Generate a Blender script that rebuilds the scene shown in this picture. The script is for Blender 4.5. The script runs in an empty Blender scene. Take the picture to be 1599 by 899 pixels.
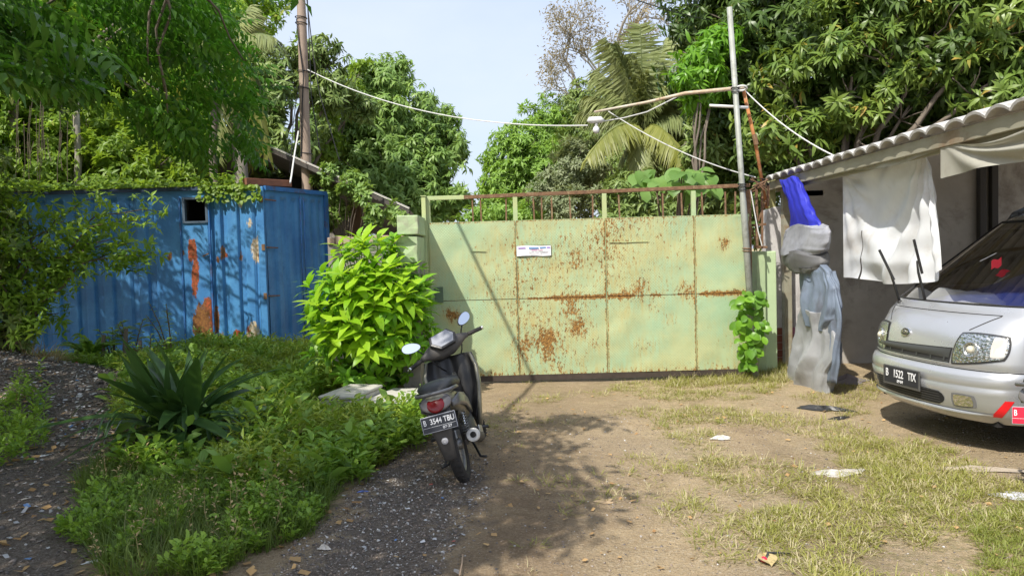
import bpy, bmesh, math, random
import numpy as np
from mathutils import Vector, Matrix
R = math.radians
random.seed(7); rng = np.random.default_rng(7)
scene = bpy.context.scene
COL = scene.collection

# ------------------------------------------------------------------ camera
CAMZ = 1.6; FPX = 1200.0; PITCH = R(2.5); ROLL = R(-1.6)
cam = bpy.data.cameras.new('camera'); cam.lens = 36 * FPX / 1599; cam.sensor_width = 36
cam.clip_start = 0.05; cam.clip_end = 3000
camo = bpy.data.objects.new('camera', cam); COL.objects.link(camo)
CR = Matrix.Rotation(math.pi / 2 - PITCH, 3, 'X') @ Matrix.Rotation(ROLL, 3, 'Z')
camo.matrix_world = Matrix.Translation((0, 0, CAMZ)) @ CR.to_4x4()
scene.camera = camo
CRN = np.array(CR)

# ------------------------------------------------------------------ sun, sky, exposure
SUN_EL = R(51.5); SUN_AZ = R(35)          # azimuth from -Y towards -X
SDIR = np.array([-math.sin(SUN_AZ) * math.cos(SUN_EL), -math.cos(SUN_AZ) * math.cos(SUN_EL), math.sin(SUN_EL)])
sun = bpy.data.lights.new('sun', 'SUN'); sun.energy = 3.9; sun.angle = R(0.55); sun.color = (1.0, 0.95, 0.86)
suno = bpy.data.objects.new('sun', sun); COL.objects.link(suno)
suno.rotation_euler = Vector(SDIR).to_track_quat('Z', 'Y').to_euler(); suno.location = (-10, -12, 20)
world = bpy.data.worlds.new('World'); scene.world = world; world.use_nodes = True
wn = world.node_tree; bg = wn.nodes['Background']
sky = wn.nodes.new('ShaderNodeTexSky'); sky.sky_type = 'NISHITA'; sky.sun_disc = False
sky.sun_elevation = SUN_EL; sky.sun_rotation = math.atan2(SDIR[0], SDIR[1])
sky.air_density = 1.0; sky.dust_density = 3.0; sky.ozone_density = 1.5
tcw = wn.nodes.new('ShaderNodeTexCoord'); mpw = wn.nodes.new('ShaderNodeMapping'); mpw.inputs['Scale'].default_value = (1, 1, 2.2)
nzw = wn.nodes.new('ShaderNodeTexNoise'); nzw.inputs['Scale'].default_value = 1.7; nzw.inputs['Detail'].default_value = 6; nzw.inputs['Roughness'].default_value = .55
rpw = wn.nodes.new('ShaderNodeMapRange'); rpw.inputs[1].default_value = .35; rpw.inputs[2].default_value = .75; rpw.inputs[3].default_value = .45; rpw.inputs[4].default_value = .85
mxw = wn.nodes.new('ShaderNodeMix'); mxw.data_type = 'RGBA'; mxw.inputs[7].default_value = (3.75, 4.15, 5.0, 1)
wn.links.new(tcw.outputs['Generated'], mpw.inputs[0]); wn.links.new(mpw.outputs[0], nzw.inputs['Vector'])
wn.links.new(nzw.outputs[0], rpw.inputs[0]); wn.links.new(rpw.outputs[0], mxw.inputs[0])
wn.links.new(sky.outputs[0], mxw.inputs[6]); wn.links.new(mxw.outputs[2], bg.inputs[0])
bg.inputs[1].default_value = 0.148
scene.view_settings.view_transform = 'Standard'; scene.view_settings.look = 'None'
scene.view_settings.exposure = 0.64; scene.view_settings.gamma = 1.0
scene.cycles.max_bounces = 6; scene.cycles.transparent_max_bounces = 8

# ------------------------------------------------------------------ photograph geometry helpers
def ray(u, v):
    return CR @ Vector(((u - 799.5) / FPX, (449.5 - v) / FPX, -1.0))
def P(u, v, Y):
    d = ray(u, v); return Vector((0, 0, CAMZ)) + d * (Y / d.y)
def G(u, v, z=0.0):
    d = ray(u, v); return Vector((0, 0, CAMZ)) + d * ((z - CAMZ) / d.z)
def PX(u, v, X):
    d = ray(u, v); return Vector((0, 0, CAMZ)) + d * (X / d.x)
def proj(p):
    p = np.asarray(p, float).reshape(-1, 3) - np.array([0, 0, CAMZ])
    q = p @ CRN
    w = np.where(-q[:, 2] > 0.05, -q[:, 2], np.nan)
    return 799.5 + FPX * q[:, 0] / w, 449.5 - FPX * q[:, 1] / w
def inpoly(x, y, poly):
    x = np.asarray(x, float); y = np.asarray(y, float)
    ins = np.zeros(x.shape, bool); n = len(poly)
    for i in range(n):
        x0, y0 = poly[i]; x1, y1 = poly[(i + 1) % n]
        if y0 == y1: continue
        c = ((y0 > y) != (y1 > y)) & (x < (x1 - x0) * (y - y0) / (y1 - y0) + x0)
        ins ^= c
    return ins
def softpoly(x, y, poly, soft):
    d = np.full(np.shape(x), 1e9); n = len(poly)
    for i in range(n):
        x0, y0 = poly[i]; x1, y1 = poly[(i + 1) % n]
        L = (x1 - x0) ** 2 + (y1 - y0) ** 2 + 1e-9
        t = np.clip(((x - x0) * (x1 - x0) + (y - y0) * (y1 - y0)) / L, 0, 1)
        d = np.minimum(d, np.hypot(x - x0 - t * (x1 - x0), y - y0 - t * (y1 - y0)))
    s = np.where(inpoly(x, y, poly), d, -d)
    return np.clip(s / soft * .5 + .5, 0, 1)
def gpoly(pts, z=0.0):
    return [(G(u, v, z).x, G(u, v, z).y) for u, v in pts]
def fbm(x, y, s, seed=0, oct=4):
    r = np.random.default_rng(int(seed * 10)); o = 0; a = 1; t = 0
    for k in range(oct):
        for j in range(3):
            an = r.uniform(0, 6.28); ph = r.uniform(0, 6.28, 2); f = s * (2 ** k) * r.uniform(.7, 1.3)
            o = o + a * np.sin((x * math.cos(an) + y * math.sin(an)) * f + ph[0] + 1.3 * np.sin((y * math.cos(an) - x * math.sin(an)) * f * .6 + ph[1]))
            t += a
        a *= .6
    return o / t * 1.8

# ------------------------------------------------------------------ object helpers
def tag(o, label=None, cat=None, group=None, kind=None):
    if label: o['label'] = label
    if cat: o['category'] = cat
    if group: o['group'] = group
    if kind: o['kind'] = kind
    return o
def thing(name, label, cat, loc=(0, 0, 0), rot=(0, 0, 0), group=None):
    o = bpy.data.objects.new(name, None); COL.objects.link(o)
    o.location = loc; o.rotation_euler = rot; o.empty_display_size = .1
    return tag(o, label, cat, group)
class MB:
    def __init__(s): s.v = []; s.f = []; s.n = 0
    def add(s, V, F):
        V = [tuple(map(float, p)) for p in V]
        s.v += V; s.f += [tuple(i + s.n for i in f) for f in F]; s.n += len(V); return s
    def box(s, x0, x1, y0, y1, z0, z1, M=None):
        V = [Vector(p) for p in ((x0, y0, z0), (x1, y0, z0), (x1, y1, z0), (x0, y1, z0), (x0, y0, z1), (x1, y0, z1), (x1, y1, z1), (x0, y1, z1))]
        if M: V = [M @ p for p in V]
        return s.add(V, [(0, 3, 2, 1), (4, 5, 6, 7), (0, 1, 5, 4), (1, 2, 6, 5), (2, 3, 7, 6), (3, 0, 4, 7)])
    def bar(s, a, b, w, h=None, up=(0, 0, 1)):
        a = Vector(a); b = Vector(b); h = h or w; d = (b - a).normalized(); u = Vector(up)
        if abs(d.dot(u)) > .99: u = Vector((0, 1, 0))
        x = d.cross(u).normalized(); y = x.cross(d)
        V = [c + x * (sx * w / 2) + y * (sy * h / 2) for c in (a, b) for sx, sy in ((-1, -1), (1, -1), (1, 1), (-1, 1))]
        return s.add(V, [(0, 1, 2, 3), (7, 6, 5, 4), (0, 4, 5, 1), (1, 5, 6, 2), (2, 6, 7, 3), (3, 7, 4, 0)])
    def tube(s, pts, r, n=8, cap=True):
        pts = [Vector(p) for p in pts]; m = len(pts)
        rs = r if hasattr(r, '__len__') else [r] * m
        V = []; F = []; prev = None
        for i, p in enumerate(pts):
            d = (pts[min(i + 1, m - 1)] - pts[max(i - 1, 0)])
            d = d.normalized() if d.length > 1e-9 else Vector((0, 0, 1))
            if prev is None:
                a = Vector((0, 0, 1)) if abs(d.z) < .9 else Vector((1, 0, 0))
            else: a = prev
            x = (a - d * a.dot(d)).normalized(); prev = x; y = d.cross(x)
            for k in range(n):
                t = 2 * math.pi * k / n; V.append(p + (x * math.cos(t) + y * math.sin(t)) * rs[i])
        for i in range(m - 1):
            for k in range(n):
                F.append((i * n + k, i * n + (k + 1) % n, (i + 1) * n + (k + 1) % n, (i + 1) * n + k))
        if cap: F += [tuple(range(n - 1, -1, -1)), tuple((m - 1) * n + k for k in range(n))]
        return s.add(V, F)
    def loft(s, rings, cap=True, close=True):
        n = len(rings[0]); V = [p for r in rings for p in r]; F = []
        for i in range(len(rings) - 1):
            for k in range(n if close else n - 1):
                F.append((i * n + k, i * n + (k + 1) % n, (i + 1) * n + (k + 1) % n, (i + 1) * n + k))
        if cap and close: F += [tuple(range(n - 1, -1, -1)), tuple((len(rings) - 1) * n + k for k in range(n))]
        return s.add(V, F)
    def grid(s, fn, nu, nv):
        V = [fn(i / nu, j / nv) for i in range(nu + 1) for j in range(nv + 1)]
        F = [(i * (nv + 1) + j, (i + 1) * (nv + 1) + j, (i + 1) * (nv + 1) + j + 1, i * (nv + 1) + j + 1) for i in range(nu) for j in range(nv)]
        return s.add(V, F)
    def torus(s, c, ax, R0, r0, n=32, m=10, sq=1.0):
        c = Vector(c); ax = Vector(ax).normalized(); a = ax.orthogonal().normalized(); b = ax.cross(a); V = []; F = []
        for i in range(n):
            t = 2 * math.pi * i / n; e = a * math.cos(t) + b * math.sin(t)
            for j in range(m):
                q = 2 * math.pi * j / m
                V.append(c + e * (R0 + r0 * math.cos(q)) + ax * (r0 * sq * math.sin(q)))
        for i in range(n):
            for j in range(m):
                F.append((i * m + j, ((i + 1) % n) * m + j, ((i + 1) % n) * m + (j + 1) % m, i * m + (j + 1) % m))
        return s.add(V, F)
    def xf(s, M): s.v = [tuple(M @ Vector(p)) for p in s.v]; return s
    def build(s, name, mat, parent=None, smooth=False, bev=0, world=False, sub=0, solid=0):
        me = bpy.data.meshes.new(name)
        v = s.v
        if world and parent is not None:
            I = (Matrix.Translation(parent.location) @ parent.rotation_euler.to_matrix().to_4x4()).inverted()
            v = [tuple(I @ Vector(p)) for p in v]
        me.from_pydata(v, [], s.f); me.update()
        if mat: me.materials.append(mat)
        if smooth: me.polygons.foreach_set('use_smooth', [True] * len(me.polygons))
        o = bpy.data.objects.new(name, me); COL.objects.link(o)
        if parent is not None: o.parent = parent
        if solid: m = o.modifiers.new('s', 'SOLIDIFY'); m.thickness = solid; m.offset = 0
        if bev: m = o.modifiers.new('b', 'BEVEL'); m.width = bev; m.segments = 2; m.limit_method = 'ANGLE'; m.angle_limit = R(40); m.harden_normals = False
        if sub: m = o.modifiers.new('u', 'SUBSURF'); m.levels = sub; m.render_levels = sub
        return o
def mesh_np(name, V, F, mat, parent=None, attrs=None, smooth=False, kind=None, offset=None):
    V = np.asarray(V, np.float32).reshape(-1, 3); F = np.asarray(F, np.int32)
    if offset is not None: V = V - np.array(offset, np.float32)
    me = bpy.data.meshes.new(name); k = F.shape[1]
    me.vertices.add(len(V)); me.vertices.foreach_set('co', V.ravel())
    me.loops.add(F.size); me.loops.foreach_set('vertex_index', F.ravel())
    me.polygons.add(len(F)); me.polygons.foreach_set('loop_start', np.arange(0, F.size, k, dtype=np.int32))
    if smooth: me.polygons.foreach_set('use_smooth', np.ones(len(F), bool))
    for nm, a in (attrs or {}).items():
        at = me.attributes.new(nm, 'FLOAT', 'POINT'); at.data.foreach_set('value', np.asarray(a, np.float32))
    me.update(calc_edges=True)
    if mat: me.materials.append(mat)
    o = bpy.data.objects.new(name, me); COL.objects.link(o)
    if parent is not None: o.parent = parent
    if kind: o['kind'] = kind
    return o
def dup(root, loc=None, rot=None):
    r = root.copy(); COL.objects.link(r)
    if loc is not None: r.location = loc
    if rot is not None: r.rotation_euler = rot
    for ch in list(root.children):
        c = ch.copy(); COL.objects.link(c); c.parent = r
        for g in ch.children:
            d = g.copy(); COL.objects.link(d); d.parent = c
    return r

# ------------------------------------------------------------------ materials
def newmat(name):
    m = bpy.data.materials.new(name); m.use_nodes = True
    return m, m.node_tree, m.node_tree.nodes['Principled BSDF']
def nd(nt, t, **kw):
    n = nt.nodes.new(t)
    for k, v in kw.items():
        if k.startswith('i_'): n.inputs[k[2:].replace('_', ' ')].default_value = v
        elif k.startswith('n') and k[1:].isdigit(): n.inputs[int(k[1:])].default_value = v
        else: setattr(n, k, v)
    return n
def rgb(c): return (c[0], c[1], c[2], 1)
def mixc(nt, f, a, b):
    m = nt.nodes.new('ShaderNodeMix'); m.data_type = 'RGBA'
    for s, x in ((0, f), (6, a), (7, b)):
        if hasattr(x, 'is_output'): nt.links.new(x, m.inputs[s])
        else: m.inputs[s].default_value = x if s == 0 else rgb(x)
    return m.outputs[2]
def noise(nt, scale, detail=5, rough=.6, vec=None, dist=0):
    n = nt.nodes.new('ShaderNodeTexNoise'); n.inputs['Scale'].default_value = scale; n.inputs['Detail'].default_value = detail
    n.inputs['Roughness'].default_value = rough; n.inputs['Distortion'].default_value = dist
    if vec is not None: nt.links.new(vec, n.inputs['Vector'])
    return n.outputs[0]
def ramp(nt, x, a, b, lo=0., hi=1.):
    n = nt.nodes.new('ShaderNodeMapRange'); nt.links.new(x, n.inputs[0])
    for i, q in ((1, a), (2, b), (3, lo), (4, hi)): n.inputs[i].default_value = q
    return n.outputs[0]
def math_(nt, op, a, b=None):
    n = nt.nodes.new('ShaderNodeMath'); n.operation = op
    for i, x in ((0, a), (1, b)):
        if x is None: continue
        if hasattr(x, 'is_output'): nt.links.new(x, n.inputs[i])
        else: n.inputs[i].default_value = x
    return n.outputs[0]
def attr(nt, name):
    n = nt.nodes.new('ShaderNodeAttribute'); n.attribute_name = name; return n.outputs['Fac']
def objco(nt, scale=None):
    t = nt.nodes.new('ShaderNodeTexCoord')
    if scale is None: return t.outputs['Object']
    m = nt.nodes.new('ShaderNodeMapping'); m.inputs['Scale'].default_value = scale; nt.links.new(t.outputs['Object'], m.inputs[0]); return m.outputs[0]
def bump(nt, b, h, strength=.3, dist=.01, normal=None):
    n = nt.nodes.new('ShaderNodeBump'); n.inputs['Strength'].default_value = strength; n.inputs['Distance'].default_value = dist
    nt.links.new(h, n.inputs['Height'])
    if normal is not None: nt.links.new(normal, n.inputs['Normal'])
    nt.links.new(n.outputs[0], b.inputs['Normal']); return n.outputs[0]
def M(name, c, rough=.6, metal=0., c2=None, vs=6, bs=40, bstr=.15, spec=.5, dirt=None, coat=0, sc=None):
    m, nt, b = newmat(name); co = objco(nt, sc)
    c2 = c2 or tuple(x * .72 for x in c)
    f = ramp(nt, noise(nt, vs, 6, .65, co), .35, .68)
    out = mixc(nt, f, c, c2)
    if dirt:
        out = mixc(nt, ramp(nt, noise(nt, vs * .7, 8, .7, co, .4), .52, .66, 0, .85), out, dirt)
    nt.links.new(out, b.inputs['Base Color'])
    b.inputs['Metallic'].default_value = metal; b.inputs['Specular IOR Level'].default_value = spec
    r = ramp(nt, noise(nt, vs * 2, 4, .6, co), .3, .7, max(0, rough - .08), min(1, rough + .1)); nt.links.new(r, b.inputs['Roughness'])
    if coat: b.inputs['Coat Weight'].default_value = coat; b.inputs['Coat Roughness'].default_value = .08
    if bstr: bump(nt, b, noise(nt, bs, 5, .6, co), bstr, .004)
    return m
def leafmat(name, dark, light, alt=None, thr=.93, trans=.35, rough=.45, tcol=None):
    dark = (dark[0] * 1.3, dark[1] * 1.15, dark[2] * .9); light = (light[0] * 1.3, light[1] * 1.15, light[2] * .9)
    m, nt, b = newmat(name); r = attr(nt, 'rnd')
    c = mixc(nt, ramp(nt, math_(nt, 'ADD', math_(nt, 'MULTIPLY', r, .75), ramp(nt, noise(nt, .9, 3, .6, objco(nt)), .3, .7, -.1, .35)), 0, .9), dark, light)
    if alt: c = mixc(nt, ramp(nt, r, thr, thr + .02), c, alt)
    nt.links.new(c, b.inputs['Base Color']); b.inputs['Roughness'].default_value = rough; b.inputs['Specular IOR Level'].default_value = .4
    t = nt.nodes.new('ShaderNodeBsdfTranslucent')
    tc = mixc(nt, .5, c, tcol or (light[0] * 1.6, light[1] * 1.5, light[2] * .6)); nt.links.new(tc, t.inputs[0])
    mx = nt.nodes.new('ShaderNodeMixShader'); mx.inputs[0].default_value = trans
    nt.links.new(b.outputs[0], mx.inputs[1]); nt.links.new(t.outputs[0], mx.inputs[2])
    nt.links.new(mx.outputs[0], nt.nodes['Material Output'].inputs[0])
    return m
def flat(name, c, rough=.5, metal=0., emit=None, spec=.5):
    m, nt, b = newmat(name); b.inputs['Base Color'].default_value = rgb(c); b.inputs['Roughness'].default_value = rough
    b.inputs['Metallic'].default_value = metal; b.inputs['Specular IOR Level'].default_value = spec; return m

# ------------------------------------------------------------------ leaf instancing
T_LEAF = (np.array([[0, 0, 0], [-.5, .42, .10], [.5, .42, .10], [0, .45, 0], [0, 1, -.12]]), np.array([[0, 3, 1], [0, 2, 3], [1, 3, 4], [3, 2, 4]]))
T_ROUND = (np.array([[0, 0, 0], [-.42, .2, .06], [.42, .2, .06], [-.45, .65, .05], [.45, .65, .05], [0, .5, 0], [0, 1, -.12]]),
           np.array([[0, 5, 1], [0, 2, 5], [1, 5, 3], [5, 2, 4], [3, 5, 6], [5, 4, 6]]))
T_LONG = (np.array([[0, 0, 0], [-.5, .3, .05], [.5, .3, .05], [-.42, .65, -.02], [.42, .65, -.02], [0, 1, -.22]]), np.array([[0, 2, 1], [1, 2, 4], [1, 4, 3], [3, 4, 5]]))
T_BLADE = (np.array([[-.5, 0, 0], [.5, 0, 0], [-.4, .5, .0], [.4, .5, .0], [0, 1, -.25]]), np.array([[0, 1, 3], [0, 3, 2], [2, 3, 4]]))
def norm(a): return a / (np.linalg.norm(a, axis=-1, keepdims=True) + 1e-9)
def inst(T, O, D, N, L, W):
    """copies of template T at points O, along D, facing N, length L, width W"""
    V0, F0 = T; D = norm(D); S = norm(np.cross(D, N)); N = np.cross(S, D)
    n = len(O); L = np.broadcast_to(L, (n,)); W = np.broadcast_to(W, (n,))
    V = (O[:, None, :] + S[:, None, :] * (V0[None, :, 0:1] * W[:, None, None]) + D[:, None, :] * (V0[None, :, 1:2] * L[:, None, None])
         + N[:, None, :] * (V0[None, :, 2:3] * L[:, None, None]))
    F = F0[None] + (np.arange(n) * len(V0))[:, None, None]
    return V.reshape(-1, 3), F.reshape(-1, F0.shape[1])
class Leaves:
    def __init__(s): s.V = []; s.F = []; s.A = []; s.n = 0
    def add(s, T, O, D, N, L, W, rnd=None):
        if len(O) == 0: return
        V, F = inst(T, O, D, N, L, W); k = len(T[0])
        if rnd is None: rnd = rng.random(len(O))
        s.V.append(V); s.F.append(F + s.n); s.A.append(np.repeat(rnd, k)); s.n += len(V)
    def build(s, name, mat, parent=None, kind=None, offset=None):
        return mesh_np(name, np.concatenate(s.V), np.concatenate(s.F), mat, parent, {'rnd': np.concatenate(s.A)}, kind=kind, offset=offset)
def rosettes(lv, Pts, Ax, m, L, W, droop=.35, T=T_LONG, spread=(50, 105), rbias=0, base=None):
    """m leaves round each axis Ax at points Pts"""
    n = len(Pts)
    if n == 0: return
    Ax = norm(Ax); A1 = norm(np.cross(Ax, rng.normal(size=(n, 3)))); A2 = np.cross(Ax, A1)
    az = (np.arange(m)[None] * 2.4 + rng.uniform(0, 6.28, (n, 1)) + rng.normal(0, .25, (n, m)))
    el = np.radians(rng.uniform(spread[0], spread[1], (n, m)))
    D = (Ax[:, None] * np.cos(el)[..., None] + (A1[:, None] * np.cos(az)[..., None] + A2[:, None] * np.sin(az)[..., None]) * np.sin(el)[..., None])
    D[..., 2] -= droop; D = norm(D)
    O = Pts[:, None] - Ax[:, None] * (rng.random((n, m)) * L * .5)[..., None]
    N = Ax[:, None] + np.array([0, 0, .8]) + rng.normal(0, .3, (n, m, 3))
    r = (rng.random((n, 1)) * .6 + rng.random((n, m)) * .4) if base is None else np.clip(base[:, None] + rng.random((n, m)) * .25, 0, 1)
    Ls = L * rng.uniform(.65, 1.15, (n, m))
    lv.add(T, O.reshape(-1, 3), D.reshape(-1, 3), N.reshape(-1, 3), Ls.ravel(), Ls.ravel() * W, r.ravel())
def shell(c, r, n, fill=.25, up=.3, clump=1.3, thr=-.25, seed=0):
    """points and outward directions through the outer volume of an ellipsoid, thinned into clumps"""
    c = np.array(c, float); r = np.array(r, float) if hasattr(r, '__len__') else np.array([r] * 3, float)
    d = norm(rng.normal(size=(n * 2, 3))); q = np.where(rng.random(n * 2) < fill, rng.uniform(.3, .8, n * 2), rng.uniform(.8, 1.06, n * 2))
    bump_ = 1 + .16 * np.sin(d[:, 0] * 5 + seed) * np.sin(d[:, 1] * 4.3 + seed * 2) + .12 * np.sin(d[:, 2] * 7 + seed * 3 + d[:, 0] * 4)
    p = c + d * r * (q * bump_)[:, None]
    k = fbm(p[:, 0] + p[:, 1] * .7, p[:, 2] + p[:, 1] * .4, clump * 2, seed + 5, 2) > thr
    p = p[k][:n]; d = d[k][:n]
    return p, norm(d + np.array([0, 0, up]) + rng.normal(0, .25, d.shape))
def limb(mb, a, b, r0, r1, seg=6, wob=.08, n=7, sag=0.):
    a = Vector(a); b = Vector(b); L = (b - a).length; pts = []; rs = []
    for i in range(seg + 1):
        t = i / seg; p = a.lerp(b, t)
        w = math.sin(t * math.pi) * wob * L
        p += Vector((random.uniform(-1, 1), random.uniform(-1, 1), random.uniform(-.5, .5))) * w * .5
        p.z += math.sin(t * math.pi) * sag * L
        pts.append(p); rs.append(r0 + (r1 - r0) * t)
    mb.tube(pts, rs, n); return pts

# ================================================================== GROUND
def sst(a, b, x):
    t = np.clip((x - a) / (b - a), 0, 1); return t * t * (3 - 2 * t)
def gh(x, y):
    x = np.asarray(x, float); y = np.asarray(y, float)
    h = .10 * sst(8.2, 11, y) * sst(-1.6, -3.2, x)
    h = h + .55 * np.exp(-((x + 6.6) / 1.5) ** 2 - ((y - 9.2) / 1.2) ** 2) + .22 * np.exp(-((x + 5.1) / 1.0) ** 2 - ((y - 8.3) / .9) ** 2)
    h = h + .10 * np.exp(-((x + 2.6) / 1.5) ** 2 - ((y - 7.6) / 1.6) ** 2)
    near = np.exp(-((x / 14) ** 2) - ((y - 6) / 14) ** 2)
    h = h + near * (.022 * fbm(x, y, 1.1, 3, 3) + .010 * fbm(x, y, 4.5, 4, 3))
    h = h - .02 * np.exp(-((x - 1.0 - .25 * (y - 5)) / .35) ** 2) * near
    return h
def axis(lo, hi, st, far):
    a = list(np.arange(lo, hi + st / 2, st)); s = st
    l, r = lo, hi; L = []; Rr = []
    while r < far: s *= 1.22; r += s; Rr.append(r)
    s = st
    while l > -far: s *= 1.22; l -= s; L.append(l)
    return np.array(L[::-1] + a + Rr)
gx = axis(-8, 7, .045, 900); gy = axis(2.4, 12.6, .045, 900)
GX, GY = np.meshgrid(gx, gy, indexing='ij')
fx, fy = GX.ravel(), GY.ravel(); fz = gh(fx, fy)
gu, gv = proj(np.stack([fx, fy, fz * 0], 1))
gu = np.where(np.isnan(gu) | (fy < .5), -5000, gu); gv = np.where(np.isnan(gv) | (fy < .5), 5000, gv)
wob = 28 * fbm(fx, fy, 2.2, 11, 4); wob2 = 28 * fbm(fx, fy, 2.2, 12, 4)
gu2, gv2 = gu + wob, gv + wob2 * .6
GRAVEL_L = [(-400, 560), (190, 560), (230, 620), (190, 700), (150, 780), (140, 1100), (-600, 1100)]
GRAVEL_M = [(360, 1000), (470, 860), (560, 770), (640, 700), (720, 690), (760, 760), (700, 860), (640, 1000)]
WEED = [(150, 905), (130, 820), (150, 730), (200, 660), (185, 600), (220, 560), (330, 540), (420, 552), (520, 560), (560, 600), (640, 640), (690, 655), (640, 700), (560, 745), (520, 800), (440, 850), (330, 905)]
TRACK = [(640, 1000), (700, 800), (730, 700), (780, 610), (960, 600), (900, 640), (880, 700), (960, 760), (930, 830), (860, 1000)]
GRASS = [([(940, 600), (1100, 583), (1215, 575), (1235, 600), (1190, 622), (1040, 622), (930, 612)], 1.0),
         ([(1030, 650), (1090, 640), (1150, 730), (1125, 775), (1060, 700)], .9),
         ([(1190, 730), (1300, 680), (1390, 690), (1520, 700), (1620, 760), (1640, 900), (1320, 1000), (1230, 900), (1150, 790)], .6),
         ([(1330, 690), (1450, 690), (1540, 720), (1560, 760), (1420, 765), (1330, 730)], 1.0),
         ([(1490, 870), (1540, 800), (1640, 770), (1640, 1000), (1480, 1000)], 1.6),
         ([(1370, 590), (1240, 620), (1330, 650), (1400, 640)], .5),
         ([(815, 590), (870, 590), (880, 650), (835, 640)], .7),
         ([(1050, 760), (1150, 760), (1140, 800), (1060, 800)], .5)]
m_grav = np.maximum(softpoly(gu2, gv2, GRAVEL_L, 60), softpoly(gu2, gv2, GRAVEL_M, 70) * .9)
m_weed = softpoly(gu2, gv2, WEED, 40)
m_dark = np.maximum(softpoly(gu2, gv2, TRACK, 90) * .8, m_weed)
m_grass = np.zeros_like(gu)
for pl, wgt in GRASS: m_grass = np.maximum(m_grass, softpoly(gu2, gv2, pl, 50) * min(wgt, 1))
track2 = np.exp(-((fx - 1.75 - .12 * (fy - 5) + .25 * np.sin(fy * .9)) / .22) ** 2) * sst(2.6, 4, fy) * sst(9.4, 8, fy) * .75
m_dark = np.maximum(m_dark, track2 * (.6 + .4 * fbm(fx, fy, 2.5, 19, 3)))
far_ = sst(11, 16, np.hypot(fx, fy - 4)); m_grass = np.maximum(m_grass, far_)

m, nt, b = newmat('dirt_ground'); co = objco(nt)
fine = noise(nt, 60, 6, .75, co); mid = noise(nt, 5, 6, .65, co); big = noise(nt, .9, 4, .6, co)
c = mixc(nt, ramp(nt, mid, .35, .68), (.52, .395, .235), (.40, .30, .175))
c = mixc(nt, ramp(nt, big, .4, .62, 0, .6), c, (.36, .285, .19))
c = mixc(nt, ramp(nt, noise(nt, 2.2, 7, .7, co, .6), .50, .68, 0, .45), c, (.26, .19, .12))
c = mixc(nt, ramp(nt, fine, .50, .64, 0, .8), c, (.58, .49, .36))
c = mixc(nt, ramp(nt, noise(nt, 95, 3, .7, co), .56, .66, 0, .8), c, (.13, .095, .065))
dk = math_(nt, 'MULTIPLY', attr(nt, 'dark'), ramp(nt, mid, .3, .6, .6, 1))
c = mixc(nt, dk, c, mixc(nt, ramp(nt, fine, .45, .66), (.17, .115, .070), (.29, .205, .130)))
gn = ramp(nt, noise(nt, 45, 5, .8, co), .42, .62)
gcol = mixc(nt, gn, (.12, .095, .075), (.26, .22, .18))
gcol = mixc(nt, ramp(nt, noise(nt, 85, 3, .6, co), .63, .69), gcol, (.45, .43, .40))
c = mixc(nt, ramp(nt, math_(nt, 'ADD', attr(nt, 'gravel'), ramp(nt, mid, .3, .7, -.3, .3)), .35, .7), c, gcol)
c = mixc(nt, math_(nt, 'MULTIPLY', attr(nt, 'grass'), ramp(nt, noise(nt, 12, 6, .8, co), .45, .62, 0, .8)), c, (.15, .15, .05))
nt.links.new(c, b.inputs['Base Color']); b.inputs['Roughness'].default_value = .95; b.inputs['Specular IOR Level'].default_value = .2
hh = math_(nt, 'ADD', math_(nt, 'MULTIPLY', fine, .6), noise(nt, 22, 6, .7, co)); bump(nt, b, hh, 1.0, .035)
ni, nj = GX.shape; idx = np.arange(ni * nj).reshape(ni, nj)
F = np.stack([idx[:-1, :-1], idx[1:, :-1], idx[1:, 1:], idx[:-1, 1:]], -1).reshape(-1, 4)
mesh_np('ground', np.stack([fx, fy, fz], 1), F, m, attrs={'gravel': m_grav, 'dark': m_dark, 'grass': m_grass}, smooth=True, kind='structure')
def gz(x, y): return float(gh(x, y))

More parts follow.
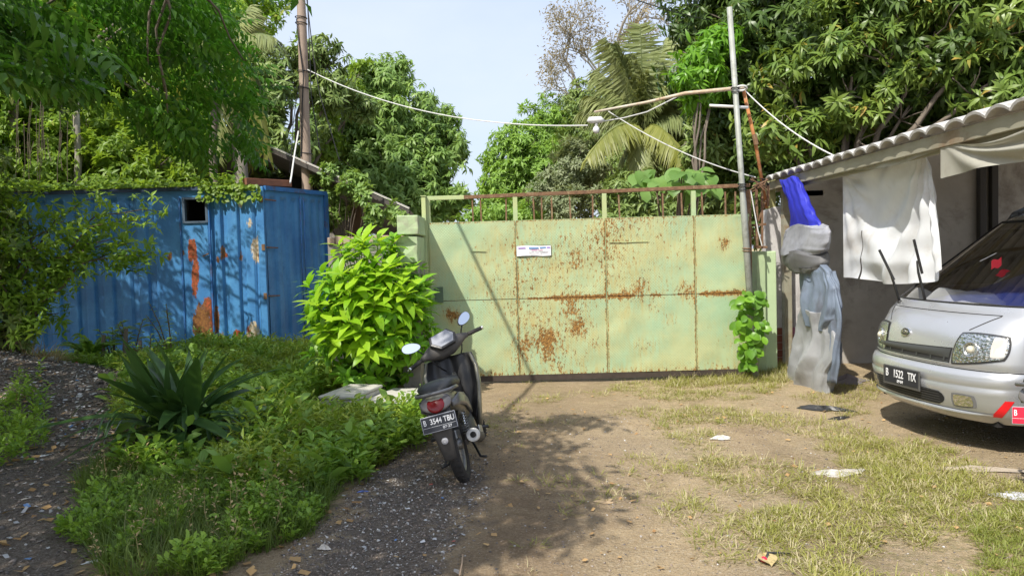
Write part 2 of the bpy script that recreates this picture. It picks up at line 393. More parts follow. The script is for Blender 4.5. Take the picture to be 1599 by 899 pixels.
# ================================================================== GATE
GY0 = 9.5
def gate_x(u): return P(u, 450, GY0).x
gxs = [gate_x(672), gate_x(808), gate_x(947), gate_x(1086), gate_x(1172)]
def metal_paint(name, c1, c2, rustc=(.125, .062, .018), pat=True, streak=True, pale=None):
    m, nt, b = newmat(name); co = objco(nt)
    big = noise(nt, 1.6, 4, .6, co); c = mixc(nt, ramp(nt, big, .40, .60), c1, c2)
    c = mixc(nt, ramp(nt, noise(nt, 9, 6, .7, co), .45, .75, 0, .35), c, tuple(x * .7 for x in c1))
    if pale: c = mixc(nt, attr(nt, 'pale'), c, pale)
    st = objco(nt, (6, 6, .9)); sn = noise(nt, 5, 5, .7, st)
    c = mixc(nt, math_(nt, 'MULTIPLY', ramp(nt, sn, .42, .68, 0, .75), ramp(nt, attr(nt, 'rust'), 0.05, .5)), c, (.44, .33, .11))
    n1 = noise(nt, 22, 8, .72, objco(nt, (1, 1, .55)))
    n0 = noise(nt, 55, 5, .75, objco(nt, (1, 1, .5)))
    n1 = math_(nt, 'ADD', math_(nt, 'MULTIPLY', n1, .5), math_(nt, 'MULTIPLY', n0, .5))
    msk = ramp(nt, math_(nt, 'ADD', math_(nt, 'MULTIPLY', attr(nt, 'rust'), .20), n1), .632, .675)
    rc = mixc(nt, ramp(nt, noise(nt, 40, 4, .6, co), .4, .6), rustc, (.33, .175, .045))
    c = mixc(nt, msk, c, rc); c = mixc(nt, math_(nt, 'MULTIPLY', ramp(nt, noise(nt, 75, 3, .7, objco(nt, (1, 1, .6))), .63, .68, 0, .8), ramp(nt, math_(nt, 'ADD', attr(nt, 'rust'), noise(nt, 3, 3, .6, co)), .72, 1.0)), c, rc)
    nt.links.new(c, b.inputs['Base Color'])
    nt.links.new(ramp(nt, msk, 0, 1, .48, .9), b.inputs['Roughness']); b.inputs['Specular IOR Level'].default_value = .4
    h = math_(nt, 'MULTIPLY', noise(nt, 30, 4, .6, co), .4)
    if pat:
        mp = nt.nodes.new('ShaderNodeMapping'); mp.inputs['Rotation'].default_value = (0, R(45), 0); nt.links.new(co, mp.inputs[0])
        ck = nt.nodes.new('ShaderNodeTexVoronoi'); ck.inputs['Scale'].default_value = 40; ck.inputs['Randomness'].default_value = 0.0; nt.links.new(mp.outputs[0], ck.inputs['Vector'])
        h = math_(nt, 'ADD', h, ramp(nt, ck.outputs['Distance'], .15, .45, 1.0, 0))
    bump(nt, b, h, .4 if pat else .35, .004); return m
MG = metal_paint('green_gate_paint', (.33, .46, .285), (.41, .45, .24))
MGF = metal_paint('green_frame_paint', (.36, .47, .26), (.42, .46, .22), pat=False)
MRUST = M('rusty_steel', (.20, .11, .055), .85, c2=(.12, .065, .038), vs=18, bs=60, bstr=.4, dirt=(.30, .22, .12))
spots = [(850, 545, 45, 1.1), (905, 515, 28, 1.1), (880, 570, 40, .8), (925, 540, 18, 1), (830, 555, 22, 1), (900, 405, 30, .9), (880, 375, 20, .7), (925, 390, 15, 1), (895, 470, 40, .9), (840, 468, 36, 1), (1040, 380, 16, .6), (1060, 350, 18, .5),
         (705, 490, 14, 1.6), (850, 350, 30, .7), (930, 350, 22, .6), (985, 375, 20, .5), (1010, 480, 20, .8), (1000, 460, 38, .8), (1080, 460, 25, .9), (1130, 380, 16, .7), (1010, 540, 25, .5), (1050, 500, 16, .6),
         (780, 450, 16, .6), (740, 380, 20, .3), (1020, 350, 60, .3), (870, 430, 50, .55), (850, 590, 60, .7), (960, 500, 30, .6), (930, 460, 22, .7), (1030, 455, 14, .9), (1100, 385, 12, .5), (830, 400, 20, .5), (900, 330, 60, .35)]
def sheet(name, x0, x1, z0, z1, y, mat, parent, seam_l, seam_r):
    nu, nv = 52, 48
    X, Z = np.meshgrid(np.linspace(x0, x1, nu), np.linspace(z0, z1, nv), indexing='ij'); x, z = X.ravel(), Z.ravel()
    yy = y + .010 * fbm(x, z, 3, 31, 3) + .004 * fbm(x, z, 9, 32, 2)
    u, v = proj(np.stack([x, yy, z], 1)); r = np.zeros_like(x); RN = fbm(x, z * .6, 9, 6, 3)
    for (a, b_, s, w) in spots: r = np.maximum(r, w * np.exp(-(((u - a) / (s * 1.3)) ** 2 + ((v - b_) / (s * 1.05)) ** 2)) * (.72 + .5 * RN))
    r = np.maximum(r * 1.0, .34 + .30 * fbm(x, z, 2.2, 5, 3) - .35 * sst(gxs[1], gxs[0], x) - .22 * sst(gxs[3] - .1, gxs[3] + .2, x))
    for sx in (x0, x1): r = np.maximum(r, 1.05 * np.exp(-np.abs(x - sx) / .014) * (1 if sx > gxs[0] + .1 else .3))
    mid_w = 1.9 * np.exp(-np.abs(z - ZM) / .028) * np.clip(1.6 * fbm(x, z * 0, 5, 8, 3) + .85, .25, 1.15) * sst(gxs[1] - .2, gxs[1] + .3, x); r = np.maximum(r, mid_w)
    r = np.maximum(r, .75 * np.exp(-np.abs(z - ZB) / .10)); r = np.maximum(r, .9 * np.exp(-np.abs(z - ZT) / .02))
    idx = np.arange(nu * nv).reshape(nu, nv); F = np.stack([idx[:-1, :-1], idx[1:, :-1], idx[1:, 1:], idx[:-1, 1:]], -1).reshape(-1, 4)
    L = parent.location
    o = mesh_np(name, np.stack([x, yy, z], 1), F, mat, parent, {'rust': r}, smooth=True, offset=(L[0], L[1], L[2]))
    return o
ZT = P(900, 342, GY0).z; ZM = P(900, 464, GY0).z; ZB = .10; ZTOP = P(900, 303, GY0).z
gate = thing('sliding_gate', 'pale green sheet steel gate with rust spots and open rail on top', 'gate', (gate_x(920), GY0, 0))
for i in range(4):
    for (a, b_) in ((ZM + .004, ZT), (ZB, ZM - .004)):
        sheet('sheet_panel', gxs[i] + .006, gxs[i + 1] - .006, a, b_, GY0 + (.003 if i % 2 else 0), MG, gate, 0, 0)
for i, x in enumerate(gxs):
    MB().box(x - .028, x + .028, GY0 + .012, GY0 + .06, .1, ZTOP, None).build('upright', MGF if i in (0, 1, 2, 3) else MRUST, gate, world=True, bev=.004)
MB().box(gxs[0] + .03, gxs[4] - .03, GY0 + .014, GY0 + .055, ZM - .02, ZM + .02).build('middle_rail', MRUST, gate, world=True)
mb = MB(); mb.bar((gxs[0] + .45, GY0 + .035, ZTOP + .0), (gxs[4] + .02, GY0 + .035, ZTOP + .05), .05, .045); mb.build('top_rail', MRUST, gate, world=True, bev=.004)
MB().bar((gxs[0] - .03, GY0 + .035, ZTOP), (gxs[0] + .45, GY0 + .035, ZTOP), .05, .05).build('top_rail', MGF, gate, world=True, bev=.004)
MB().box(gxs[0], gxs[4], GY0 + .01, GY0 + .06, ZT - .03, ZT + .005).build('sheet_rail', MGF, gate, world=True)
MB().box(gxs[0] + .02, gxs[4] - .01, GY0 + .005, GY0 + .06, .03, .098).build('bottom_rail', M('dark_rusty_channel', (.055, .04, .03), .8), gate, world=True)
for u in (738, 751, 790, 834, 846, 862, 891, 926, 968, 1036, 1066, 1098, 1134, 1149):
    x = P(u, 325, GY0).x
    MB().bar((x, GY0 + .035, ZT), (x + random.uniform(-.01, .01), GY0 + .035, ZTOP - .02), .018).build('rail_bar', MRUST, gate, world=True)
# small latch hole box near left edge, angle strip stains
MB().box(gate_x(679), gate_x(692), GY0 - .03, GY0 - .004, P(685, 472, GY0).z, P(685, 448, GY0).z).build('latch_box', M('dark_green_paint', (.10, .16, .10), .6), gate, world=True, bev=.004)
for (u0, u1, v) in ((735, 758, 392), (952, 1012, 378)):
    a = P(u0, v, GY0 - .008); b_ = P(u1, v - 1, GY0 - .008); MB().bar(a, b_, .008, .008).build('weld_strip', MGF, gate, world=True)
# notice
m, nt, b = newmat('printed_notice'); co = objco(nt)
b.inputs['Base Color'].default_value = (.80, .80, .82, 1); b.inputs['Roughness'].default_value = .6
NW = bpy.data.objects
a = P(807, 400, GY0 - .012); c_ = P(860, 383, GY0 - .012)
note = thing('notice_banner', 'small white printed notice pinned on the rusty green gate', 'notice', ((a.x + c_.x) / 2, GY0 - .012, (a.z + c_.z) / 2))
hw, hh_ = (c_.x - a.x) / 2, .062
MB().grid(lambda s, t: (hw * (2 * s - 1), -.004 * math.sin(s * 9), hh_ * (2 * t - 1) + .004 * math.sin(s * 6)), 16, 2).build('sheet', m, note, solid=.002)
MB().box(-hw - .004, hw + .004, .006, .008, -hh_ - .004, hh_ + .004).build('backing', flat('dark_backing', (.05, .04, .04)), note)
for (x0, x1, z, h, cc) in ((-.19, -.10, .035, .014, (.25, .12, .45)), (-.06, .06, .034, .018, (.12, .25, .5)), (.075, .15, .036, .018, (.12, .25, .5)), (.16, .20, .036, .016, (.3, .2, .6)), (-.03, .04, .008, .009, (.5, .2, .4)), (.05, .11, .008, .008, (.6, .3, .4)),
                      (-.06, .0, -.014, .005, (.3, .3, .33)), (.02, .18, -.012, .005, (.3, .3, .33)), (-.06, .06, -.030, .005, (.3, .3, .33)), (.08, .17, -.028, .005, (.35, .35, .4)), (-.04, .1, -.044, .004, (.35, .35, .4))):
    MB().box(x0 * hw / .21, x1 * hw / .21, -.0085, -.0075, z - h / 2, z + h / 2).build('print_line', flat('print_ink', cc), note)

# ================================================================== WALLS BY THE GATE
MGREENW = M('green_masonry_paint', (.40, .50, .28), .8, c2=(.33, .43, .25), vs=5, bs=25, bstr=.35, dirt=(.30, .30, .22))
MCONC = M('grey_cement', (.30, .28, .25), .92, c2=(.20, .185, .165), vs=2.5, bs=22, bstr=.45, dirt=(.13, .12, .11))
MWHITEW = M('flaking_white_wall', (.62, .60, .58), .9, c2=(.42, .40, .40), vs=4, bs=20, bstr=.5, dirt=(.30, .28, .27))
MPINK = M('pink_brick_cap', (.46, .31, .22), .9, c2=(.36, .30, .24), vs=6)
MPALE = M('pale_concrete', (.50, .48, .43), .9, c2=(.34, .33, .29), vs=6, bs=30, bstr=.35, dirt=(.14, .14, .10))
def rough_block(mb, x0, x1, y0, y1, z0, z1, jag=.03, n=7, seed=0):
    rr = random.Random(seed)
    rings = []
    for j in range(n + 1):
        t = j / n; z = z0 + (z1 - z0) * t; w = jag * (1 if 0 < j < n else .5)
        rings.append([(x0 + rr.uniform(-w, w) * .3, y0 + rr.uniform(-w, w) * .3, z), ((x0 + x1) / 2, y0 + rr.uniform(-w, w) * .3, z + rr.uniform(-w, w) * (j == n)), (x1 + rr.uniform(-w, w) * .3, y0 + rr.uniform(-w, w) * .3, z),
                      (x1 + rr.uniform(-w, w) * .3, y1, z), ((x0 + x1) / 2, y1, z + rr.uniform(-w, w) * (j == n)), (x0 + rr.uniform(-w, w) * .3, y1, z)])
    mb.loft(rings); return mb
px0, px1 = P(634, 450, 9.2).x, P(660, 450, 9.2).x
lp = thing('gate_pillar', 'broken pale green masonry pillar at the left end of the gate', 'pillar', (px0, 9.2, 0))
ztp = P(648, 338, 9.0).z; zbr = P(648, 392, 9.0).z
mb = MB(); rough_block(mb, px0, px1, 8.75, 9.44, -.1, zbr - .12, .05, 6, 3); mb.build('shaft', MCONC, lp, world=True, bev=.01)
mb = MB(); rough_block(mb, px0 - .02, px1 + .01, 8.72, 9.44, zbr - .13, ztp - .24, .03, 3, 5); mb.build('shaft', MGREENW, lp, world=True, bev=.008)
mb = MB(); rough_block(mb, px0 - .01, px1 + .03, 8.70, 9.44, ztp - .22, ztp, .02, 3, 8); mb.build('cap', MGREENW, lp, world=True, bev=.012)
# steel post beside it
gp = thing('gate_post', 'narrow green steel post between the left pillar and the gate', 'post', (gate_x(666), GY0, 0))
MB().box(gate_x(663), gate_x(669.5), GY0 - .05, GY0 + .03, 0, ZTOP + .02).build('post', MGF, gp, world=True, bev=.004)
MB().box(gate_x(662), gate_x(670.5), GY0 - .06, GY0 + .04, ZTOP + .02, ZTOP + .03).build('cap', MGF, gp, world=True)
lw = thing('low_wall', 'low masonry wall with pinkish brick cap behind the bright green bush', 'wall', (-2, 9.9, 0))
zl = P(600, 368, 9.9).z; x0 = P(515, 400, 9.9).x; x1 = px0 + .03
mb = MB(); rough_block(mb, x0, x1, 9.8, 9.98, 0, zl - .10, .03, 4, 4); mb.build('masonry', MCONC, lw, world=True)
nb = 11; bw = (x1 - x0) / nb
for i in range(nb):
    MB().box(x0 + i * bw + .006, x0 + (i + 1) * bw - .006, 9.78 + random.uniform(-.01, .01), 10.0, zl - .098, zl + random.uniform(-.012, .01)).build('brick', MPINK, lw, world=True, bev=.008)
# right green pillar, white wall
rx0, rx1 = P(1179, 480, 9.75).x, P(1212, 480, 9.75).x
zr = P(1190, 392, 9.75).z
rp = thing('gate_pillar', 'smooth pale green pillar at the right end of the gate', 'pillar', (rx0, 9.75, 0))
MB().box(rx0, rx0 + (rx1 - rx0) * .42, 9.66, 10.0, -.05, zr).build('shaft', MGREENW, rp, world=True, bev=.012)
MB().box(rx0 + (rx1 - rx0) * .42 + .002, rx1, 9.72, 10.0, -.05, zr - .004).build('shaft', M('fresh_green_paint', (.46, .58, .34), .75, c2=(.42, .54, .32)), rp, world=True, bev=.012)
WY = 10.3
def ww(u, v): return P(u, v, WY)
wal = thing('boundary_wall', 'flaking white plastered wall between green pillar and hanging bundle', 'wall', (3.6, WY, 0))
wx0, wx1 = ww(1196, 450).x, ww(1252, 450).x; wt = ww(1215, 323).z
rings = [[(wx0, WY, -.05), (wx0, WY, wt - .35), (wx0 + .02, WY, wt - .04), (wx0 + .12, WY, wt), (wx1 - .05, WY, wt + .02), (wx1, WY, wt - .1), (wx1, WY, -.05)]]
rings.append([(p[0], WY + .16, p[2]) for p in rings[0]])
MB().loft(rings).build('plaster_wall', MWHITEW, wal, world=True, bev=.01)
tzt = ww(1225, 505).z
tc = [(.30, .10, .07), (.16, .32, .50), (.10, .22, .45), (.38, .16, .12), (.2, .36, .48), (.5, .2, .3)]
TILM = [M('tile_glaze', c, .4, vs=12, bs=60, bstr=.1) for c in tc]
for i in range(4):
    for j in range(7):
        x = wx0 + .02 + i * .10; z = .02 + j * .10
        if z + .1 > tzt: continue
        MB().box(x, x + .094, WY - .012, WY - .002, z, z + .094).build('wall_tile', TILM[0 if i < 2 else (i * 3 + j * 5) % 6], wal, world=True)
MB().box(ww(1199, 300).x, ww(1212, 300).x, WY + .02, WY + .10, wt - .1, ww(1205, 282).z + .05).build('timber_stub', M('yellow_green_timber', (.38, .36, .16), .8), wal, world=True)
bw_ = thing('back_wall', 'shaded grey cement wall at the back of the carport', 'wall', (6, WY + .05, 0))
mb = MB(); mb.loft([[(wx1 + .002, WY + .03 + d, -.05), (13, WY + .03 + d, -.05), (13, WY + .03 + d, 2.5 + (9.2 - 3.45) * .194), (9.2, WY + .03 + d, 2.5 + (9.2 - 3.45) * .194), (wx1 + .002, WY + .03 + d, 2.5 + (wx1 - 3.45) * .194)] for d in (0, .17)]); mb.build('cement_wall', M('stained_cement', (.50, .475, .43), .93, c2=(.38, .35, .31), vs=1.6, bs=14, bstr=.6, dirt=(.20, .17, .14)), bw_, world=True)
for u in (1533, 1552):
    x = P(u, 300, 10.2).x; MB().box(x, x + .09, WY - .06, WY + .025, 0, 3.2).build('pipe_stud', flat('dark_post', (.06, .055, .05), .8), bw_, world=True, bev=.01)

# ================================================================== CONTAINER
CY = 12.5
def cz(u, v, Y=CY): return P(u, v, Y)
ctop = cz(410, 293).z; cbot = cz(410, 545).z; cx1 = cz(410, 400).x; fx1, fy1 = P(509, 400, 14.0).x, 14.0
CX0 = -9.6
MCB = None
def cont_paint():
    m, nt, b = newmat('blue_container_paint'); co = objco(nt)
    c = mixc(nt, ramp(nt, noise(nt, 1.5, 5, .6, co), .4, .62), (.045, .185, .42), (.075, .265, .52))
    c = mixc(nt, ramp(nt, noise(nt, 8, 7, .75, co), .50, .75, 0, .5), c, (.025, .10, .27))
    c = mixc(nt, ramp(nt, noise(nt, 5, 9, .8, objco(nt, (1, 1, .3))), .55, .78, 0, .45), c, (.22, .36, .50))
    n1 = noise(nt, 9, 8, .7, objco(nt, (1, 1, .45)))
    n1 = math_(nt, 'ADD', math_(nt, 'MULTIPLY', n1, .6), math_(nt, 'MULTIPLY', noise(nt, 38, 6, .75, objco(nt, (1, 1, .4))), .4))
    def layer(c, a, col, t=.78):
        return mixc(nt, ramp(nt, math_(nt, 'ADD', math_(nt, 'MULTIPLY', attr(nt, a), .48), n1), t, t + .04), c, col)
    c = layer(c, 'pale', mixc(nt, ramp(nt, noise(nt, 20, 4, .6, co), .4, .6), (.50, .36, .17), (.62, .56, .46)))
    c = layer(c, 'orange', mixc(nt, ramp(nt, noise(nt, 25, 4, .6, co), .4, .6), (.40, .085, .03), (.14, .055, .02)))
    c = layer(c, 'rust', mixc(nt, ramp(nt, noise(nt, 30, 4, .6, co), .35, .65), (.13, .045, .02), (.28, .13, .03)), .82)
    nt.links.new(c, b.inputs['Base Color']); b.inputs['Roughness'].default_value = .5; b.inputs['Specular IOR Level'].default_value = .45
    bump(nt, b, noise(nt, 16, 6, .7, co), .3, .01); return m
MCB = cont_paint()
CS_RUST = [(315, 510, 18, 45, 1.3), (338, 500, 7, 40, 1.1), (266, 400, 7, 12, .9), (285, 395, 7, 8, .9), (348, 395, 6, 22, 1.0), (405, 400, 7, 18, .7), (376, 400, 5, 15, .9), (412, 415, 5, 30, .6), (336, 530, 30, 20, .9), (340, 405, 5, 10, 1)]
CS_OR = [(301, 390, 7, 22, 1.3), (305, 430, 7, 40, 1.2), (325, 480, 12, 22, 1.0), (332, 505, 8, 30, 1.1), (371, 524, 8, 12, 1.2), (350, 398, 7, 8, 1), (296, 390, 4, 26, 1), (388, 515, 6, 12, .8)]
CS_PALE = [(401, 390, 10, 26, 1.2), (395, 520, 12, 20, 1.2), (408, 330, 8, 40, .8), (375, 320, 6, 12, .8), (283, 395, 4, 8, .7), (414, 440, 3, 60, .9), (390, 350, 8, 14, .7)]
def blot(u, v, L):
    r = np.zeros_like(u)
    for (a, b_, su, sv, w) in L: r = np.maximum(r, w * np.exp(-(((u - a) / su) ** 2 + ((v - b_) / sv) ** 2)))
    return r
def corr_panel(name, p0, p1, z0, z1, ribs, parent, mat, depth=.052, hole=None, n_per=8, inward=(0, 1)):
    """corrugated steel between plan points p0,p1; ribs = list of (start,end) fractions pressed in"""
    L = math.hypot(p1[0] - p0[0], p1[1] - p0[1]); nx, ny = inward
    ts = [0.]
    prof = [0.]
    sl = .025 / L
    for a, b_ in ribs:
        for t, d in ((a, 0), (a + sl, depth), (b_ - sl, depth), (b_, 0)): ts.append(t); prof.append(d)
    ts.append(1.); prof.append(0.)
    ts = np.array(ts); prof = np.array(prof)
    T = np.unique(np.concatenate([ts, np.linspace(0, 1, int(L / .03))])); D = np.interp(T, ts, prof)
    Z = np.linspace(z0, z1, 90)
    TT, ZZ = np.meshgrid(T, Z, indexing='ij'); DD = np.repeat(D[:, None], len(Z), 1)
    edge = np.minimum(sst(z0 + .10, z0 + .14, ZZ), sst(z1 - .10, z1 - .14, ZZ)); DD = DD * edge
    DD = DD + .008 * fbm(TT * L, ZZ, 1.5, 41, 3)
    X = p0[0] + (p1[0] - p0[0]) * TT + nx * DD; Y = p0[1] + (p1[1] - p0[1]) * TT + ny * DD
    x, y, z = X.ravel(), Y.ravel(), ZZ.ravel(); idx = np.arange(len(x)).reshape(TT.shape)
    F = np.stack([idx[:-1, :-1], idx[1:, :-1], idx[1:, 1:], idx[:-1, 1:]], -1).reshape(-1, 4)
    if hole:
        cx_ = (x[F].mean(1)); cz_ = z[F].mean(1); F = F[~((cx_ > hole[0]) & (cx_ < hole[1]) & (cz_ > hole[2]) & (cz_ < hole[3]))]
    u, v = proj(np.stack([x, y, z], 1))
    A = {'rust': blot(u, v, CS_RUST), 'orange': blot(u, v, CS_OR), 'pale': blot(u, v, CS_PALE)}
    o_ = parent.location
    return mesh_np(name, np.stack([x, y, z], 1), F, mat, parent, A, offset=(o_[0], o_[1], o_[2]))
cont = thing('shipping_container', 'weathered blue corrugated steel container with small window and rust patches', 'container', ((CX0 + cx1) / 2, CY, cbot))
L0 = cx1 - .06 - CX0
def fr(u): return (cz(u, 400).x - CX0) / L0
ribs = []
xx = CX0 + .2
wl, wr = cz(288, 330).x, cz(322, 330).x
while xx < cz(262, 400).x - .25: ribs.append(((xx - CX0) / L0, (xx + .15 - CX0) / L0)); xx += .29
ribs += [(fr(326), fr(338)), (fr(346), fr(356)), (fr(372), fr(384)), (fr(396), fr(404))]
hole = (wl, wr, cz(305, 346).z, cz(305, 311).z)
corr_panel('side_wall', (CX0, CY), (cx1 - .06, CY), cbot, ctop, ribs, cont, MCB, hole=hole)
MBLK = flat('dark_opening', (.012, .011, .010), .95)
MB().box(wl - .3, wr + .3, CY + .9, CY + .95, hole[2] - .4, hole[3] + .3).build('interior_shade_panel', MBLK, cont, world=True)  # near-black panel stands in for the shade inside the window opening
wf = MB()
for q in ((wl - .03, wl + .01, hole[2] - .02, hole[3] + .03), (wr - .01, wr + .03, hole[2] - .02, hole[3] + .03), (wl + .01, wr - .01, hole[3] - .005, hole[3] + .03), (wl + .01, wr - .01, hole[2] - .025, hole[2] + .008)):
    wf.box(q[0], q[1], CY - .02, CY + .06, q[2], q[3])
wfo = wf.build('window_frame', M('grey_blue_frame', (.07, .11, .16), .7), cont, world=True)
MBLUE = M('blue_steel_paint', (.035, .17, .43), .5, c2=(.025, .11, .30), vs=6, bs=20, bstr=.25, dirt=(.10, .06, .05))
# man door outline: proud strips
dl, dr = cz(284, 400).x, cz(329, 400).x
for x in (dl, dr): MB().box(x - .012, x + .012, CY - .016, CY + .02, cbot + .05, ctop - .12).build('door_trim', MBLUE, cont, world=True)
MB().bar((dl + .35, CY - .02, cz(320, 400).z), (dr - .02, CY - .03, cz(320, 396).z), .02).build('door_bolt', MRUST, cont, world=True)
MB().box(cx1 - .058, cx1 + .05, CY - .012, CY + .10, cbot - .02, ctop + .02).build('corner_post', MCB, cont, world=True, bev=.008)
du = Vector((fx1 - cx1, fy1 - CY, 0)); dL = du.length; du.normalize(); dn = Vector((du.y, -du.x, 0))
def dp(s, off=0, z=0): q = Vector((cx1 + .05, CY + .05, z)) + du * s + dn * off; return q
Ld = dL - .12
s_mid = Ld * .57
for (a, b_, rb) in ((.02, s_mid - .008, ((.12, .30), (.42, .62), (.74, .92))), (s_mid + .008, Ld, ((.12, .34), (.45, .66), (.76, .92)))):
    A_, B_ = dp(a), dp(b_); corr_panel('door', (A_.x, A_.y), (B_.x, B_.y), cbot + .03, ctop - .03, rb, cont, MCB, depth=.04, inward=(-dn.x, -dn.y))
A_ = dp(Ld + .01); mb = MB(); mb.bar(dp(Ld + .05, 0, cbot), dp(Ld + .05, 0, ctop), .09, .09, up=tuple(du)); mb.build('corner_post', MBLUE, cont, world=True, bev=.006)
MB().bar(dp(0, .01, ctop + .0), dp(Ld + .08, .01, ctop + .0), .06, .07).build('door_header', MBLUE, cont, world=True)
MB().bar(dp(0, .0, cbot - .02), dp(Ld + .08, .0, cbot - .02), .06, .07).build('door_sill', MRUST, cont, world=True)
for vv in (311, 386, 462):
    z = cz(415, vv).z
    h = MB().bar(dp(-.02, .03, z), dp(.24, .03, z - .01), .018, .02).build('hinge', MRUST, cont, world=True)
    MB().box(cx1 + .0, cx1 + .05, CY - .03, CY - .0125, z - .05, z + .05).build('hinge_plate', MRUST, cont, world=True)
for s in (s_mid - .03, s_mid + .06):
    MB().tube([dp(s, .035, cbot + .1), dp(s, .035, ctop - .1)], .011).build('lock_rod', MBLUE, cont, world=True, smooth=True)
MB().bar(dp(s_mid + .06, .05, cz(480, 497, 13.4).z), dp(s_mid + .3, .05, cz(480, 497, 13.4).z), .025).build('lock_handle', MRUST, cont, world=True)
MB().box(*[0] * 6).build('x', None) if False else None
# roof: slightly sagging sheet + rusty beam at the corner
mb = MB(); mb.add([(CX0, CY - .03, ctop + .03), (cx1, CY - .03, ctop + .03), (fx1 + .05, fy1, ctop + .03), (fx1 - 1.2, fy1 + 1.2, ctop + .06), (CX0, CY + 2.4, ctop + .08)], [(0, 1, 2, 3, 4)])
rt = mb.build('roof', M('container_roof', (.06, .05, .045), .9), cont, world=True, solid=.03)
MB().bar((cz(384, 285).x, CY - .06, ctop + .10), dp(.7, -.05, ctop + .12), .10, .11).build('roof_beam', M('brown_rusty_beam', (.30, .12, .065), .8, c2=(.20, .09, .055)), cont, world=True, bev=.006)
MB().bar((CX0, CY - .02, ctop + .0), (cz(384, 285).x, CY - .02, ctop + .01), .05, .05).build('top_rail', M('dark_blue_rail', (.03, .06, .12), .7), cont, world=True)

# ================================================================== CARPORT
EX = 3.45; EZ = 2.43; ey0, ey1 = 4.2, 10.35
SL = math.tan(R(11))
cpt = thing('carport', 'open carport with white arched roof tiles and pale timber eave beam', 'carport', (EX, 7, 0))
MBEAM = M('weathered_pale_timber', (.34, .33, .25), .85, c2=(.24, .22, .16), vs=3, bs=30, bstr=.4, dirt=(.20, .12, .06), sc=(1, .25, 1))
MTILE = M('white_cement_tile', (.50, .49, .47), .85, c2=(.36, .35, .33), vs=6, bs=35, bstr=.4, dirt=(.15, .14, .12))
MB().box(EX, EX + .05, ey0, ey1, EZ - .075, EZ + .035).build('eave_beam', MBEAM, cpt, world=True, bev=.004)
MB().box(EX + .052, EX + .08, ey0, ey1 - .2, EZ - .11, EZ - .03).build('eave_board', MBEAM, cpt, world=True, bev=.004)
for i, y in enumerate(np.arange(ey0 + .25, ey1 - .1, .95)):
    MB().bar((EX + .06, y, EZ - .03), (9.2, y, EZ - .03 + (9.2 - EX) * SL), .05, .09).build('rafter', MBEAM, cpt, world=True)
for k in range(5):
    x = EX + .9 + k * 1.1; MB().bar((x, ey0, EZ + (x - EX) * SL + .045), (x, ey1, EZ + (x - EX) * SL + .045), .04, .04).build('batten', MBEAM, cpt, world=True)
MB().box(EX + .15, EX + .25, ey1 - .2, ey1 - .1, 0, EZ - .06).build('post', MBEAM, cpt, world=True)
MB().box(EX + .15, EX + .25, ey0 + .2, ey0 + .3, 0, EZ - .06).build('post', MBEAM, cpt, world=True)
# one arched tile: width (along y) .262, length (up slope) .5
tl = None; TW = .262; TLEN = .52
rows = int((9.2 - EX + .15) / (TLEN * .88)); nt_ = int((ey1 - ey0) / TW)
def tile_v():
    mb = MB(); rings = []
    for s in (0, .5, 1):
        r = []
        for k in range(7):
            t = k / 6; a = math.pi * t; r.append((s * TLEN, (t - .5) * TW * 1.03, .008 + .052 * math.sin(a) ** .8 + .0))
        for k in range(7):
            t = 1 - k / 6; a = math.pi * t; r.append((s * TLEN, (t - .5) * TW * 1.0, -.012 + .050 * math.sin(a) ** .8))
        rings.append(r)
    mb.loft(rings); return mb
for rr_ in range(rows):
    for i in range(nt_):
        if tl is None: tl = tile_v().build('roof_tile', MTILE, cpt); o = tl
        else: o = tl.copy(); COL.objects.link(o)
        x = -.05 + rr_ * TLEN * .88; y = ey0 + TW * (i + .5) - 7
        o.location = (x + random.uniform(-.008, .008), y, EZ + .04 + rr_ * .012 * 0 + x * SL + .02 + random.uniform(-.004, .008))
        o.rotation_euler = (random.uniform(-.03, .03), -math.atan(SL) - .03, random.uniform(-.02, .02))
MB().box(EX + .35, EX + .75, ey1 - .02, ey1 + .0, EZ - .16, EZ - .09).build('tape_strip', flat('pale_tape', (.5, .5, .5)), cpt, world=True)

# ------------------------------------------------------------------ tarpaulins
def fabric(name, c, c2=None, trans=.25, rough=.55, vs=3, bstr=.4, dirt=None):
    m = M(name, c, rough, c2=c2 or tuple(x * .85 for x in c), vs=vs, bs=16, bstr=bstr, dirt=dirt)
    nt = m.node_tree; b = nt.nodes['Principled BSDF']
    t = nt.nodes.new('ShaderNodeBsdfTranslucent'); t.inputs[0].default_value = rgb(tuple(min(1, x * 1.0) for x in c))
    mx = nt.nodes.new('ShaderNodeMixShader'); mx.inputs[0].default_value = trans
    nt.links.new(b.outputs[0], mx.inputs[1]); nt.links.new(t.outputs[0], mx.inputs[2]); nt.links.new(mx.outputs[0], nt.nodes['Material Output'].inputs[0]); return m
MTARP = fabric('white_tarp', (.78, .80, .82), (.68, .70, .72), .22, dirt=(.60, .58, .55), bstr=.3)
TX = 3.40
def tarp_bl(u): return PX(u, 433, TX)
TXW = 3.66; yA, yB = PX(1319, 300, TXW).y, PX(1474, 330, TXW).y; yBv = PX(1476, 330, TX).y
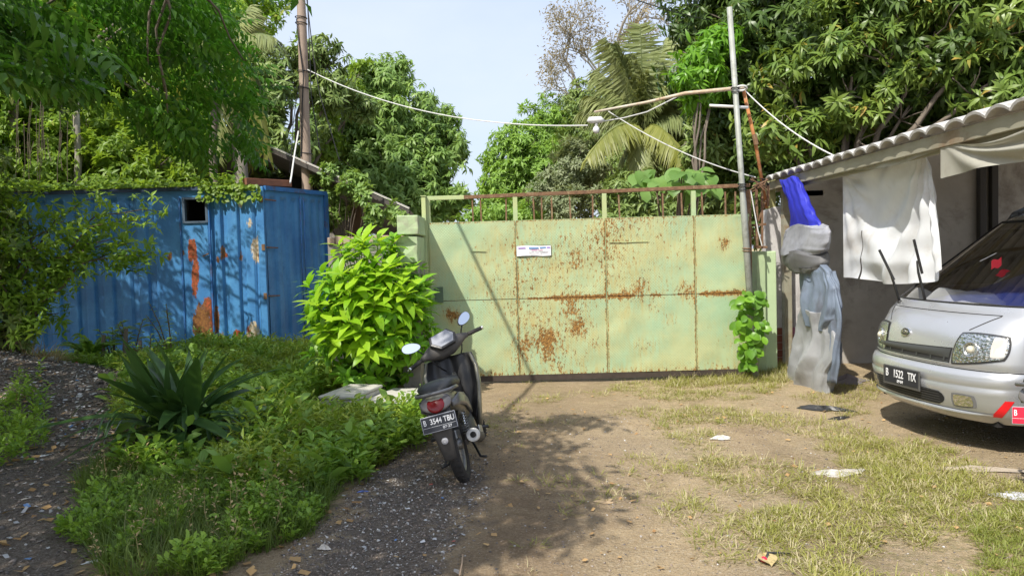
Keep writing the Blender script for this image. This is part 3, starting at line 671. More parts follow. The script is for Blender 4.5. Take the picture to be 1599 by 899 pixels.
def tarp(s, t):
    # s 0..1 left to right, t 0..1 top to bottom; pulled up at the right anchor
    sA = .87; zl, zr = PX(1320, 268, TXW).z, PX(1457, 226, TXW).z; zb = PX(1320, 433, TXW).z
    zt = zl + (zr - zl) * min(1, s / sA) - .05 * math.sin(min(1, s / sA) * math.pi) - max(0, s - sA) * 3.2
    zbm = zb + .012 * math.sin(s * 9) - .02 * math.sin(s * math.pi) + (max(0, s - .84) / .16) ** 2 * .12
    z = zt + (zbm - zt) * t
    y = yA + (yB - yA) * s + (0.10 * (1 - t) ** 1.5 * max(0, s - sA) / (1 - sA)) * 1.2
    ed = min(1, s / .06) * min(1, (1 - s) / .03)
    dx = (sA - s) * 1.9; dz = t * 1.15 + .03; an = math.atan2(dx, dz); rr = math.hypot(dx, dz)
    f = .042 * math.sin(an * 17 + .8 * math.sin(rr * 4)) * min(1, rr * 2) * math.exp(-((an - .15) / .55) ** 2)
    dl = math.atan2(t * 1.15, s * 1.9 + .02); rl = math.hypot(t * 1.15, s * 1.9)
    f += .014 * math.sin(dl * 15) * min(1, rl * 2) * math.exp(-(rl / .9) ** 2)
    sw = t + .55 * (s - .42) ** 2 * 4
    f += .020 * math.sin(sw * 10 + math.sin(s * 7)) * math.sin(min(1, s * 1.1) * math.pi) * (.4 + .6 * t)
    f += .006 * math.sin(s * 23 + 5 * t + 3 * math.sin(t * 4)) + .004 * math.sin(t * 29 + s * 11 + 2 * math.sin(s * 13))
    f += -.05 * math.sin(min(1, t * 1.2) * math.pi) * math.sin(s * math.pi)
    return (TXW - .02 - f * 1.7 * ed, y, z)
tw = thing('white_tarp', 'white plastic tarp hanging in folds from the carport eave beam', 'tarp', (TXW, (yA + yB) / 2, 1.3))
NS, NTT = 110, 70
mb = MB(); mb.grid(tarp, NS, NTT)
# slit near the left bottom
sl_f = []
for i in range(NS):
    for j in range(NTT):
        if i == int(NS * .20) and j > NTT * .55 and (j / NTT - .55) * 2 > .0: continue
        if i == int(NS * .20) + 1 and j > NTT * .80: continue
        sl_f.append(mb.f[i * NTT + j])
mb.f = sl_f
mb.build('sheet', MTARP, tw, world=True, smooth=True)
MB().tube([tarp(.86, 0), Vector(tarp(.86, 0)) + Vector((.0, .0, .10)), (EX + .085, tarp(.86, 0)[1], EZ - .03)], .006).build('tie_cord', flat('orange_cord', (.35, .18, .05)), tw, world=True)
MB().tube([tarp(0, 0), Vector(tarp(0, 0)) + Vector((.04, .0, .12))], .005).build('tie_cord', flat('grey_cord', (.2, .2, .2)), tw, world=True)
# beige canopy strip to the right
MBEI = fabric('grey_beige_canvas', (.46, .45, .38), None, .25, .7, bstr=.2, dirt=(.33, .31, .26))
yC = ey0 + .1
ztc = PX(1460, 226, TX).z
def valance(s, t):
    y = yBv + .17 + (yC - yBv - .17) * s
    z0 = ztc + .03 - .09 * math.sin(min(1, s * 1.5) * math.pi) - .02 * s; z1 = PX(1470, 277, TX).z + .08 * s + .01 * math.sin(s * 8) - .0
    an = math.atan2(s * 1.6, t + .03)
    return (TX + .06 + .02 * s + .035 * math.sin(an * 12) * min(1, s * 3) * (.4 + t) + .12 * t * s, y, z0 + (z1 - z0) * t)
vt = thing('canvas_strip', 'grey beige canvas strip sagging from the eave above the van', 'canvas', (TX, yC, 2.2))
MB().grid(valance, 80, 16).build('sheet', MBEI, vt, world=True, smooth=True)
def valance2(s, t):
    y = yBv + .12 + (8.0 - yBv) * s * .95; z1 = PX(1457, 222, TX).z - .01; z0 = PX(1320, 258, TX).z
    zt = z1 + (z0 - z1) * s + .04; zb = z1 + (z0 - z1) * s - .03 - .06 * math.sin(s * math.pi)
    return (TX + .085 + .01 * math.sin(s * 20), y, zt + (zb - zt) * t)
MB().grid(valance2, 40, 4).build('sheet', MBEI, vt, world=True, smooth=True)
# hanging bundle
bun = thing('hanging_bundle', 'blue and grey tarpaulin tied up in a hanging bundle beside the white wall', 'tarpaulin', (3.4, 8.9, 0))
MBLT = fabric('blue_tarp', (.045, .055, .62), (.025, .03, .40), .3, .5, bstr=.3)
MGRT = fabric('grey_tarp', (.36, .37, .41), (.26, .27, .31), .1, .55, bstr=.35, dirt=(.20, .20, .22))
MGRB = fabric('blue_grey_tarp', (.20, .25, .33), (.14, .17, .23), .12, .55, bstr=.4, dirt=(.12, .13, .16))
MGRL = fabric('pale_grey_tarp', (.40, .41, .42), (.28, .29, .31), .12, .55, bstr=.35, dirt=(.20, .20, .22))
for m_ in (MBLT, MGRT, MGRB, MGRL, MTARP):
    nt = m_.node_tree; b = nt.nodes['Principled BSDF']; co = objco(nt, (1, 1, .28) if m_ is not MGRT else (1, .35, 1.3))
    v_ = nt.nodes.new('ShaderNodeTexVoronoi'); v_.feature = 'DISTANCE_TO_EDGE'; v_.inputs['Scale'].default_value = 7 if m_ is not MTARP else 4; 
    wv = nt.nodes.new('ShaderNodeMix'); wv.data_type = 'VECTOR'; wv.inputs[0].default_value = .12; nn = nt.nodes.new('ShaderNodeTexNoise'); nn.inputs['Scale'].default_value = 5; nt.links.new(co, nn.inputs['Vector'])
    nt.links.new(co, wv.inputs[4]); nt.links.new(nn.outputs[1], wv.inputs[5]); nt.links.new(wv.outputs[1], v_.inputs['Vector'])
    bump(nt, b, ramp(nt, v_.outputs[0], 0, .3), .10 if m_ is not MTARP else .14, .02)
def sharp(x): return 1 - 2 * abs(math.sin(x * .5)) ** .75
def tri(x): return 2 * abs((x / 6.2832) % 1 * 2 - 1) - 1
def bring(u0, u1, v, X=3.40, depth=.16, n=160, fold=.02, ph=0, fr_=7, tw=0, crease=0):
    a = PX(u0, v, X); b_ = PX(u1, v, X); c = (a + b_) / 2; hw = abs(a.y - b_.y) / 2; z = c.z; r = []
    for k in range(n):
        t = 2 * math.pi * k / n; q = t + tw
        f = fold * (sharp(q * fr_ + ph) + .35 * sharp(q * (fr_ + 3) - ph * .8) + .45 * tri(round(fr_ * 1.4) * q + v * .018) + .35 * tri(round(fr_ * 2.2) * q - v * .03 + 2) + .30 * tri(v * .045 + 2 * q + ph) + .15 * tri(v * .09 - 4 * q + 1))
        r.append((c.x - math.sin(t) * (depth + f), c.y + math.cos(t) * (hw + f * .5), z + .012 * math.sin(t * 3 + ph) + crease * sharp(q * 4 + ph * 3)))
    return r
def drape(seq, depth, fold, frq, steps=6, seed=0, twist=.004, crease=0):
    rings = []
    for i in range(len(seq) - 1):
        a0, b0, v0 = seq[i]; a1, b1, v1 = seq[i + 1]; last = i == len(seq) - 2
        for k in range(steps + (1 if last else 0)):
            t = k / steps; v = v0 + (v1 - v0) * t; t_s = t * t * (3 - 2 * t)
            rings.append(bring(a0 + (a1 - a0) * t_s + 1.2 * math.sin(v * .06 + seed), b0 + (b1 - b0) * t_s + 1.5 * math.sin(v * .05 + 2 + seed), v, depth=depth * (1 + .2 * math.sin(v * .06 + seed)), fold=fold * (1 + .4 * math.sin(v * .05 + seed)), ph=seed + .5 * math.sin(v * .035 + seed), fr_=frq, tw=v * twist, crease=crease))
    return rings
def sheet_(name, seq, mat, **k):
    mb = MB(); mb.loft(drape(seq, **k)); return mb.build(name, mat, bun, world=True, smooth=True, sub=0)
sheet_('blue_sheet', [(1221, 1246, 279), (1225, 1254, 292), (1233, 1262, 315), (1236, 1270, 335), (1235, 1279, 350), (1234, 1283, 360)], MBLT, depth=.07, fold=.012, frq=6, seed=1, twist=.002)
sheet_('grey_sheet', [(1238, 1280, 352), (1231, 1290, 357), (1228, 1295, 366), (1227, 1295, 378), (1226, 1292, 388), (1229, 1284, 395), (1236, 1272, 397)], MGRT, depth=.16, fold=.012, frq=3, seed=2, twist=.012, crease=.008, steps=12)
sheet_('folded_sheet', [(1232, 1280, 392), (1228, 1286, 398), (1230, 1287, 408), (1238, 1284, 418), (1252, 1276, 426)], fabric('dark_grey_tarp', (.13, .13, .135), None, .05), depth=.15, fold=.014, frq=3, seed=3, twist=.03, crease=.010)
sheet_('blue_grey_sheet', [(1254, 1282, 408), (1252, 1296, 425), (1251, 1309, 450), (1251, 1312, 475), (1254, 1308, 492), (1262, 1296, 512)], MGRB, depth=.10, fold=.024, frq=5, seed=4, twist=.0035, steps=16)
sheet_('pale_sheet', [(1258, 1298, 484), (1250, 1300, 500), (1245, 1306, 522), (1239, 1308, 548), (1236, 1300, 575), (1233, 1296, 603)], MGRL, depth=.12, fold=.028, frq=6, seed=5, twist=.003, steps=18)
sheet_('hanging_flap', [(1290, 1298, 425), (1294, 1308, 450), (1298, 1313, 500), (1296, 1312, 560), (1290, 1306, 596)], MGRB, depth=.05, fold=.018, frq=3, seed=6, twist=.003)
sheet_('blue_hem', [(1229, 1294, 601), (1226, 1298, 606), (1232, 1292, 609)], fabric('blue_grey_hem', (.16, .18, .42), None, .1), depth=.2, fold=.04, frq=4, seed=7)
MB().tube([PX(1254 + 16 * math.cos(a), 416 + 2.5 * math.sin(a), 3.40 - .13 * math.sin(a) - .02) for a in np.linspace(0, 6.2, 24)], .006, 5).build('tie_cord', flat('dark_cord', (.04, .04, .045)), bun, world=True)
# rag heap on the ground beside it
rg = thing('rag_heap', 'small heap of grey rags on the ground right of the hanging bundle', 'rags', tuple(G(1322, 596)))
def rag(s, t):
    a = s * 6.283; r = .16 * t * (1 + .3 * math.sin(a * 3)); return (r * 1.6 * math.cos(a), r * math.sin(a), .07 * (1 - t) * (1 + .4 * math.sin(a * 4 + t * 5)) + .004)
MB().grid(rag, 30, 8).build('cloth', fabric('rag_grey', (.24, .21, .22), None, .05), rg, smooth=True)

# ================================================================== POLES, PIPES, CABLES
MBAM = M('weathered_bamboo', (.40, .31, .24), .75, c2=(.27, .20, .155), vs=3, bs=30, bstr=.3, sc=(1, 1, .2), dirt=(.14, .10, .08))
YB = 14.7
a, b_ = P(468, -30, YB), P(482, 330, YB)
bp = thing('bamboo_pole', 'tall brown bamboo pole rising behind the blue container with cables tied on', 'pole', (b_.x, YB, 0))
base = b_ + (b_ - a) * ((b_.z - 0) / (a.z - b_.z)); 
nod = [-30, 30, 75, 100, 140, 200, 240, 300, 420]; k_ = []
pts = []; rs = []
for i in range(60):
    t = i / 59; p = base.lerp(a, t); v = proj([tuple(p)])[1][0]; near_ = min(abs(v - q) for q in nod)
    pts.append(p + Vector((.012 * math.sin(t * 9), 0, 0))); rs.append((.115 - .035 * t) * (1.0 + .10 * math.exp(-(near_ / 2.5) ** 2)))
MB().tube(pts, rs, 14).build('culm', MBAM, bp, world=True, smooth=True)
MBK = flat('black_cable', (.015, .015, .017), .6); MWC = flat('white_cable', (.60, .60, .58), .6)
for vv in (28, 37, 112, 138, 240):
    c = P(469 + vv * .04, vv, YB); MB().torus((c.x, c.y, c.z), (.1, 0, 1), .095 + .012, .009, 20, 6).build('wire_tie', MBK, bp, world=True, smooth=True)
MB().tube([P(463, 30, YB - .1), P(466, 60, YB - .1), P(474, 120, YB - .12), P(472, 160, YB - .12), P(470, 245, YB - .1)], .011, 5).build('strapped_cable', MBK, bp, world=True)
def cable(name, label, pts, r, mat, group=None, sag=0, n=24):
    pts = [Vector(p) for p in pts]
    if len(pts) == 2:
        a, b_ = pts; pts = [a.lerp(b_, i / n) - Vector((0, 0, sag * 4 * (i / n) * (1 - i / n))) for i in range(n + 1)]
    o = MB().tube(pts, r, 5).build(name, mat, None); return tag(o, label, 'cable', group)
lampP = P(918, 196, 10.6)
cable('overhead_cable', 'long white cable sagging from the bamboo pole to the lamp', [P(478, 108, YB), lampP], .009, MWC, sag=.30)
cable('overhead_cable', 'black cable crossing the sky above the gate into the palm', [P(960, -12, 9), P(1108, 32, 12.5)], .007, MBK, sag=.03)
cable('overhead_cable', 'white cable sloping from the lamp down to the junction by the metal pole', [P(950, 174, 10.5), P(1180, 277, 9.75)], .007, MWC, sag=.10)
cable('overhead_cable', 'white cable from top of the metal pole down to the carport roof', [P(1160, 138, 9.8), P(1306, 245, 8.3)], .008, MWC, sag=.08)
cable('overhead_cable', 'curved white cable looping from the lamp up to the pipe arm', [P(940, 190, 10.55), P(975, 184, 10.5), P(1010, 175, 10.4), P(1040, 160, 10.3), P(1060, 150, 10.2)], .008, MWC)
for i, (q, lb) in enumerate([([(478, -10), (486, 60), (492, 110), (500, 150), (515, 200), (530, 250)], 'black cable hanging slack right of the bamboo pole, outermost'),
        ([(480, 0), (484, 90), (486, 150), (494, 200), (500, 235)], 'black cable dangling close to the right side of the bamboo pole'),
        ([(466, 135), (458, 190), (455, 240), (452, 270)], 'thin black cable dropping on the left of the bamboo pole')]):
    cable('hanging_cable', lb, [P(u, v, YB - .2) for u, v in q], .010 if i < 2 else .008, MBK, 'slack cables at the bamboo pole')
cable('hanging_cable', 'pale rope slanting from the bamboo pole down to the container roof', [P(466, 205, YB - .3), P(460, 240, YB - .6), P(455, 275, 13.2), P(453, 286, 13.0)], .014, MWC)
# metal pole right of the gate
MGAL = M('galvanised_pole', (.36, .38, .34), .6, metal=.2, c2=(.26, .27, .24), vs=6, bs=40, dirt=(.15, .14, .11))
YP = 9.35
pa, pb = P(1139, 12, YP), P(1178, 560, YP); pb = pa.lerp(pb, pa.z / (pa.z - pb.z))
mp_ = thing('metal_pole', 'leaning grey metal pole standing at the right end of the gate', 'pole', tuple(pb))
MB().tube([pb, pb.lerp(pa, .48), pb.lerp(pa, .5), pa], [.042, .040, .034, .032], 14).build('shaft', MGAL, mp_, world=True, smooth=True)
for v in (288, 292, 297, 388, 392, 138, 144):
    u = 1139 + (v - 12) * 39 / 548; c = P(u, v, YP); MB().torus(tuple(c), (.08, 0, 1), .047, .007, 16, 6).build('wire_wrap', MRUST if v > 300 else MBK, mp_, world=True, smooth=True)
MB().torus(tuple(P(1158, 138, YP)), (.1, .3, 1), .06, .012, 16, 6).build('bracket', MWC, mp_, world=True, smooth=True)
ar = thing('pipe_arm', 'long rusty white pipe arm reaching left from the metal pole', 'pipe', tuple(P(1158, 138, YP + .1)))
MB().tube([P(928, 175, 10.5), P(1010, 160, 10.2), P(1070, 146, 9.9), P(1162, 137, YP + .08)], [.016, .02, .024, .024], 8).build('pipe', M('rusty_white_pipe', (.58, .56, .48), .7, c2=(.44, .34, .24), vs=4, dirt=(.38, .26, .15)), ar, world=True, smooth=True)
cr = thing('cross_rod', 'short white rod fixed across the metal pole below the pipe arm', 'rod', tuple(P(1140, 166, YP)))
MB().tube([P(1108, 165, YP + .06), P(1168, 168, YP + .06)], .018, 8).build('rod', flat('white_rod', (.62, .62, .60)), cr, world=True, smooth=True)
rb = thing('rusty_pipe', 'thin orange rusty pipe leaning beside the metal pole', 'pipe', tuple(P(1196, 330, YP + .25)))
MB().tube([P(1161, 141, YP + .15), P(1180, 225, YP + .2), P(1197, 325, YP + .3)], .022, 8).build('pipe', M('orange_rust', (.48, .20, .06), .8, c2=(.34, .13, .05), vs=10, dirt=(.4, .35, .25)), rb, world=True, smooth=True)
MB().tube([P(1178, 210, YP + .17), P(1181, 226, YP + .17)], .03, 8).build('collar', MRUST, rb, world=True)
lp_ = thing('hanging_lamp', 'white lamp fitting with round bulb hanging from the pipe arm', 'lamp', tuple(P(930, 190, 10.5)))
MB().tube([P(919, 191, 10.5), P(921, 188, 10.5), P(938, 187, 10.5), P(942, 190, 10.5)], [.03, .045, .045, .03], 10).build('fitting', flat('lamp_white', (.65, .65, .64)), lp_, world=True, smooth=True)
def sph(c, r, n=12, sz=1.):
    mb = MB(); c = Vector(c); mb.loft([[(c.x + r * math.sin(math.pi * (i + .02) / (n + .04)) * math.cos(2 * math.pi * k / 16), c.y + r * math.sin(math.pi * (i + .02) / (n + .04)) * math.sin(2 * math.pi * k / 16), c.z - r * sz * math.cos(math.pi * (i + .02) / (n + .04))) for k in range(16)] for i in range(n + 1)]); return mb
sph(P(931, 203, 10.5), .045, 10, 1.15).build('bulb', flat('frosted_bulb', (.7, .7, .7), .25), lp_, world=True, smooth=True)
MB().tube([P(931, 191, 10.5), P(931, 199, 10.5)], .02, 8).build('socket', flat('lamp_grey', (.4, .4, .4)), lp_, world=True)
# rusty scrap frame with tangled wires between the pole and the white wall
sc_ = thing('scrap_frame', 'rusty scrap bars and tangled wire standing behind the metal pole', 'scrap', tuple(P(1188, 390, 9.6)))
for (u0, v0, u1, v1, w) in ((1181, 290, 1182, 388, .03), (1190, 285, 1190, 388, .025), (1176, 352, 1196, 350, .03), (1178, 385, 1198, 386, .03), (1184, 345, 1196, 312, .02), (1199, 288, 1199, 322, .03), (1172, 300, 1196, 290, .015), (1170, 345, 1184, 388, .012)):
    MB().bar(P(u0, v0, 9.62), P(u1, v1, 9.62), w).build('bar', MRUST, sc_, world=True)
for i in range(7):
    p = [P(1168 + random.uniform(0, 34), 284 + random.uniform(-6, 14), 9.5 + random.uniform(-.1, .15)) for _ in range(5)]
    MB().tube(p, .007, 5).build('wire', MBK if i % 2 else MRUST, sc_, world=True)
MB().tube([P(1172, 296, 9.5), P(1178, 330, 9.5), P(1184, 362, 9.5), P(1190, 384, 9.5)], .008, 5).build('wire', MWC, sc_, world=True)

# ================================================================== SHED BEHIND
sh = thing('shed', 'dark open shed with sloping roof and grey wall behind the container', 'shed', (-4, 15.5, 0))
ra, rb_ = P(395, 222, 15.2), P(640, 332, 13.2)
MDK = M('dark_roof_underside', (.06, .055, .05), .9, vs=3)
MB().add([tuple(ra), tuple(rb_), (rb_.x + .3, rb_.y + 5, rb_.z - .9), (ra.x + .3, ra.y + 5, ra.z - 1.2)], [(0, 1, 2, 3)]).build('roof', M('grey_sheet_roof', (.22, .21, .20), .9), sh, world=True, solid=.07)
MB().bar(ra + Vector((0, -.03, .0)), rb_ + Vector((0, -.03, .0)), .04, .07).build('barge_board', M('dark_board', (.085, .075, .065), .85), sh, world=True)
MB().bar(ra + Vector((0, -.04, .07)), rb_ + Vector((0, -.04, .07)), .03, .025).build('roof_edge', flat('pale_edge', (.42, .40, .36), .8), sh, world=True)
MB().bar((-13, ra.y, ra.z - 1.0), ra, .05, .10).build('barge_board', M('dark_board', (.085, .075, .065), .85), sh, world=True)
MB().add([(-13, ra.y, ra.z - 1.0), tuple(ra), (ra.x, ra.y + 5, ra.z - 1.2), (-13, ra.y + 5, ra.z - 2.2)], [(0, 1, 2, 3)]).build('roof', M('grey_sheet_roof', (.22, .21, .20), .9), sh, world=True, solid=.07)
wl_ = P(500, 330, 15.6).x; wr_ = P(548, 330, 15.6).x
MB().box(wl_, wr_, 15.6, 15.75, 0, P(520, 318, 15.6).z).build('cement_wall', MCONC, sh, world=True)
MB().box(P(548, 330, 15.4).x, P(562, 330, 15.4).x, 15.4, 15.55, 0, P(550, 300, 15.4).z).build('post', M('brown_post', (.20, .14, .10), .85), sh, world=True)
MB().box(-12.5, wl_ - .01, 16.2, 16.3, 0, ra.z - .6).build('dark_wall', M('black_sheeting', (.022, .024, .026), .8), sh, world=True)
MB().box(wl_ + .9, P(650, 330, 17).x, 16.6, 16.7, 0, 2.1).build('dark_wall', M('dark_brown_sheeting', (.05, .04, .035), .8), sh, world=True)

# concrete kerb blocks beside the bush
for (ua, va, ub, vb, Ya, Yb, z0, zt, lb) in ((508, 600, 566, 600, 7.45, 8.15, -.05, .23, 'taller pale concrete block half buried in weeds left of the motorcycle'), (560, 620, 632, 620, 7.15, 8.3, -.05, .15, 'lower flat pale concrete slab beside the taller block near the motorcycle')):
    xa, xb = P(ua, va, Ya).x, P(ub, vb, Ya).x
    t_ = thing('concrete_block', lb, 'block', ((xa + xb) / 2, (Ya + Yb) / 2, 0), (0, 0, R(-14)))
    L_ = (xb - xa) / 2; D_ = (Yb - Ya) / 2
    mb = MB(); rough_block(mb, -L_, L_, -D_, D_, z0, zt, .012, 5, 3); mb.build('block', MPALE, t_, bev=.02)
    mb = MB(); rough_block(mb, -L_ - .01, L_ + .01, -D_ - .01, D_, zt + .002, zt + .035, .008, 1, 9); mb.build('cap_slab', M('weathered_pale_top', (.44, .43, .39), .9, c2=(.45, .43, .38), vs=8, bs=30, bstr=.4), t_, bev=.012)

# ================================================================== LETTERING
def lettering(txt, size, mat, parent, M4, ext=.001, sx=1.0, align='CENTER', name='lettering'):
    cu = bpy.data.curves.new('t', 'FONT'); cu.body = txt; cu.size = size; cu.extrude = ext; cu.align_x = align; cu.align_y = 'CENTER'
    cu.offset = size * .012
    tmp = bpy.data.objects.new('t', cu); COL.objects.link(tmp)
    dg = bpy.context.evaluated_depsgraph_get(); me = bpy.data.meshes.new_from_object(tmp.evaluated_get(dg)); me.name = name
    bpy.data.objects.remove(tmp); bpy.data.curves.remove(cu)
    me.transform(M4 @ Matrix.Diagonal((sx, 1, 1, 1)))
    me.materials.clear(); me.materials.append(mat)
    o = bpy.data.objects.new(name, me); COL.objects.link(o); o.parent = parent; return o
MPLB = flat('plate_black', (.018, .02, .028), .45); MPLW = flat('plate_white', (.75, .75, .76), .45)
MRUB = M('tyre_rubber', (.022, .021, .020), .85, c2=(.05, .045, .04), vs=15, bs=60, bstr=.3)
MBPL = M('black_plastic', (.022, .022, .024), .42, c2=(.035, .034, .033), vs=12, bs=80, bstr=.08)
MDPL = M('dusty_dark_plastic', (.06, .058, .056), .6, c2=(.10, .09, .08), vs=7, bs=80, bstr=.08)
MCHR = flat('chrome', (.72, .72, .72), .18, 1.0); MSTL = M('dull_steel', (.30, .30, .30), .45, .8, c2=(.18, .17, .16), vs=15)
MMIR = flat('mirror_glass', (.85, .88, .92), .03, 1.0)

# ================================================================== VAN
TH = R(84); VC = Vector((3.24, 6.32, 0))
van = thing('parked_van', 'silver minibus with raised wipers parked nose out under the carport', 'van', VC, (0, 0, math.pi / 2 - TH))
MSIL = M('silver_car_paint', (.50, .51, .53), .30, .55, c2=(.46, .47, .48), vs=1.5, bs=120, bstr=.02, coat=.7)
ZT_ = [.24, .28, .34, .40, .46, .505, .515, .525, .58, .62, .632, .645, .70, .76, .82, .88, .93, .97, 1.00, 1.035, 1.06, 1.085, 1.10, 1.12, 1.20, 1.30, 1.40, 1.50, 1.60, 1.70, 1.77, 1.80, 1.86, 1.90, 1.925, 1.94]
FT_ = np.interp(ZT_, [.24, .28, .34, .44, .505, .515, .525, .60, .62, .632, .645, .70, .80, .88, .95, 1.0, 1.04, 1.07, 1.10, 1.77, 1.80, 1.86, 1.90, 1.925, 1.94], [.11, .06, .03, .01, .0, .012, .004, .012, .03, .075, .062, .07, .085, .115, .16, .205, .255, .30, .33, 1.26, 1.31, 1.45, 1.62, 1.85, 2.3])
def fz_(z): return float(np.interp(z, ZT_, FT_))
def hw_(z): return float(np.interp(z, [.24, .34, .6, 1.0, 1.12, 1.75, 1.86, 1.94], [.80, .85, .868, .862, .83, .70, .64, .42]))
def Rr(z): return float(np.interp(z, [.24, .95, 1.1, 1.94], [.36, .32, .17, .16]))
NE = 2.7
def w2q(w, z=.8):
    h = hw_(z); x = min(.999, abs(w) / h); return math.copysign(math.asin(x ** (NE / 2)) / (math.pi / 2), w)
def surf(q, z, off=0.):
    """point on the van skin; q -1..1 round the front, beyond that along the sides; local x back, y away"""
    def raw(q, z):
        h = hw_(z); aq = min(1, abs(q)); a = aq * math.pi / 2
        w = h * math.sin(a) ** (2 / NE); c = Rr(z) * (1 - max(0, math.cos(a)) ** (2 / NE)) + .05 * (w / h) ** 2
        u = fz_(z) + c + max(0, abs(q) - 1)
        return Vector((u, -math.copysign(w, q), z))
    p = raw(q, z)
    if off:
        e = .004; a = raw(q + e, z) - raw(q - e, z); b_ = raw(q, z + e) - raw(q, z - e); n = a.cross(b_).normalized()
        if n.dot(Vector((p.x - 1.5, p.y, p.z - .9))) < 0: n = -n
        p = p + n * off
    return p
qs = list(np.linspace(-1, 1, 61)); side = [1 + t for t in (.04, .12, .25, .45, .7, 1.0, 1.35, 1.7, 2.1, 2.5, 2.9, 3.3, 3.7, 4.0)]
Q = [-s for s in side[::-1]] + qs + side
nQ = len(Q); V = []; 
for z in ZT_:
    for q in Q:
        p = surf(q, z)
        if abs(q) > 1: p.x = fz_(z) * max(0, 1 - (abs(q) - 1) / 1.2) + Rr(z) + .05 + (abs(q) - 1) * 1.02 if z > 1.1 else p.x
        p.x = min(p.x, 4.35 + .12 * math.sin(max(0, z - .9)))
        V.append(tuple(p))
body, shield, sidew = [], [], []
for i in range(len(ZT_) - 1):
    for j in range(nQ):
        j2 = (j + 1) % nQ; f = (i * nQ + j, i * nQ + j2, (i + 1) * nQ + j2, (i + 1) * nQ + j)
        z = (ZT_[i] + ZT_[i + 1]) / 2; qc = (Q[j] + Q[j2]) / 2 if j2 else 9
        if 1.10 < z < 1.77 and abs(qc) < .74: shield.append(f)
        elif 1.2 < z < 1.7 and 1.12 < abs(qc) < 4.5 and j2 and not (1.9 < abs(qc) < 2.0): sidew.append(f)
        else: body.append(f)
top = (len(ZT_) - 1) * nQ; body.append(tuple(top + k for k in range(nQ)))
def sub_mesh(F): mb = MB(); mb.v = V; mb.f = F; mb.n = len(V); return mb
vb = sub_mesh(body).build('body', MSIL, van, smooth=True)
mg, nt, b = newmat('windscreen_glass')
tr = nt.nodes.new('ShaderNodeBsdfTransparent'); tr.inputs[0].default_value = (.55, .58, .57, 1)
gl = nt.nodes.new('ShaderNodeBsdfGlossy'); gl.inputs['Roughness'].default_value = .03; gl.inputs[0].default_value = (.9, .9, .9, 1)
fn = nt.nodes.new('ShaderNodeFresnel'); fn.inputs[0].default_value = 1.5; mx = nt.nodes.new('ShaderNodeMixShader')
nt.links.new(ramp(nt, fn.outputs[0], 0, .6, .34, 1), mx.inputs[0]); nt.links.new(tr.outputs[0], mx.inputs[1]); nt.links.new(gl.outputs[0], mx.inputs[2]); nt.links.new(mx.outputs[0], nt.nodes['Material Output'].inputs[0])
MGLS = mg
sub_mesh(shield).build('windscreen', MGLS, van, smooth=True)
sub_mesh(sidew).build('side_window', flat('tinted_side_glass', (.02, .022, .025), .06), van, smooth=True)
def patch(name, c4, mat, off=.005, nu=16, nv=8, par=van, use_q=False, smooth=True, thick=0, shape=None):
    def fn_(s, t):
        (w0, z0), (w1, z1), (w2, z2), (w3, z3) = c4
        if shape: s, t = shape(s, t)
        w = (w0 * (1 - s) + w1 * s) * (1 - t) + (w3 * (1 - s) + w2 * s) * t; z = (z0 * (1 - s) + z1 * s) * (1 - t) + (z3 * (1 - s) + z2 * s) * t
        o = off
        if thick: o = off + thick * (1 - max(abs(2 * s - 1), abs(2 * t - 1)) ** 6)
        return surf(w if use_q else w2q(w, z), z, o)
    return MB().grid(fn_, nu, nv).build(name, mat, par, smooth=smooth)
MGAP = flat('panel_gap', (.02, .02, .02), .8)
def gapline(pts, r=.0035, q=False): 
    P_ = [surf(w if q else w2q(w, z), z, .002) for w, z in pts]
    return MB().tube(P_, r, 5).build('panel_line', MGAP, van)
def lerpl(a, b_, n=14): return [(a[0] + (b_[0] - a[0]) * i / n, a[1] + (b_[1] - a[1]) * i / n) for i in range(n + 1)]
# windscreen rubber and pillars
gapline([(q, 1.105) for q in np.linspace(-.74, .74, 30)], .008, True)
for s in (-1, 1): gapline([(s * .74, z) for z in np.linspace(1.105, 1.765, 12)], .009, True)
gapline([(q, 1.765) for q in np.linspace(-.74, .74, 30)], .010, True)
gapline([(q, .635) for q in np.linspace(-1.0, 1.0, 50)], .004, True)
for s in (-1, 1): gapline(lerpl((s * .50, .925), (s * .66, 1.035)), .003)
gapline([(w, 1.040 - .0 * w) for w in np.linspace(-.66, .66, 30)], .003)
# grille
MGR = flat('grille_dark', (.045, .047, .045), .5)
patch('grille', ((-.66, .665), (.405, .665), (.42, .785), (-.66, .745)), flat('grille_recess', (.02, .02, .02), .7), .003, 30, 4)
g_ = patch('grille_bar', ((-.64, .705), (.40, .705), (.41, .775), (-.64, .74)), MGR, .008, 30, 3, thick=.012)
patch('grille_bar', ((-.64, .67), (.40, .67), (.40, .68), (-.64, .68)), MGR, .01, 30, 2)
for w in (-.5, -.33, -.14, .05, .22, .36): patch('grille_slat', ((w - .008, .675), (w + .008, .675), (w + .008, .71), (w - .008, .71)), MGR, .012, 2, 2)
patch('grille_trim', ((-.67, .660), (.41, .660), (.41, .667), (-.67, .667)), MSIL, .012, 30, 2)
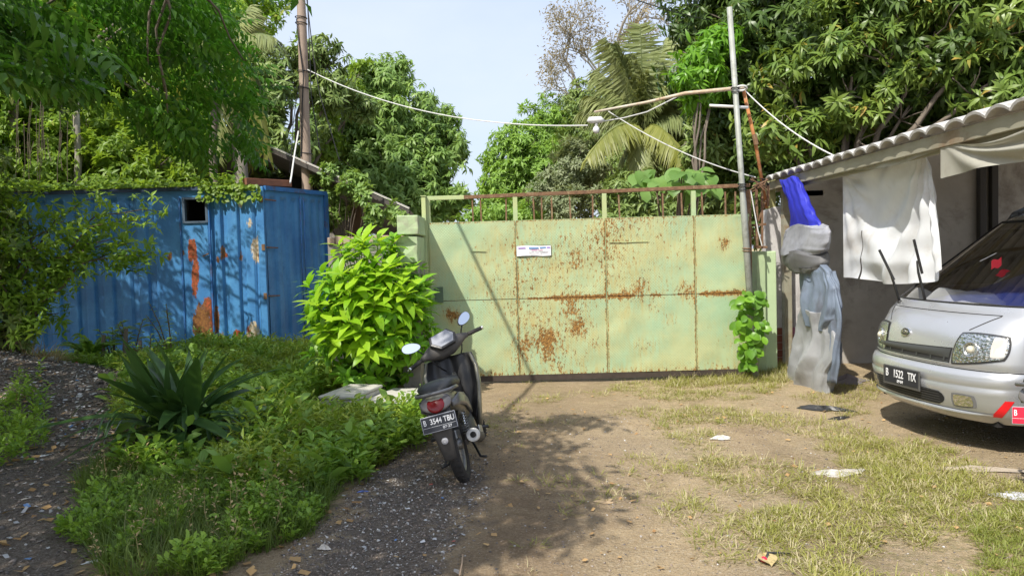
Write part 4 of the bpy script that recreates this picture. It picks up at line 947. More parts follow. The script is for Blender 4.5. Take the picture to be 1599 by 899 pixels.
# headlights
m, nt, b = newmat('headlight_reflector'); co = objco(nt)
v_ = nt.nodes.new('ShaderNodeTexVoronoi'); v_.inputs['Scale'].default_value = 42; nt.links.new(co, v_.inputs['Vector'])
b.inputs['Base Color'].default_value = (.72, .72, .68, 1); b.inputs['Metallic'].default_value = .95; b.inputs['Roughness'].default_value = .15
bump(nt, b, v_.outputs['Distance'], .35, .02); MREF = m
mg2, nt, b = newmat('clear_lens'); tr = nt.nodes.new('ShaderNodeBsdfTransparent'); gl = nt.nodes.new('ShaderNodeBsdfGlossy'); gl.inputs['Roughness'].default_value = .04
mx = nt.nodes.new('ShaderNodeMixShader'); mx.inputs[0].default_value = .12; nt.links.new(tr.outputs[0], mx.inputs[1]); nt.links.new(gl.outputs[0], mx.inputs[2]); nt.links.new(mx.outputs[0], nt.nodes['Material Output'].inputs[0]); MLENS = mg2
def rnd_corner(s, t):
    x, y = 2 * s - 1, 2 * t - 1; k = 1 - .10 * (x * x * y * y); return (x * k + 1) / 2, (y * k + 1) / 2
for s in (1, -1):
    def q4(a): return tuple((s * w, z) for w, z in a)
    hl = patch('headlight', q4(((.405, .645), (.805, .715), (.802, .905), (.445, .918))), flat('headlight_rim', (.03, .03, .03), .4), .004, 14, 10, shape=rnd_corner)
    patch('reflector', q4(((.425, .66), (.795, .73), (.792, .89), (.46, .903))), MREF, .010, 16, 12, hl, shape=rnd_corner)
    c = surf(w2q(s * .575), .785, .013)
    bw = MB().torus(tuple(c), (-1, -.35 * s, .15), .055, .010, 24, 8); bw.build('lamp_bowl', MCHR, hl, smooth=True)
    sph(c, .03, 8).build('lamp_bulb', flat('bulb_glass', (.55, .52, .42), .1), hl, smooth=True)
    patch('indicator_lens', q4(((.705, .735), (.785, .745), (.782, .88), (.705, .888))), flat('indicator_white', (.62, .60, .56), .2), .014, 6, 8, hl, shape=rnd_corner)
    patch('lens', q4(((.42, .655), (.798, .725), (.796, .895), (.455, .908))), MLENS, .016, 16, 12, hl, thick=.012, shape=rnd_corner)
    fg = patch('fog_light', q4(((.47, .345), (.66, .355), (.66, .455), (.475, .455))), flat('fog_recess', (.16, .16, .16), .5), .003, 8, 6, shape=rnd_corner)
    patch('fog_lens', q4(((.49, .355), (.64, .365), (.64, .445), (.495, .445))), MREF, .008, 8, 6, fg, shape=rnd_corner)
# lower intake and lip
patch('air_intake', ((-.62, .345), (.40, .335), (.42, .45), (-.66, .46)), flat('intake_dark', (.012, .012, .012), .7), .003, 26, 5, shape=rnd_corner)
for z in (.36, .38, .40, .42, .44): patch('intake_slat', ((-.58, z), (.37, z), (.37, z + .006), (-.58, z + .006)), flat('intake_mesh', (.06, .06, .06), .6), .008, 26, 1)
patch('bumper_lip', ((-.72, .305), (.72, .305), (.74, .325), (-.74, .325)), MSIL, .008, 40, 3, thick=.018)
# decals
MRED = flat('red_reflective_tape', (.72, .015, .02), .35)
patch('warning_stripe', ((.60, .305), (.70, .305), (.845, .435), (.755, .435)), MRED, .004, 4, 6, use_q=True)
patch('warning_stripe', ((.93, .305), (1.02, .305), (1.10, .435), (1.01, .435)), MRED, .004, 4, 6, use_q=True)
# emblem
ec = surf(-.06, .85, .006); n_ = (surf(-.06, .85, .02) - ec).normalized(); ex = Vector((0, -1, 0)); ey = n_.cross(ex).normalized() * 1
if ey.z < 0: ey = -ey
EM = Matrix(((ex.x, ey.x, n_.x, ec.x), (ex.y, ey.y, n_.y, ec.y), (ex.z, ey.z, n_.z, ec.z), (0, 0, 0, 1)))
mb = MB(); mb.loft([[tuple(EM @ Vector((.062 * k * math.cos(a), .036 * k * math.sin(a), h))) for a in np.linspace(0, 6.283, 33)[:-1]] for k, h in ((1, -.01), (1, .006), (.84, .009))]); em = mb.build('emblem', MCHR, van)
mb = MB(); mb.loft([[tuple(EM @ Vector((.052 * math.cos(a), .028 * math.sin(a), h))) for a in np.linspace(0, 6.283, 33)[:-1]] for h in (.0, .0098)]); mb.build('emblem_field', flat('emblem_black', (.03, .03, .03), .3), em)
lettering('KIA', .046, MCHR, em, EM @ Matrix.Translation((0, 0, .0115)), .002, 1.15)
# number plate
pc = surf(-.0, .50, .012) + Vector((-.012, .03, 0)); PM = Matrix.Translation(pc) @ Matrix(((0, 0, -1, 0), (-1, 0, 0, 0), (0, 1, 0, 0), (0, 0, 0, 1))) @ Matrix.Rotation(R(2), 4, 'Y')
pl = MB().box(-.235, .235, -.088, .075, -.006, .004, PM).build('number_plate', flat('plate_frame', (.10, .10, .10), .4, .3), van, bev=.004)
MB().box(-.215, .215, -.066, .066, .0045, .0075, PM).build('plate_face', MPLB, pl, bev=.002)
lettering('B', .092, MPLW, pl, PM @ Matrix.Translation((-.175, .012, .009)), .001, .72)
lettering('1522', .092, MPLW, pl, PM @ Matrix.Translation((-.028, .012, .009)), .001, .72)
lettering('TIX', .092, MPLW, pl, PM @ Matrix.Translation((.145, .012, .009)), .001, .72)
lettering('09·04', .034, MPLW, pl, PM @ Matrix.Translation((-.005, -.047, .009)), .001, 1)
# wipers raised off the glass
IM = (Matrix.Translation(van.location) @ van.rotation_euler.to_matrix().to_4x4()).inverted()
for (bu, bv, mu, mv, tu, tv, Yb, Yt, hu, hv) in ((1405, 471, 1392, 430, 1373, 390, 7.0, 6.85, 1396, 437), (1446, 474, 1434, 425, 1427, 374, 6.62, 6.45, 1440, 427)):
    bs = P(bu, bv, Yb); md = P(mu, mv, (Yb + Yt) / 2); tp = P(tu, tv, Yt)
    wp = MB().tube([bs, md, md.lerp(tp, .35)], [.013, .011, .007], 8).build('wiper', MBPL, van, world=True, smooth=True)
    MB().bar(tp, P(hu, hv, (Yb + Yt) / 2 - .06), .014, .022).build('wiper_blade', MBPL, wp) if False else MB().bar(IM @ tp, IM @ P(hu, hv, (Yb + Yt) / 2 - .05), .012, .02).build('wiper_blade', MBPL, wp)
    sph(IM @ bs, .022, 8, .8).build('wiper_pivot', MBPL, wp, smooth=True)
# inside: blue sheet imitating the windscreen reflection, flag ornament, seats, dark lining
cab = MB().box(.75, 4.1, -.66, .66, .5, .52).build('cabin_floor', flat('cabin_dark', (.07, .07, .072), .9), van)
mb = MB(); mb.grid(lambda s, t: (.50 + .75 * t, -.66 + 1.32 * s, 1.095 + .012 * math.sin(t * 4 + s * 5) + .45 * t * (1 - s) ** .7), 20, 8); mb.build('blue_reflection_sheet', flat('reflection_blue', (.10, .16, .75), .8), van, smooth=True)
MB().box(1.08, 1.14, -.68, .68, .5, 1.10).build('dashboard', flat('dash_dark', (.07, .07, .072), .7), van)
for w in (-.42, .30):
    mb = MB(); mb.box(1.75, 1.87, w - .22, w + .22, .6, 1.36); mb.build('seat_back', flat('seat_dark', (.07, .07, .072), .8), van, bev=.04)
    MB().box(1.75, 1.84, w - .12, w + .12, 1.37, 1.55).build('headrest', flat('seat_dark', (.07, .07, .072), .8), van, bev=.03)
MB().box(2.4, 2.42, -.72, .72, .5, 1.8).build('partition', flat('cabin_dark', (.07, .07, .072), .9), van)
fp = P(1548, 402, 6.25); mb = MB(); mb.grid(lambda s, t: tuple(fp + Vector((.07 * s, -.02 * s, -.03 - .07 * t + .03 * s + .008 * math.sin(s * 7)))), 8, 4); mb.build('flag', flat('flag_red', (.65, .03, .05), .8), van, world=True)
MB().tube([P(1530, 408, 6.3), P(1556, 395, 6.25)], .003, 5).build('flag_stick', flat('stick_white', (.6, .6, .6)), van, world=True)
# underside, wheels, mirror
MB().box(.25, 4.2, -.72, .72, .22, .30).build('chassis', flat('underbody', (.015, .014, .013), .9), van)
for ux in (.98, 3.45):
    for s in (-1, 1):
        w_ = MB().torus((ux, s * .735, .31), (0, 1, 0), .225, .095, 32, 10, .95).build('wheel', MRUB, van, smooth=True)
        mb = MB(); mb.loft([[(ux + r * math.cos(a), s * (.735 + d), .31 + r * math.sin(a)) for a in np.linspace(0, 6.283, 25)[:-1]] for r, d in ((.17, -.05), (.17, .05), (.14, .07), (.05, .04), (.02, .05))]); mb.build('rim', MSTL, w_)
mb = MB(); mb.loft([[(.72 + .05 * k * math.cos(a), -1.0 + .07 * k * math.sin(a), z) for a in np.linspace(0, 6.283, 17)[:-1]] for z, k in ((1.08, .5), (1.12, 1), (1.32, 1), (1.36, .5))]); mb.build('side_mirror', MSIL, van, smooth=True)
for s in (-1, 1): gapline([(s * 1.5, z) for z in np.linspace(.32, 1.7, 12)], .004, True)

# ================================================================== MOTORCYCLES
def ering(c, rx, rz, n=20, p=2.3, axis='Y', tilt=0):
    r = []
    for k in range(n):
        a = 2 * math.pi * k / n; ca, sa = math.cos(a), math.sin(a)
        x = math.copysign(abs(ca) ** (2 / p), ca) * rx; z = math.copysign(abs(sa) ** (2 / p), sa) * rz
        if axis == 'Y': r.append((c[0] + x, c[1] + z * math.sin(tilt), c[2] + z * math.cos(tilt)))
        elif axis == 'X': r.append((c[0], c[1] + x, c[2] + z))
        else: r.append((c[0] + x, c[1] + z, c[2]))
    return r
def body_loft(secs, n=20, p=2.4): mb = MB(); mb.loft([ering((0, y, z), rx, rz, n, p, 'Y', t) for y, z, rx, rz, t in secs]); return mb
MOLI = M('olive_silver_paint', (.24, .225, .17), .35, .4, c2=(.18, .17, .13), vs=4, bs=80, bstr=.05, coat=.4)
MGRY = M('grey_motor_paint', (.16, .16, .165), .38, .35, c2=(.11, .11, .115), vs=4, bs=80, bstr=.05, coat=.4)
MSEAT = M('black_seat_vinyl', (.018, .018, .019), .5, c2=(.03, .03, .03), vs=10, bs=90, bstr=.15)
MREDL = flat('red_tail_lens', (.20, .006, .010), .22); MALU = M('brushed_aluminium', (.42, .42, .41), .4, .7, c2=(.28, .28, .27), vs=12)
def make_motorcycle(label, loc, head, lean, steer, plate, plate_bg, plate_fg, body_m, group):
    root = thing('motorcycle', label, 'motorcycle', loc, (0, 0, 0), group)
    root.scale = (.94, .94, .94); root.rotation_mode = 'XYZ'; root.rotation_euler = (Matrix.Rotation(head, 3, 'Z') @ Matrix.Rotation(lean, 3, 'Y')).to_euler()
    SA = Matrix.Translation((0, .98, .70)) @ Matrix.Rotation(steer, 4, Vector((0, -.42, .907))) @ Matrix.Translation((0, -.98, -.70))
    def wheel(y, M_=None, w=.045, R_=.245):
        mb = MB().torus((0, y, .285), (1, 0, 0), R_, w, 40, 10, 1.0)
        if M_: mb.xf(M_)
        wh = mb.build('wheel', MRUB, root, smooth=True)
        rm = MB().torus((0, y, .285), (1, 0, 0), R_ - .04, .018, 40, 8, 1.4)
        if M_: rm.xf(M_)
        rm.build('rim', MALU, wh, smooth=True)
        for k in range(6):
            a = k * math.pi / 3 + .2; mb = MB()
            for d in (-.016, .016): mb.bar((d, y + .03 * math.cos(a), .285 + .03 * math.sin(a)), (d * .3, y + (R_ - .04) * math.cos(a + .12), .285 + (R_ - .04) * math.sin(a + .12)), .014, .012)
            if M_: mb.xf(M_)
            mb.build('spoke', MALU, wh)
        mb = MB().tube([(-.05, y, .285), (.05, y, .285)], .045, 16)
        if M_: mb.xf(M_)
        mb.build('hub', MSTL, wh, smooth=True)
        tr = MB()
        for k in range(36):
            a = 2 * math.pi * k / 36; e = Vector((0, math.cos(a), math.sin(a))); t_ = Vector((0, -math.sin(a), math.cos(a)))
            c = Vector((0, y, .285)) + e * (R_ + w - .002)
            for s in (-1, 1): tr.bar(c + Vector((s * .004, 0, 0)) - t_ * .008, c + Vector((s * .030, 0, 0)) + t_ * .012 - e * .008, .008, .008, tuple(e))
        if M_: tr.xf(M_)
        o = tr.build('tread', MRUB, wh); o['kind'] = 'stuff'
        return wh
    wheel(0); wheel(1.21, SA, .036, .25)
    # rear body
    body_loft([(-.43, .705, .03, .03, 0), (-.40, .70, .085, .055, 0), (-.33, .69, .12, .075, 0), (-.18, .66, .135, .095, 0), (.02, .59, .14, .115, 0), (.22, .54, .135, .125, 0), (.42, .47, .12, .11, 0), (.56, .42, .09, .08, 0)]).build('tail_fairing', body_m, root, smooth=True)
    for s in (-1, 1):
        mb = MB(); mb.loft([[(s * (wd), y, z + h * t) for t in (-1, -.4, .4, 1)] + [(s * (wd + .02), y, z + h * t) for t in (1, .4, -.4, -1)] for y, z, h, wd in ((-.38, .66, .02, .10), (-.2, .655, .045, .136), (.0, .61, .05, .142), (.2, .53, .045, .137), (.42, .45, .03, .12))], close=True)
        mb.build('side_cover', MGRY if body_m is not MGRY else MOLI, root, smooth=True)
    body_loft([(-.40, .772, .05, .012, .2), (-.36, .782, .10, .03, .1), (-.25, .785, .135, .042, 0), (-.05, .765, .14, .045, 0), (.12, .73, .135, .042, 0), (.30, .715, .12, .045, -.1), (.48, .71, .09, .04, -.1), (.56, .705, .05, .02, 0)]).build('seat', MSEAT, root, smooth=True)
    # grab rail
    MB().tube([(-.13, -.05, .72), (-.15, -.25, .755), (-.12, -.40, .765), (-.04, -.455, .77), (.04, -.455, .77), (.12, -.40, .765), (.15, -.25, .755), (.13, -.05, .72)], .013, 8).build('grab_rail', MGRY, root, smooth=True)
    # tail light
    mb = MB(); mb.loft([ering((0, -.405 - .01 * i, .698 - .006 * i), rx, rz, 20, 2.2, 'Y', .35) for i, (rx, rz) in enumerate(((.115, .062), (.112, .060), (.100, .054), (.080, .044), (.045, .03)))]); tl = mb.build('tail_light', flat('tail_light_clear', (.16, .15, .15), .2), root, smooth=True)
    mb = MB(); mb.loft([ering((0, -.43 - .01 * i, .690 - .008 * i), rx, rz, 16, 2.0, 'Y', .35) for i, (rx, rz) in enumerate(((.066, .052), (.062, .05), (.05, .042), (.025, .022)))]); mb.build('red_lens', MREDL, tl, smooth=True)
    # fender, plate
    mb = MB(); mb.loft([[(s * w, y, z) for s in (-1, -.6, 0, .6, 1)] + [(s * w * .9, y + .012, z - .006) for s in (1, .6, 0, -.6, -1)] for y, z, w in ((-.36, .66, .09), (-.44, .59, .085), (-.465, .52, .075), (-.455, .44, .06), (-.43, .36, .052), (-.405, .285, .045), (-.395, .272, .02))])
    fd = mb.build('rear_fender', MDPL, root, smooth=True)
    MB().loft([[(r * math.cos(a), -.455 - .006 * i + .0, (.43) + r * math.sin(a)) for a in np.linspace(0, 6.283, 17)[:-1]] for i, r in enumerate((.024, .024, .014))]).build('reflector', flat('pale_reflector', (.45, .45, .47), .3), fd)
    mb = MB(); mb.loft([[(s * .10, y, z) for s in (-1, 1)] + [(s * .10, y + .008, z) for s in (1, -1)] for y, z in ((-.33, .46), (-.28, .5), (-.15, .55), (0.1, .56))]); mb.build('inner_fender', MBPL, root, smooth=False)
    PM = Matrix.Translation((0, -.492, .572)) @ Matrix(((1, 0, 0, 0), (0, 0, -1, 0), (0, 1, 0, 0), (0, 0, 0, 1))) @ Matrix.Rotation(R(-12), 4, 'X') @ Matrix.Scale(.88, 4)
    pt = MB().box(-.142, .142, -.066, .066, -.006, .0, PM).build('number_plate', flat('plate_border', (.35, .36, .40), .4), root, bev=.006)
    MB().box(-.136, .136, -.060, .060, .0005, .003, PM).build('plate_face', plate_bg, pt, bev=.002)
    MB().box(-.134, .134, -.0235, -.0215, .0035, .0045, PM).build('plate_line', plate_fg, pt)
    lettering(plate[0], .062, plate_fg, pt, PM @ Matrix.Translation((-.112, .017, .0045)), .0008, .72)
    if plate[1]: lettering(plate[1], .062, plate_fg, pt, PM @ Matrix.Translation((-.022, .017, .0045)), .0008, .78); lettering(plate[2], .062, plate_fg, pt, PM @ Matrix.Translation((.085, .017, .0045)), .0008, .78)
    if plate[3]: lettering(plate[3], .030, plate_fg, pt, PM @ Matrix.Translation((.06, -.043, .0045)), .0008, 1.1)
    # engine, swing arm, shocks, exhaust, pegs
    body_loft([(.28, .30, .07, .06, 0), (.36, .30, .11, .10, 0), (.52, .30, .12, .11, 0), (.66, .31, .10, .09, 0), (.78, .35, .07, .06, 0)], p=3).build('engine', M('engine_grey', (.12, .12, .12), .55, .5, c2=(.06, .06, .06), vs=14), root, smooth=True)
    for s in (-1, 1):
        MB().bar((s * .085, -.02, .285), (s * .08, .42, .33), .022, .04).build('swing_arm', MDPL, root, bev=.004)
        sa = MB().tube([(s * .105, -.01, .30), (s * .10, .06, .58)], .012, 8).build('shock_absorber', MCHR, root, smooth=True)
        sp = MB(); pts = []
        for k in range(120):
            t = k / 119; a = t * 2 * math.pi * 9; c = Vector((s * .104, .0, .34)).lerp(Vector((s * .10, .045, .52)), t); pts.append(c + Vector((.024 * math.cos(a), .024 * math.sin(a), 0)))
        sp.tube(pts, .005, 5).build('spring', MSTL, sa, smooth=True)
        fp_ = MB().tube([(s * .10, .36, .30), (s * .24, .34, .29)], .013, 8).build('footpeg', MBPL, root, smooth=True)
        pp = MB().tube([(s * .11, .18, .33), (s * .20, .16, .34)], .011, 8).build('footpeg', MBPL, root, smooth=True)
    MB().tube([(.10, .60, .24), (.13, .50, .20), (.15, .35, .22), (.16, .15, .27)], [.018, .02, .024, .03], 12).build('exhaust_pipe', MSTL, root, smooth=True)
    ex_ = MB().tube([(.165, .20, .265), (.17, .12, .28), (.175, -.18, .36), (.178, -.24, .375)], [.03, .048, .050, .046], 20).build('exhaust', MDPL, root, smooth=True)
    MB().tube([(.178, -.235, .374), (.179, -.262, .381), (.179, -.264, .3815)], [.050, .050, .040], 20).build('exhaust_tip', MALU, ex_, smooth=False)
    MB().tube([(.179, -.262, .381), (.179, -.275, .385)], .022, 16).build('tail_pipe', flat('soot', (.01, .01, .01), .9), ex_)
    MB().bar((.215, -.12, .385), (.21, .10, .33), .012, .06).build('heat_shield', MALU, ex_, bev=.006)
    MB().tube([(-.11, .48, .22), (-.16, .42, .12), (-.215, .38, .012), (-.235, .365, .006)], .011, 8).build('side_stand', MBPL, root, smooth=True)
    MB().tube([(-.08, .36, .20), (-.13, .22, .10), (-.18, .16, .10)], .010, 8).build('centre_stand', MBPL, root, smooth=True)
    MB().tube([(.08, .36, .20), (.13, .22, .10), (.18, .16, .10)], .010, 8).build('centre_stand', MBPL, root, smooth=True)
    # leg shield: a curved wall with wings
    def shield_(s, t):
        w = 2 * s - 1; z = .30 + .55 * t; hw = .12 + .115 * math.sin(min(1, t * 1.15) * math.pi * .55) - .03 * max(0, t - .8) * 5
        y = .86 + .10 * t ** 1.5 - .14 * abs(w) ** 2.2 * (1 - .3 * t) + .02 * math.cos(w * 9)
        return (w * hw, y, z)
    MB().grid(shield_, 24, 20).build('leg_shield', MBPL, root, smooth=True, solid=.02)
    for s in (-1, 1):
        mb = MB(); mb.loft([[(s * (x + dx), y + dy, z) for dx, dy in ((-.012, -.02), (.012, -.025), (.02, .03), (-.006, .04))] for x, y, z in ((.14, .70, .24), (.155, .69, .32), (.185, .70, .45), (.215, .73, .60), (.225, .78, .74), (.19, .86, .85))])
        mb.build('shield_trim', body_m, root, smooth=True)
    body_loft([(.50, .44, .06, .07, 0), (.62, .40, .055, .08, 0), (.75, .44, .055, .10, .2), (.88, .56, .06, .12, .3)]).build('centre_tunnel', MBPL, root, smooth=True)
    body_loft([(.93, .62, .13, .20, .25), (1.00, .62, .15, .20, .3), (1.08, .62, .12, .16, .35), (1.13, .62, .06, .08, .4)]).build('front_fairing', body_m, root, smooth=True)
    MB().tube([(.02, .845, .70), (.02, .83, .70)], .02, 14).build('ignition_lock', MCHR, root)
    # steered parts
    def S(mb, name, mat, par=root, **k): return mb.xf(SA).build(name, mat, par, **k)
    for s in (-1, 1): S(MB().tube([(s * .075, 1.20, .285), (s * .075, 1.03, .66)], [.022, .02], 10), 'fork_leg', MALU, smooth=True)
    mb = MB(); mb.loft([[(.062 * math.sin(p_ * 1.25) * 1.0, 1.21 + (.305 + .012 * math.cos(p_ * 1.3)) * math.cos(a), .285 + (.305 + .012 * math.cos(p_ * 1.3)) * math.sin(a)) for p_ in np.linspace(-1, 1, 7)] for a in np.linspace(R(20), R(170), 16)], cap=False, close=False); S(mb, 'front_fender', body_m, smooth=True, solid=.006)
    mb = MB(); mb.loft([ering((x, y, z), ry, rz, 18, 2.4, 'X') for x, y, z, ry, rz in ((-.235, .875, .945, .022, .022), (-.20, .885, .95, .035, .032), (-.14, .90, .945, .065, .06), (-.06, .905, .94, .09, .085), (.06, .905, .94, .09, .085), (.14, .90, .945, .065, .06), (.20, .885, .95, .035, .032), (.235, .875, .945, .022, .022))]); S(mb, 'handlebar_cover', MDPL, smooth=True)
    mb = MB(); sc2 = Matrix.Translation((0, .825, 1.018)) @ Matrix.Rotation(R(46), 4, 'X') @ Matrix.Diagonal((1.12, 1.35, 1, 1))
    mb.loft([[tuple(sc2 @ Vector((x * k, y * k, h))) for x, y in ((-.105, .0), (-.075, .055), (.075, .055), (.105, .0), (.06, -.06), (-.06, -.06))] for k, h in ((1.12, -.02), (1.1, .008), (.95, .014))]); sp_ = S(mb, 'speedometer', MBPL, bev=.004)
    mb = MB(); mb.loft([[tuple(sc2 @ Vector((x * k, y * k, h))) for x, y in ((-.105, .0), (-.075, .055), (.075, .055), (.105, .0), (.06, -.06), (-.06, -.06))] for k, h in ((.93, .012), (.90, .017))]); S(mb, 'dial_glass', flat('dial_glass', (.30, .31, .34), .2), sp_)
    mb = MB(); mb.loft([ering((0, y, z), rx, rz, 16, 2.3, 'Y') for y, z, rx, rz in ((.93, .94, .10, .07), (1.0, .93, .09, .06), (1.03, .925, .06, .04))]); S(mb, 'headlight', flat('headlight_glass', (.6, .6, .6), .1), smooth=True)
    for s in (-1, 1):
        g_ = S(MB().tube([(s * .22, .878, .945), (s * .26, .868, .942), (s * .37, .835, .935)], [.015, .018, .018], 12), 'grip', MRUB, smooth=True)
        S(MB().tube([(s * .37, .835, .935), (s * .385, .831, .934)], .015, 10), 'bar_end', MCHR, g_)
        S(MB().tube([(s * .22, .91, .945), (s * .28, .93, .935), (s * .385, .885, .925)], [.007, .006, .008], 8), 'brake_lever', MALU, smooth=True)
        mr = S(MB().tube([(s * .19, .885, .97), (s * .215, .88, 1.01), (s * .255, .875, 1.06)], .0065, 8), 'mirror', MBPL, smooth=True)
        mm = Matrix.Translation((s * .285, .872, 1.085)) @ Matrix.Rotation(R(82), 4, 'X') @ Matrix.Rotation(s * R(18), 4, 'Y') @ Matrix.Rotation(s * R(18), 4, 'Z')
        mb = MB(); mb.loft([[tuple(mm @ Vector((.075 * k * math.cos(a) * (1.1 - .18 * s * math.cos(a)), .043 * k * math.sin(a), h))) for a in np.linspace(0, 6.283, 25)[:-1]] for k, h in ((.6, -.03), (.95, -.015), (1.05, .0), (1.0, .004))]); S(mb, 'mirror_shell', MBPL, mr, smooth=True)
        mb = MB(); mb.loft([[tuple(mm @ Vector((.075 * k * math.cos(a) * (1.1 - .18 * s * math.cos(a)), .043 * k * math.sin(a), h))) for a in np.linspace(0, 6.283, 25)[:-1]] for k, h in ((.97, .002), (.96, .0065))]); S(mb, 'mirror_glass', MMIR, mr)
        S(MB().tube([(s * .17, .87, .93), (s * .14, .90, .85), (s * .05, .95, .72)], .006, 6), 'brake_cable', MBPL, smooth=True)
    return root
rc = G(722, 750); rc.z = gz(rc.x, rc.y)
make_motorcycle('dusty dark grey scooter leaning on its side stand beside the weeds', (rc.x + .025, rc.y + .02, rc.z - .005), R(-1), R(-13.5), R(30), ('B', '3544', 'TBU', '07·27'), MPLB, MPLW, MOLI, 'motorcycles parked in the yard')
r2 = G(1640, 775)
make_motorcycle('motorcycle with a red number plate cut off by the right edge of the photo', (3.57, 4.78, 0), R(-62), R(-7), R(12), ('B', '', '', ''), flat('plate_red', (.60, .02, .05), .45), MPLW, M('brown_motor_paint', (.20, .13, .10), .35, .3, coat=.4), 'motorcycles parked in the yard')

# ================================================================== VEGETATION
MBARK = M('grey_bark', (.20, .165, .13), .95, c2=(.11, .09, .07), vs=8, bs=25, bstr=.7, sc=(1, 1, .4))
MBARKP = M('pale_bark', (.33, .30, .25), .95, c2=(.20, .18, .15), vs=6, bs=25, bstr=.6, sc=(1, 1, .4))
MTWIG = M('brown_twigs', (.16, .115, .075), .9, vs=10)
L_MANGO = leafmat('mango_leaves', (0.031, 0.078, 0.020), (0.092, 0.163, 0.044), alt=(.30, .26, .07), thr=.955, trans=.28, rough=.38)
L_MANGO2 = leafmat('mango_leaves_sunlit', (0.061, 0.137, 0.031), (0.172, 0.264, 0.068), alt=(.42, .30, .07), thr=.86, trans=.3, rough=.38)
L_BRIGHT = leafmat('bright_leaves', (.07, .20, .02), (.16, .36, .04), trans=.42, rough=.35)
L_MIDTREE = leafmat('mid_tree_leaves', (0.085, 0.186, 0.062), (0.215, 0.358, 0.108), trans=.33)
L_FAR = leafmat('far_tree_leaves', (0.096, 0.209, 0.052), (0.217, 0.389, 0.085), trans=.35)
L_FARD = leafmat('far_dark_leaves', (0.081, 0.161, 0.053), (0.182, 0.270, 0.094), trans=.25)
L_SILV = leafmat('silvery_leaves', (0.090, 0.140, 0.079), (0.214, 0.277, 0.194), trans=.3)
L_DARK = leafmat('overhanging_leaves', (.020, .060, .010), (.085, .215, .022), trans=.42, tcol=(.10, .34, .02))
L_YG = leafmat('yellow_green_leaves', (0.075, 0.170, 0.020), (0.195, 0.323, 0.050), trans=.45)
L_PALM = leafmat('palm_leaflets', (.115, .175, .085), (.25, .31, .16), trans=.3)
L_PALMY = leafmat('yellow_palm_leaflets', (0.132, 0.180, 0.048), (0.251, 0.295, 0.096), trans=.4)
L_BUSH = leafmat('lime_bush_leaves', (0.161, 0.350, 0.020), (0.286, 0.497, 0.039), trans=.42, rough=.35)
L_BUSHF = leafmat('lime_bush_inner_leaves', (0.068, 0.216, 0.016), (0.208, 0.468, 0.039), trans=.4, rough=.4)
L_WEED = leafmat('weed_leaves', (0.093, 0.220, 0.035), (0.250, 0.423, 0.070), trans=.35)
L_WEED2 = leafmat('sunny_weed_leaves', (.10, .20, .03), (.24, .34, .06), alt=(.34, .34, .10), thr=.9, trans=.35)
L_LILY = leafmat('lily_blades', (0.025, 0.073, 0.024), (0.055, 0.125, 0.040), trans=.22, rough=.32)
L_GRASS = leafmat('grass_blades', (.13, .18, .04), (.30, .32, .11), alt=(.48, .42, .25), thr=.60, trans=.3)
L_LAWN = leafmat('lush_grass', (.12, .17, .04), (.25, .30, .09), trans=.35)
L_UNDER = leafmat('understorey_leaves', (0.091, 0.195, 0.029), (0.260, 0.429, 0.065), alt=(.33, .36, .07), thr=.85, trans=.42)
L_STRAW = leafmat('dry_blades', (.25, .20, .12), (.42, .36, .24), trans=.15, rough=.8)

def tree(name, label, cat, base, blobs, leafm, n_per, m, L, W, droop=.35, T=T_LONG, bark=None, r0=.18, fill=.25, group=None, spread=(50, 105), thr=-.25, clump=1.3, twig=True, trunk_top=None):
    """blobs: list of (u, v, Y, r) in photo px and metres; crown of leaf rosettes on limbs"""
    base = Vector(base); root = thing(name, label, cat, tuple(base), group=group)
    cs = [P(u, v, Y) for u, v, Y, r in blobs]; c0 = sum(cs, Vector()) / len(cs)
    tt = trunk_top or Vector((base.x + (c0.x - base.x) * .5, base.y + (c0.y - base.y) * .5, base.z + (c0.z - base.z) * .45))
    mb = MB(); limb(mb, base - Vector((0, 0, .1)), tt, r0, r0 * .75, 6, .05, 9); mb.build('trunk', bark or MBARK, root, world=True, smooth=True)
    mb = MB()
    for (u, v, Y, r), c in zip(blobs, cs):
        pts = limb(mb, tt, c, r0 * .45, r0 * .12, 7, .045, 6, sag=.06)
        for _ in range(5):
            d = Vector(norm(rng.normal(size=3))); limb(mb, pts[-2], c + d * r * .85, r0 * .10, r0 * .03, 4, .12, 5)
    mb.build('limb', bark or MBARK, root, world=True, smooth=True)
    lv = Leaves()
    for i, ((u, v, Y, r), c) in enumerate(zip(blobs, cs)):
        rr = (r, r * .9, r * .9); n = int(n_per * r * r)
        p, d = shell(tuple(c), rr, n, fill, clump=clump, seed=i * 1.7, thr=thr)
        rosettes(lv, p, d, m, L, W, droop, T, spread)
    lv.build('crown', leafm, root, offset=tuple(base))
    return root

# right: big mango tree over the carport
MANGO = [(1130, 100, 13.8, 1.0), (1180, 30, 14.5, 1.35), (1270, 60, 13.5, 1.5), (1200, 150, 13.6, 1.2), (1290, 160, 13, 1.3), (1240, 225, 13, 1.0), (1380, 100, 12.5, 1.5), (1370, 190, 12.5, 1.1), (1480, 60, 11.8, 1.5), (1500, 150, 12.2, 1.3),
         (1590, 90, 11.5, 1.4), (1600, -30, 11.5, 1.6), (1440, -40, 12.5, 1.6), (1300, -60, 13.5, 1.7), (1190, -70, 14.5, 1.5), (1700, 60, 11, 1.6), (1180, 240, 13.6, .8), (1300, 240, 12.6, .8), (1150, 190, 14, .9), (1110, 20, 15.2, .9)]
tree('mango_tree', 'large dark mango tree with yellowish new leaves towering over the carport', 'tree', (5.0, 14.0, 0), MANGO, L_MANGO, 250, 11, .215, .26, .35, r0=.26, fill=.3, thr=-.38)
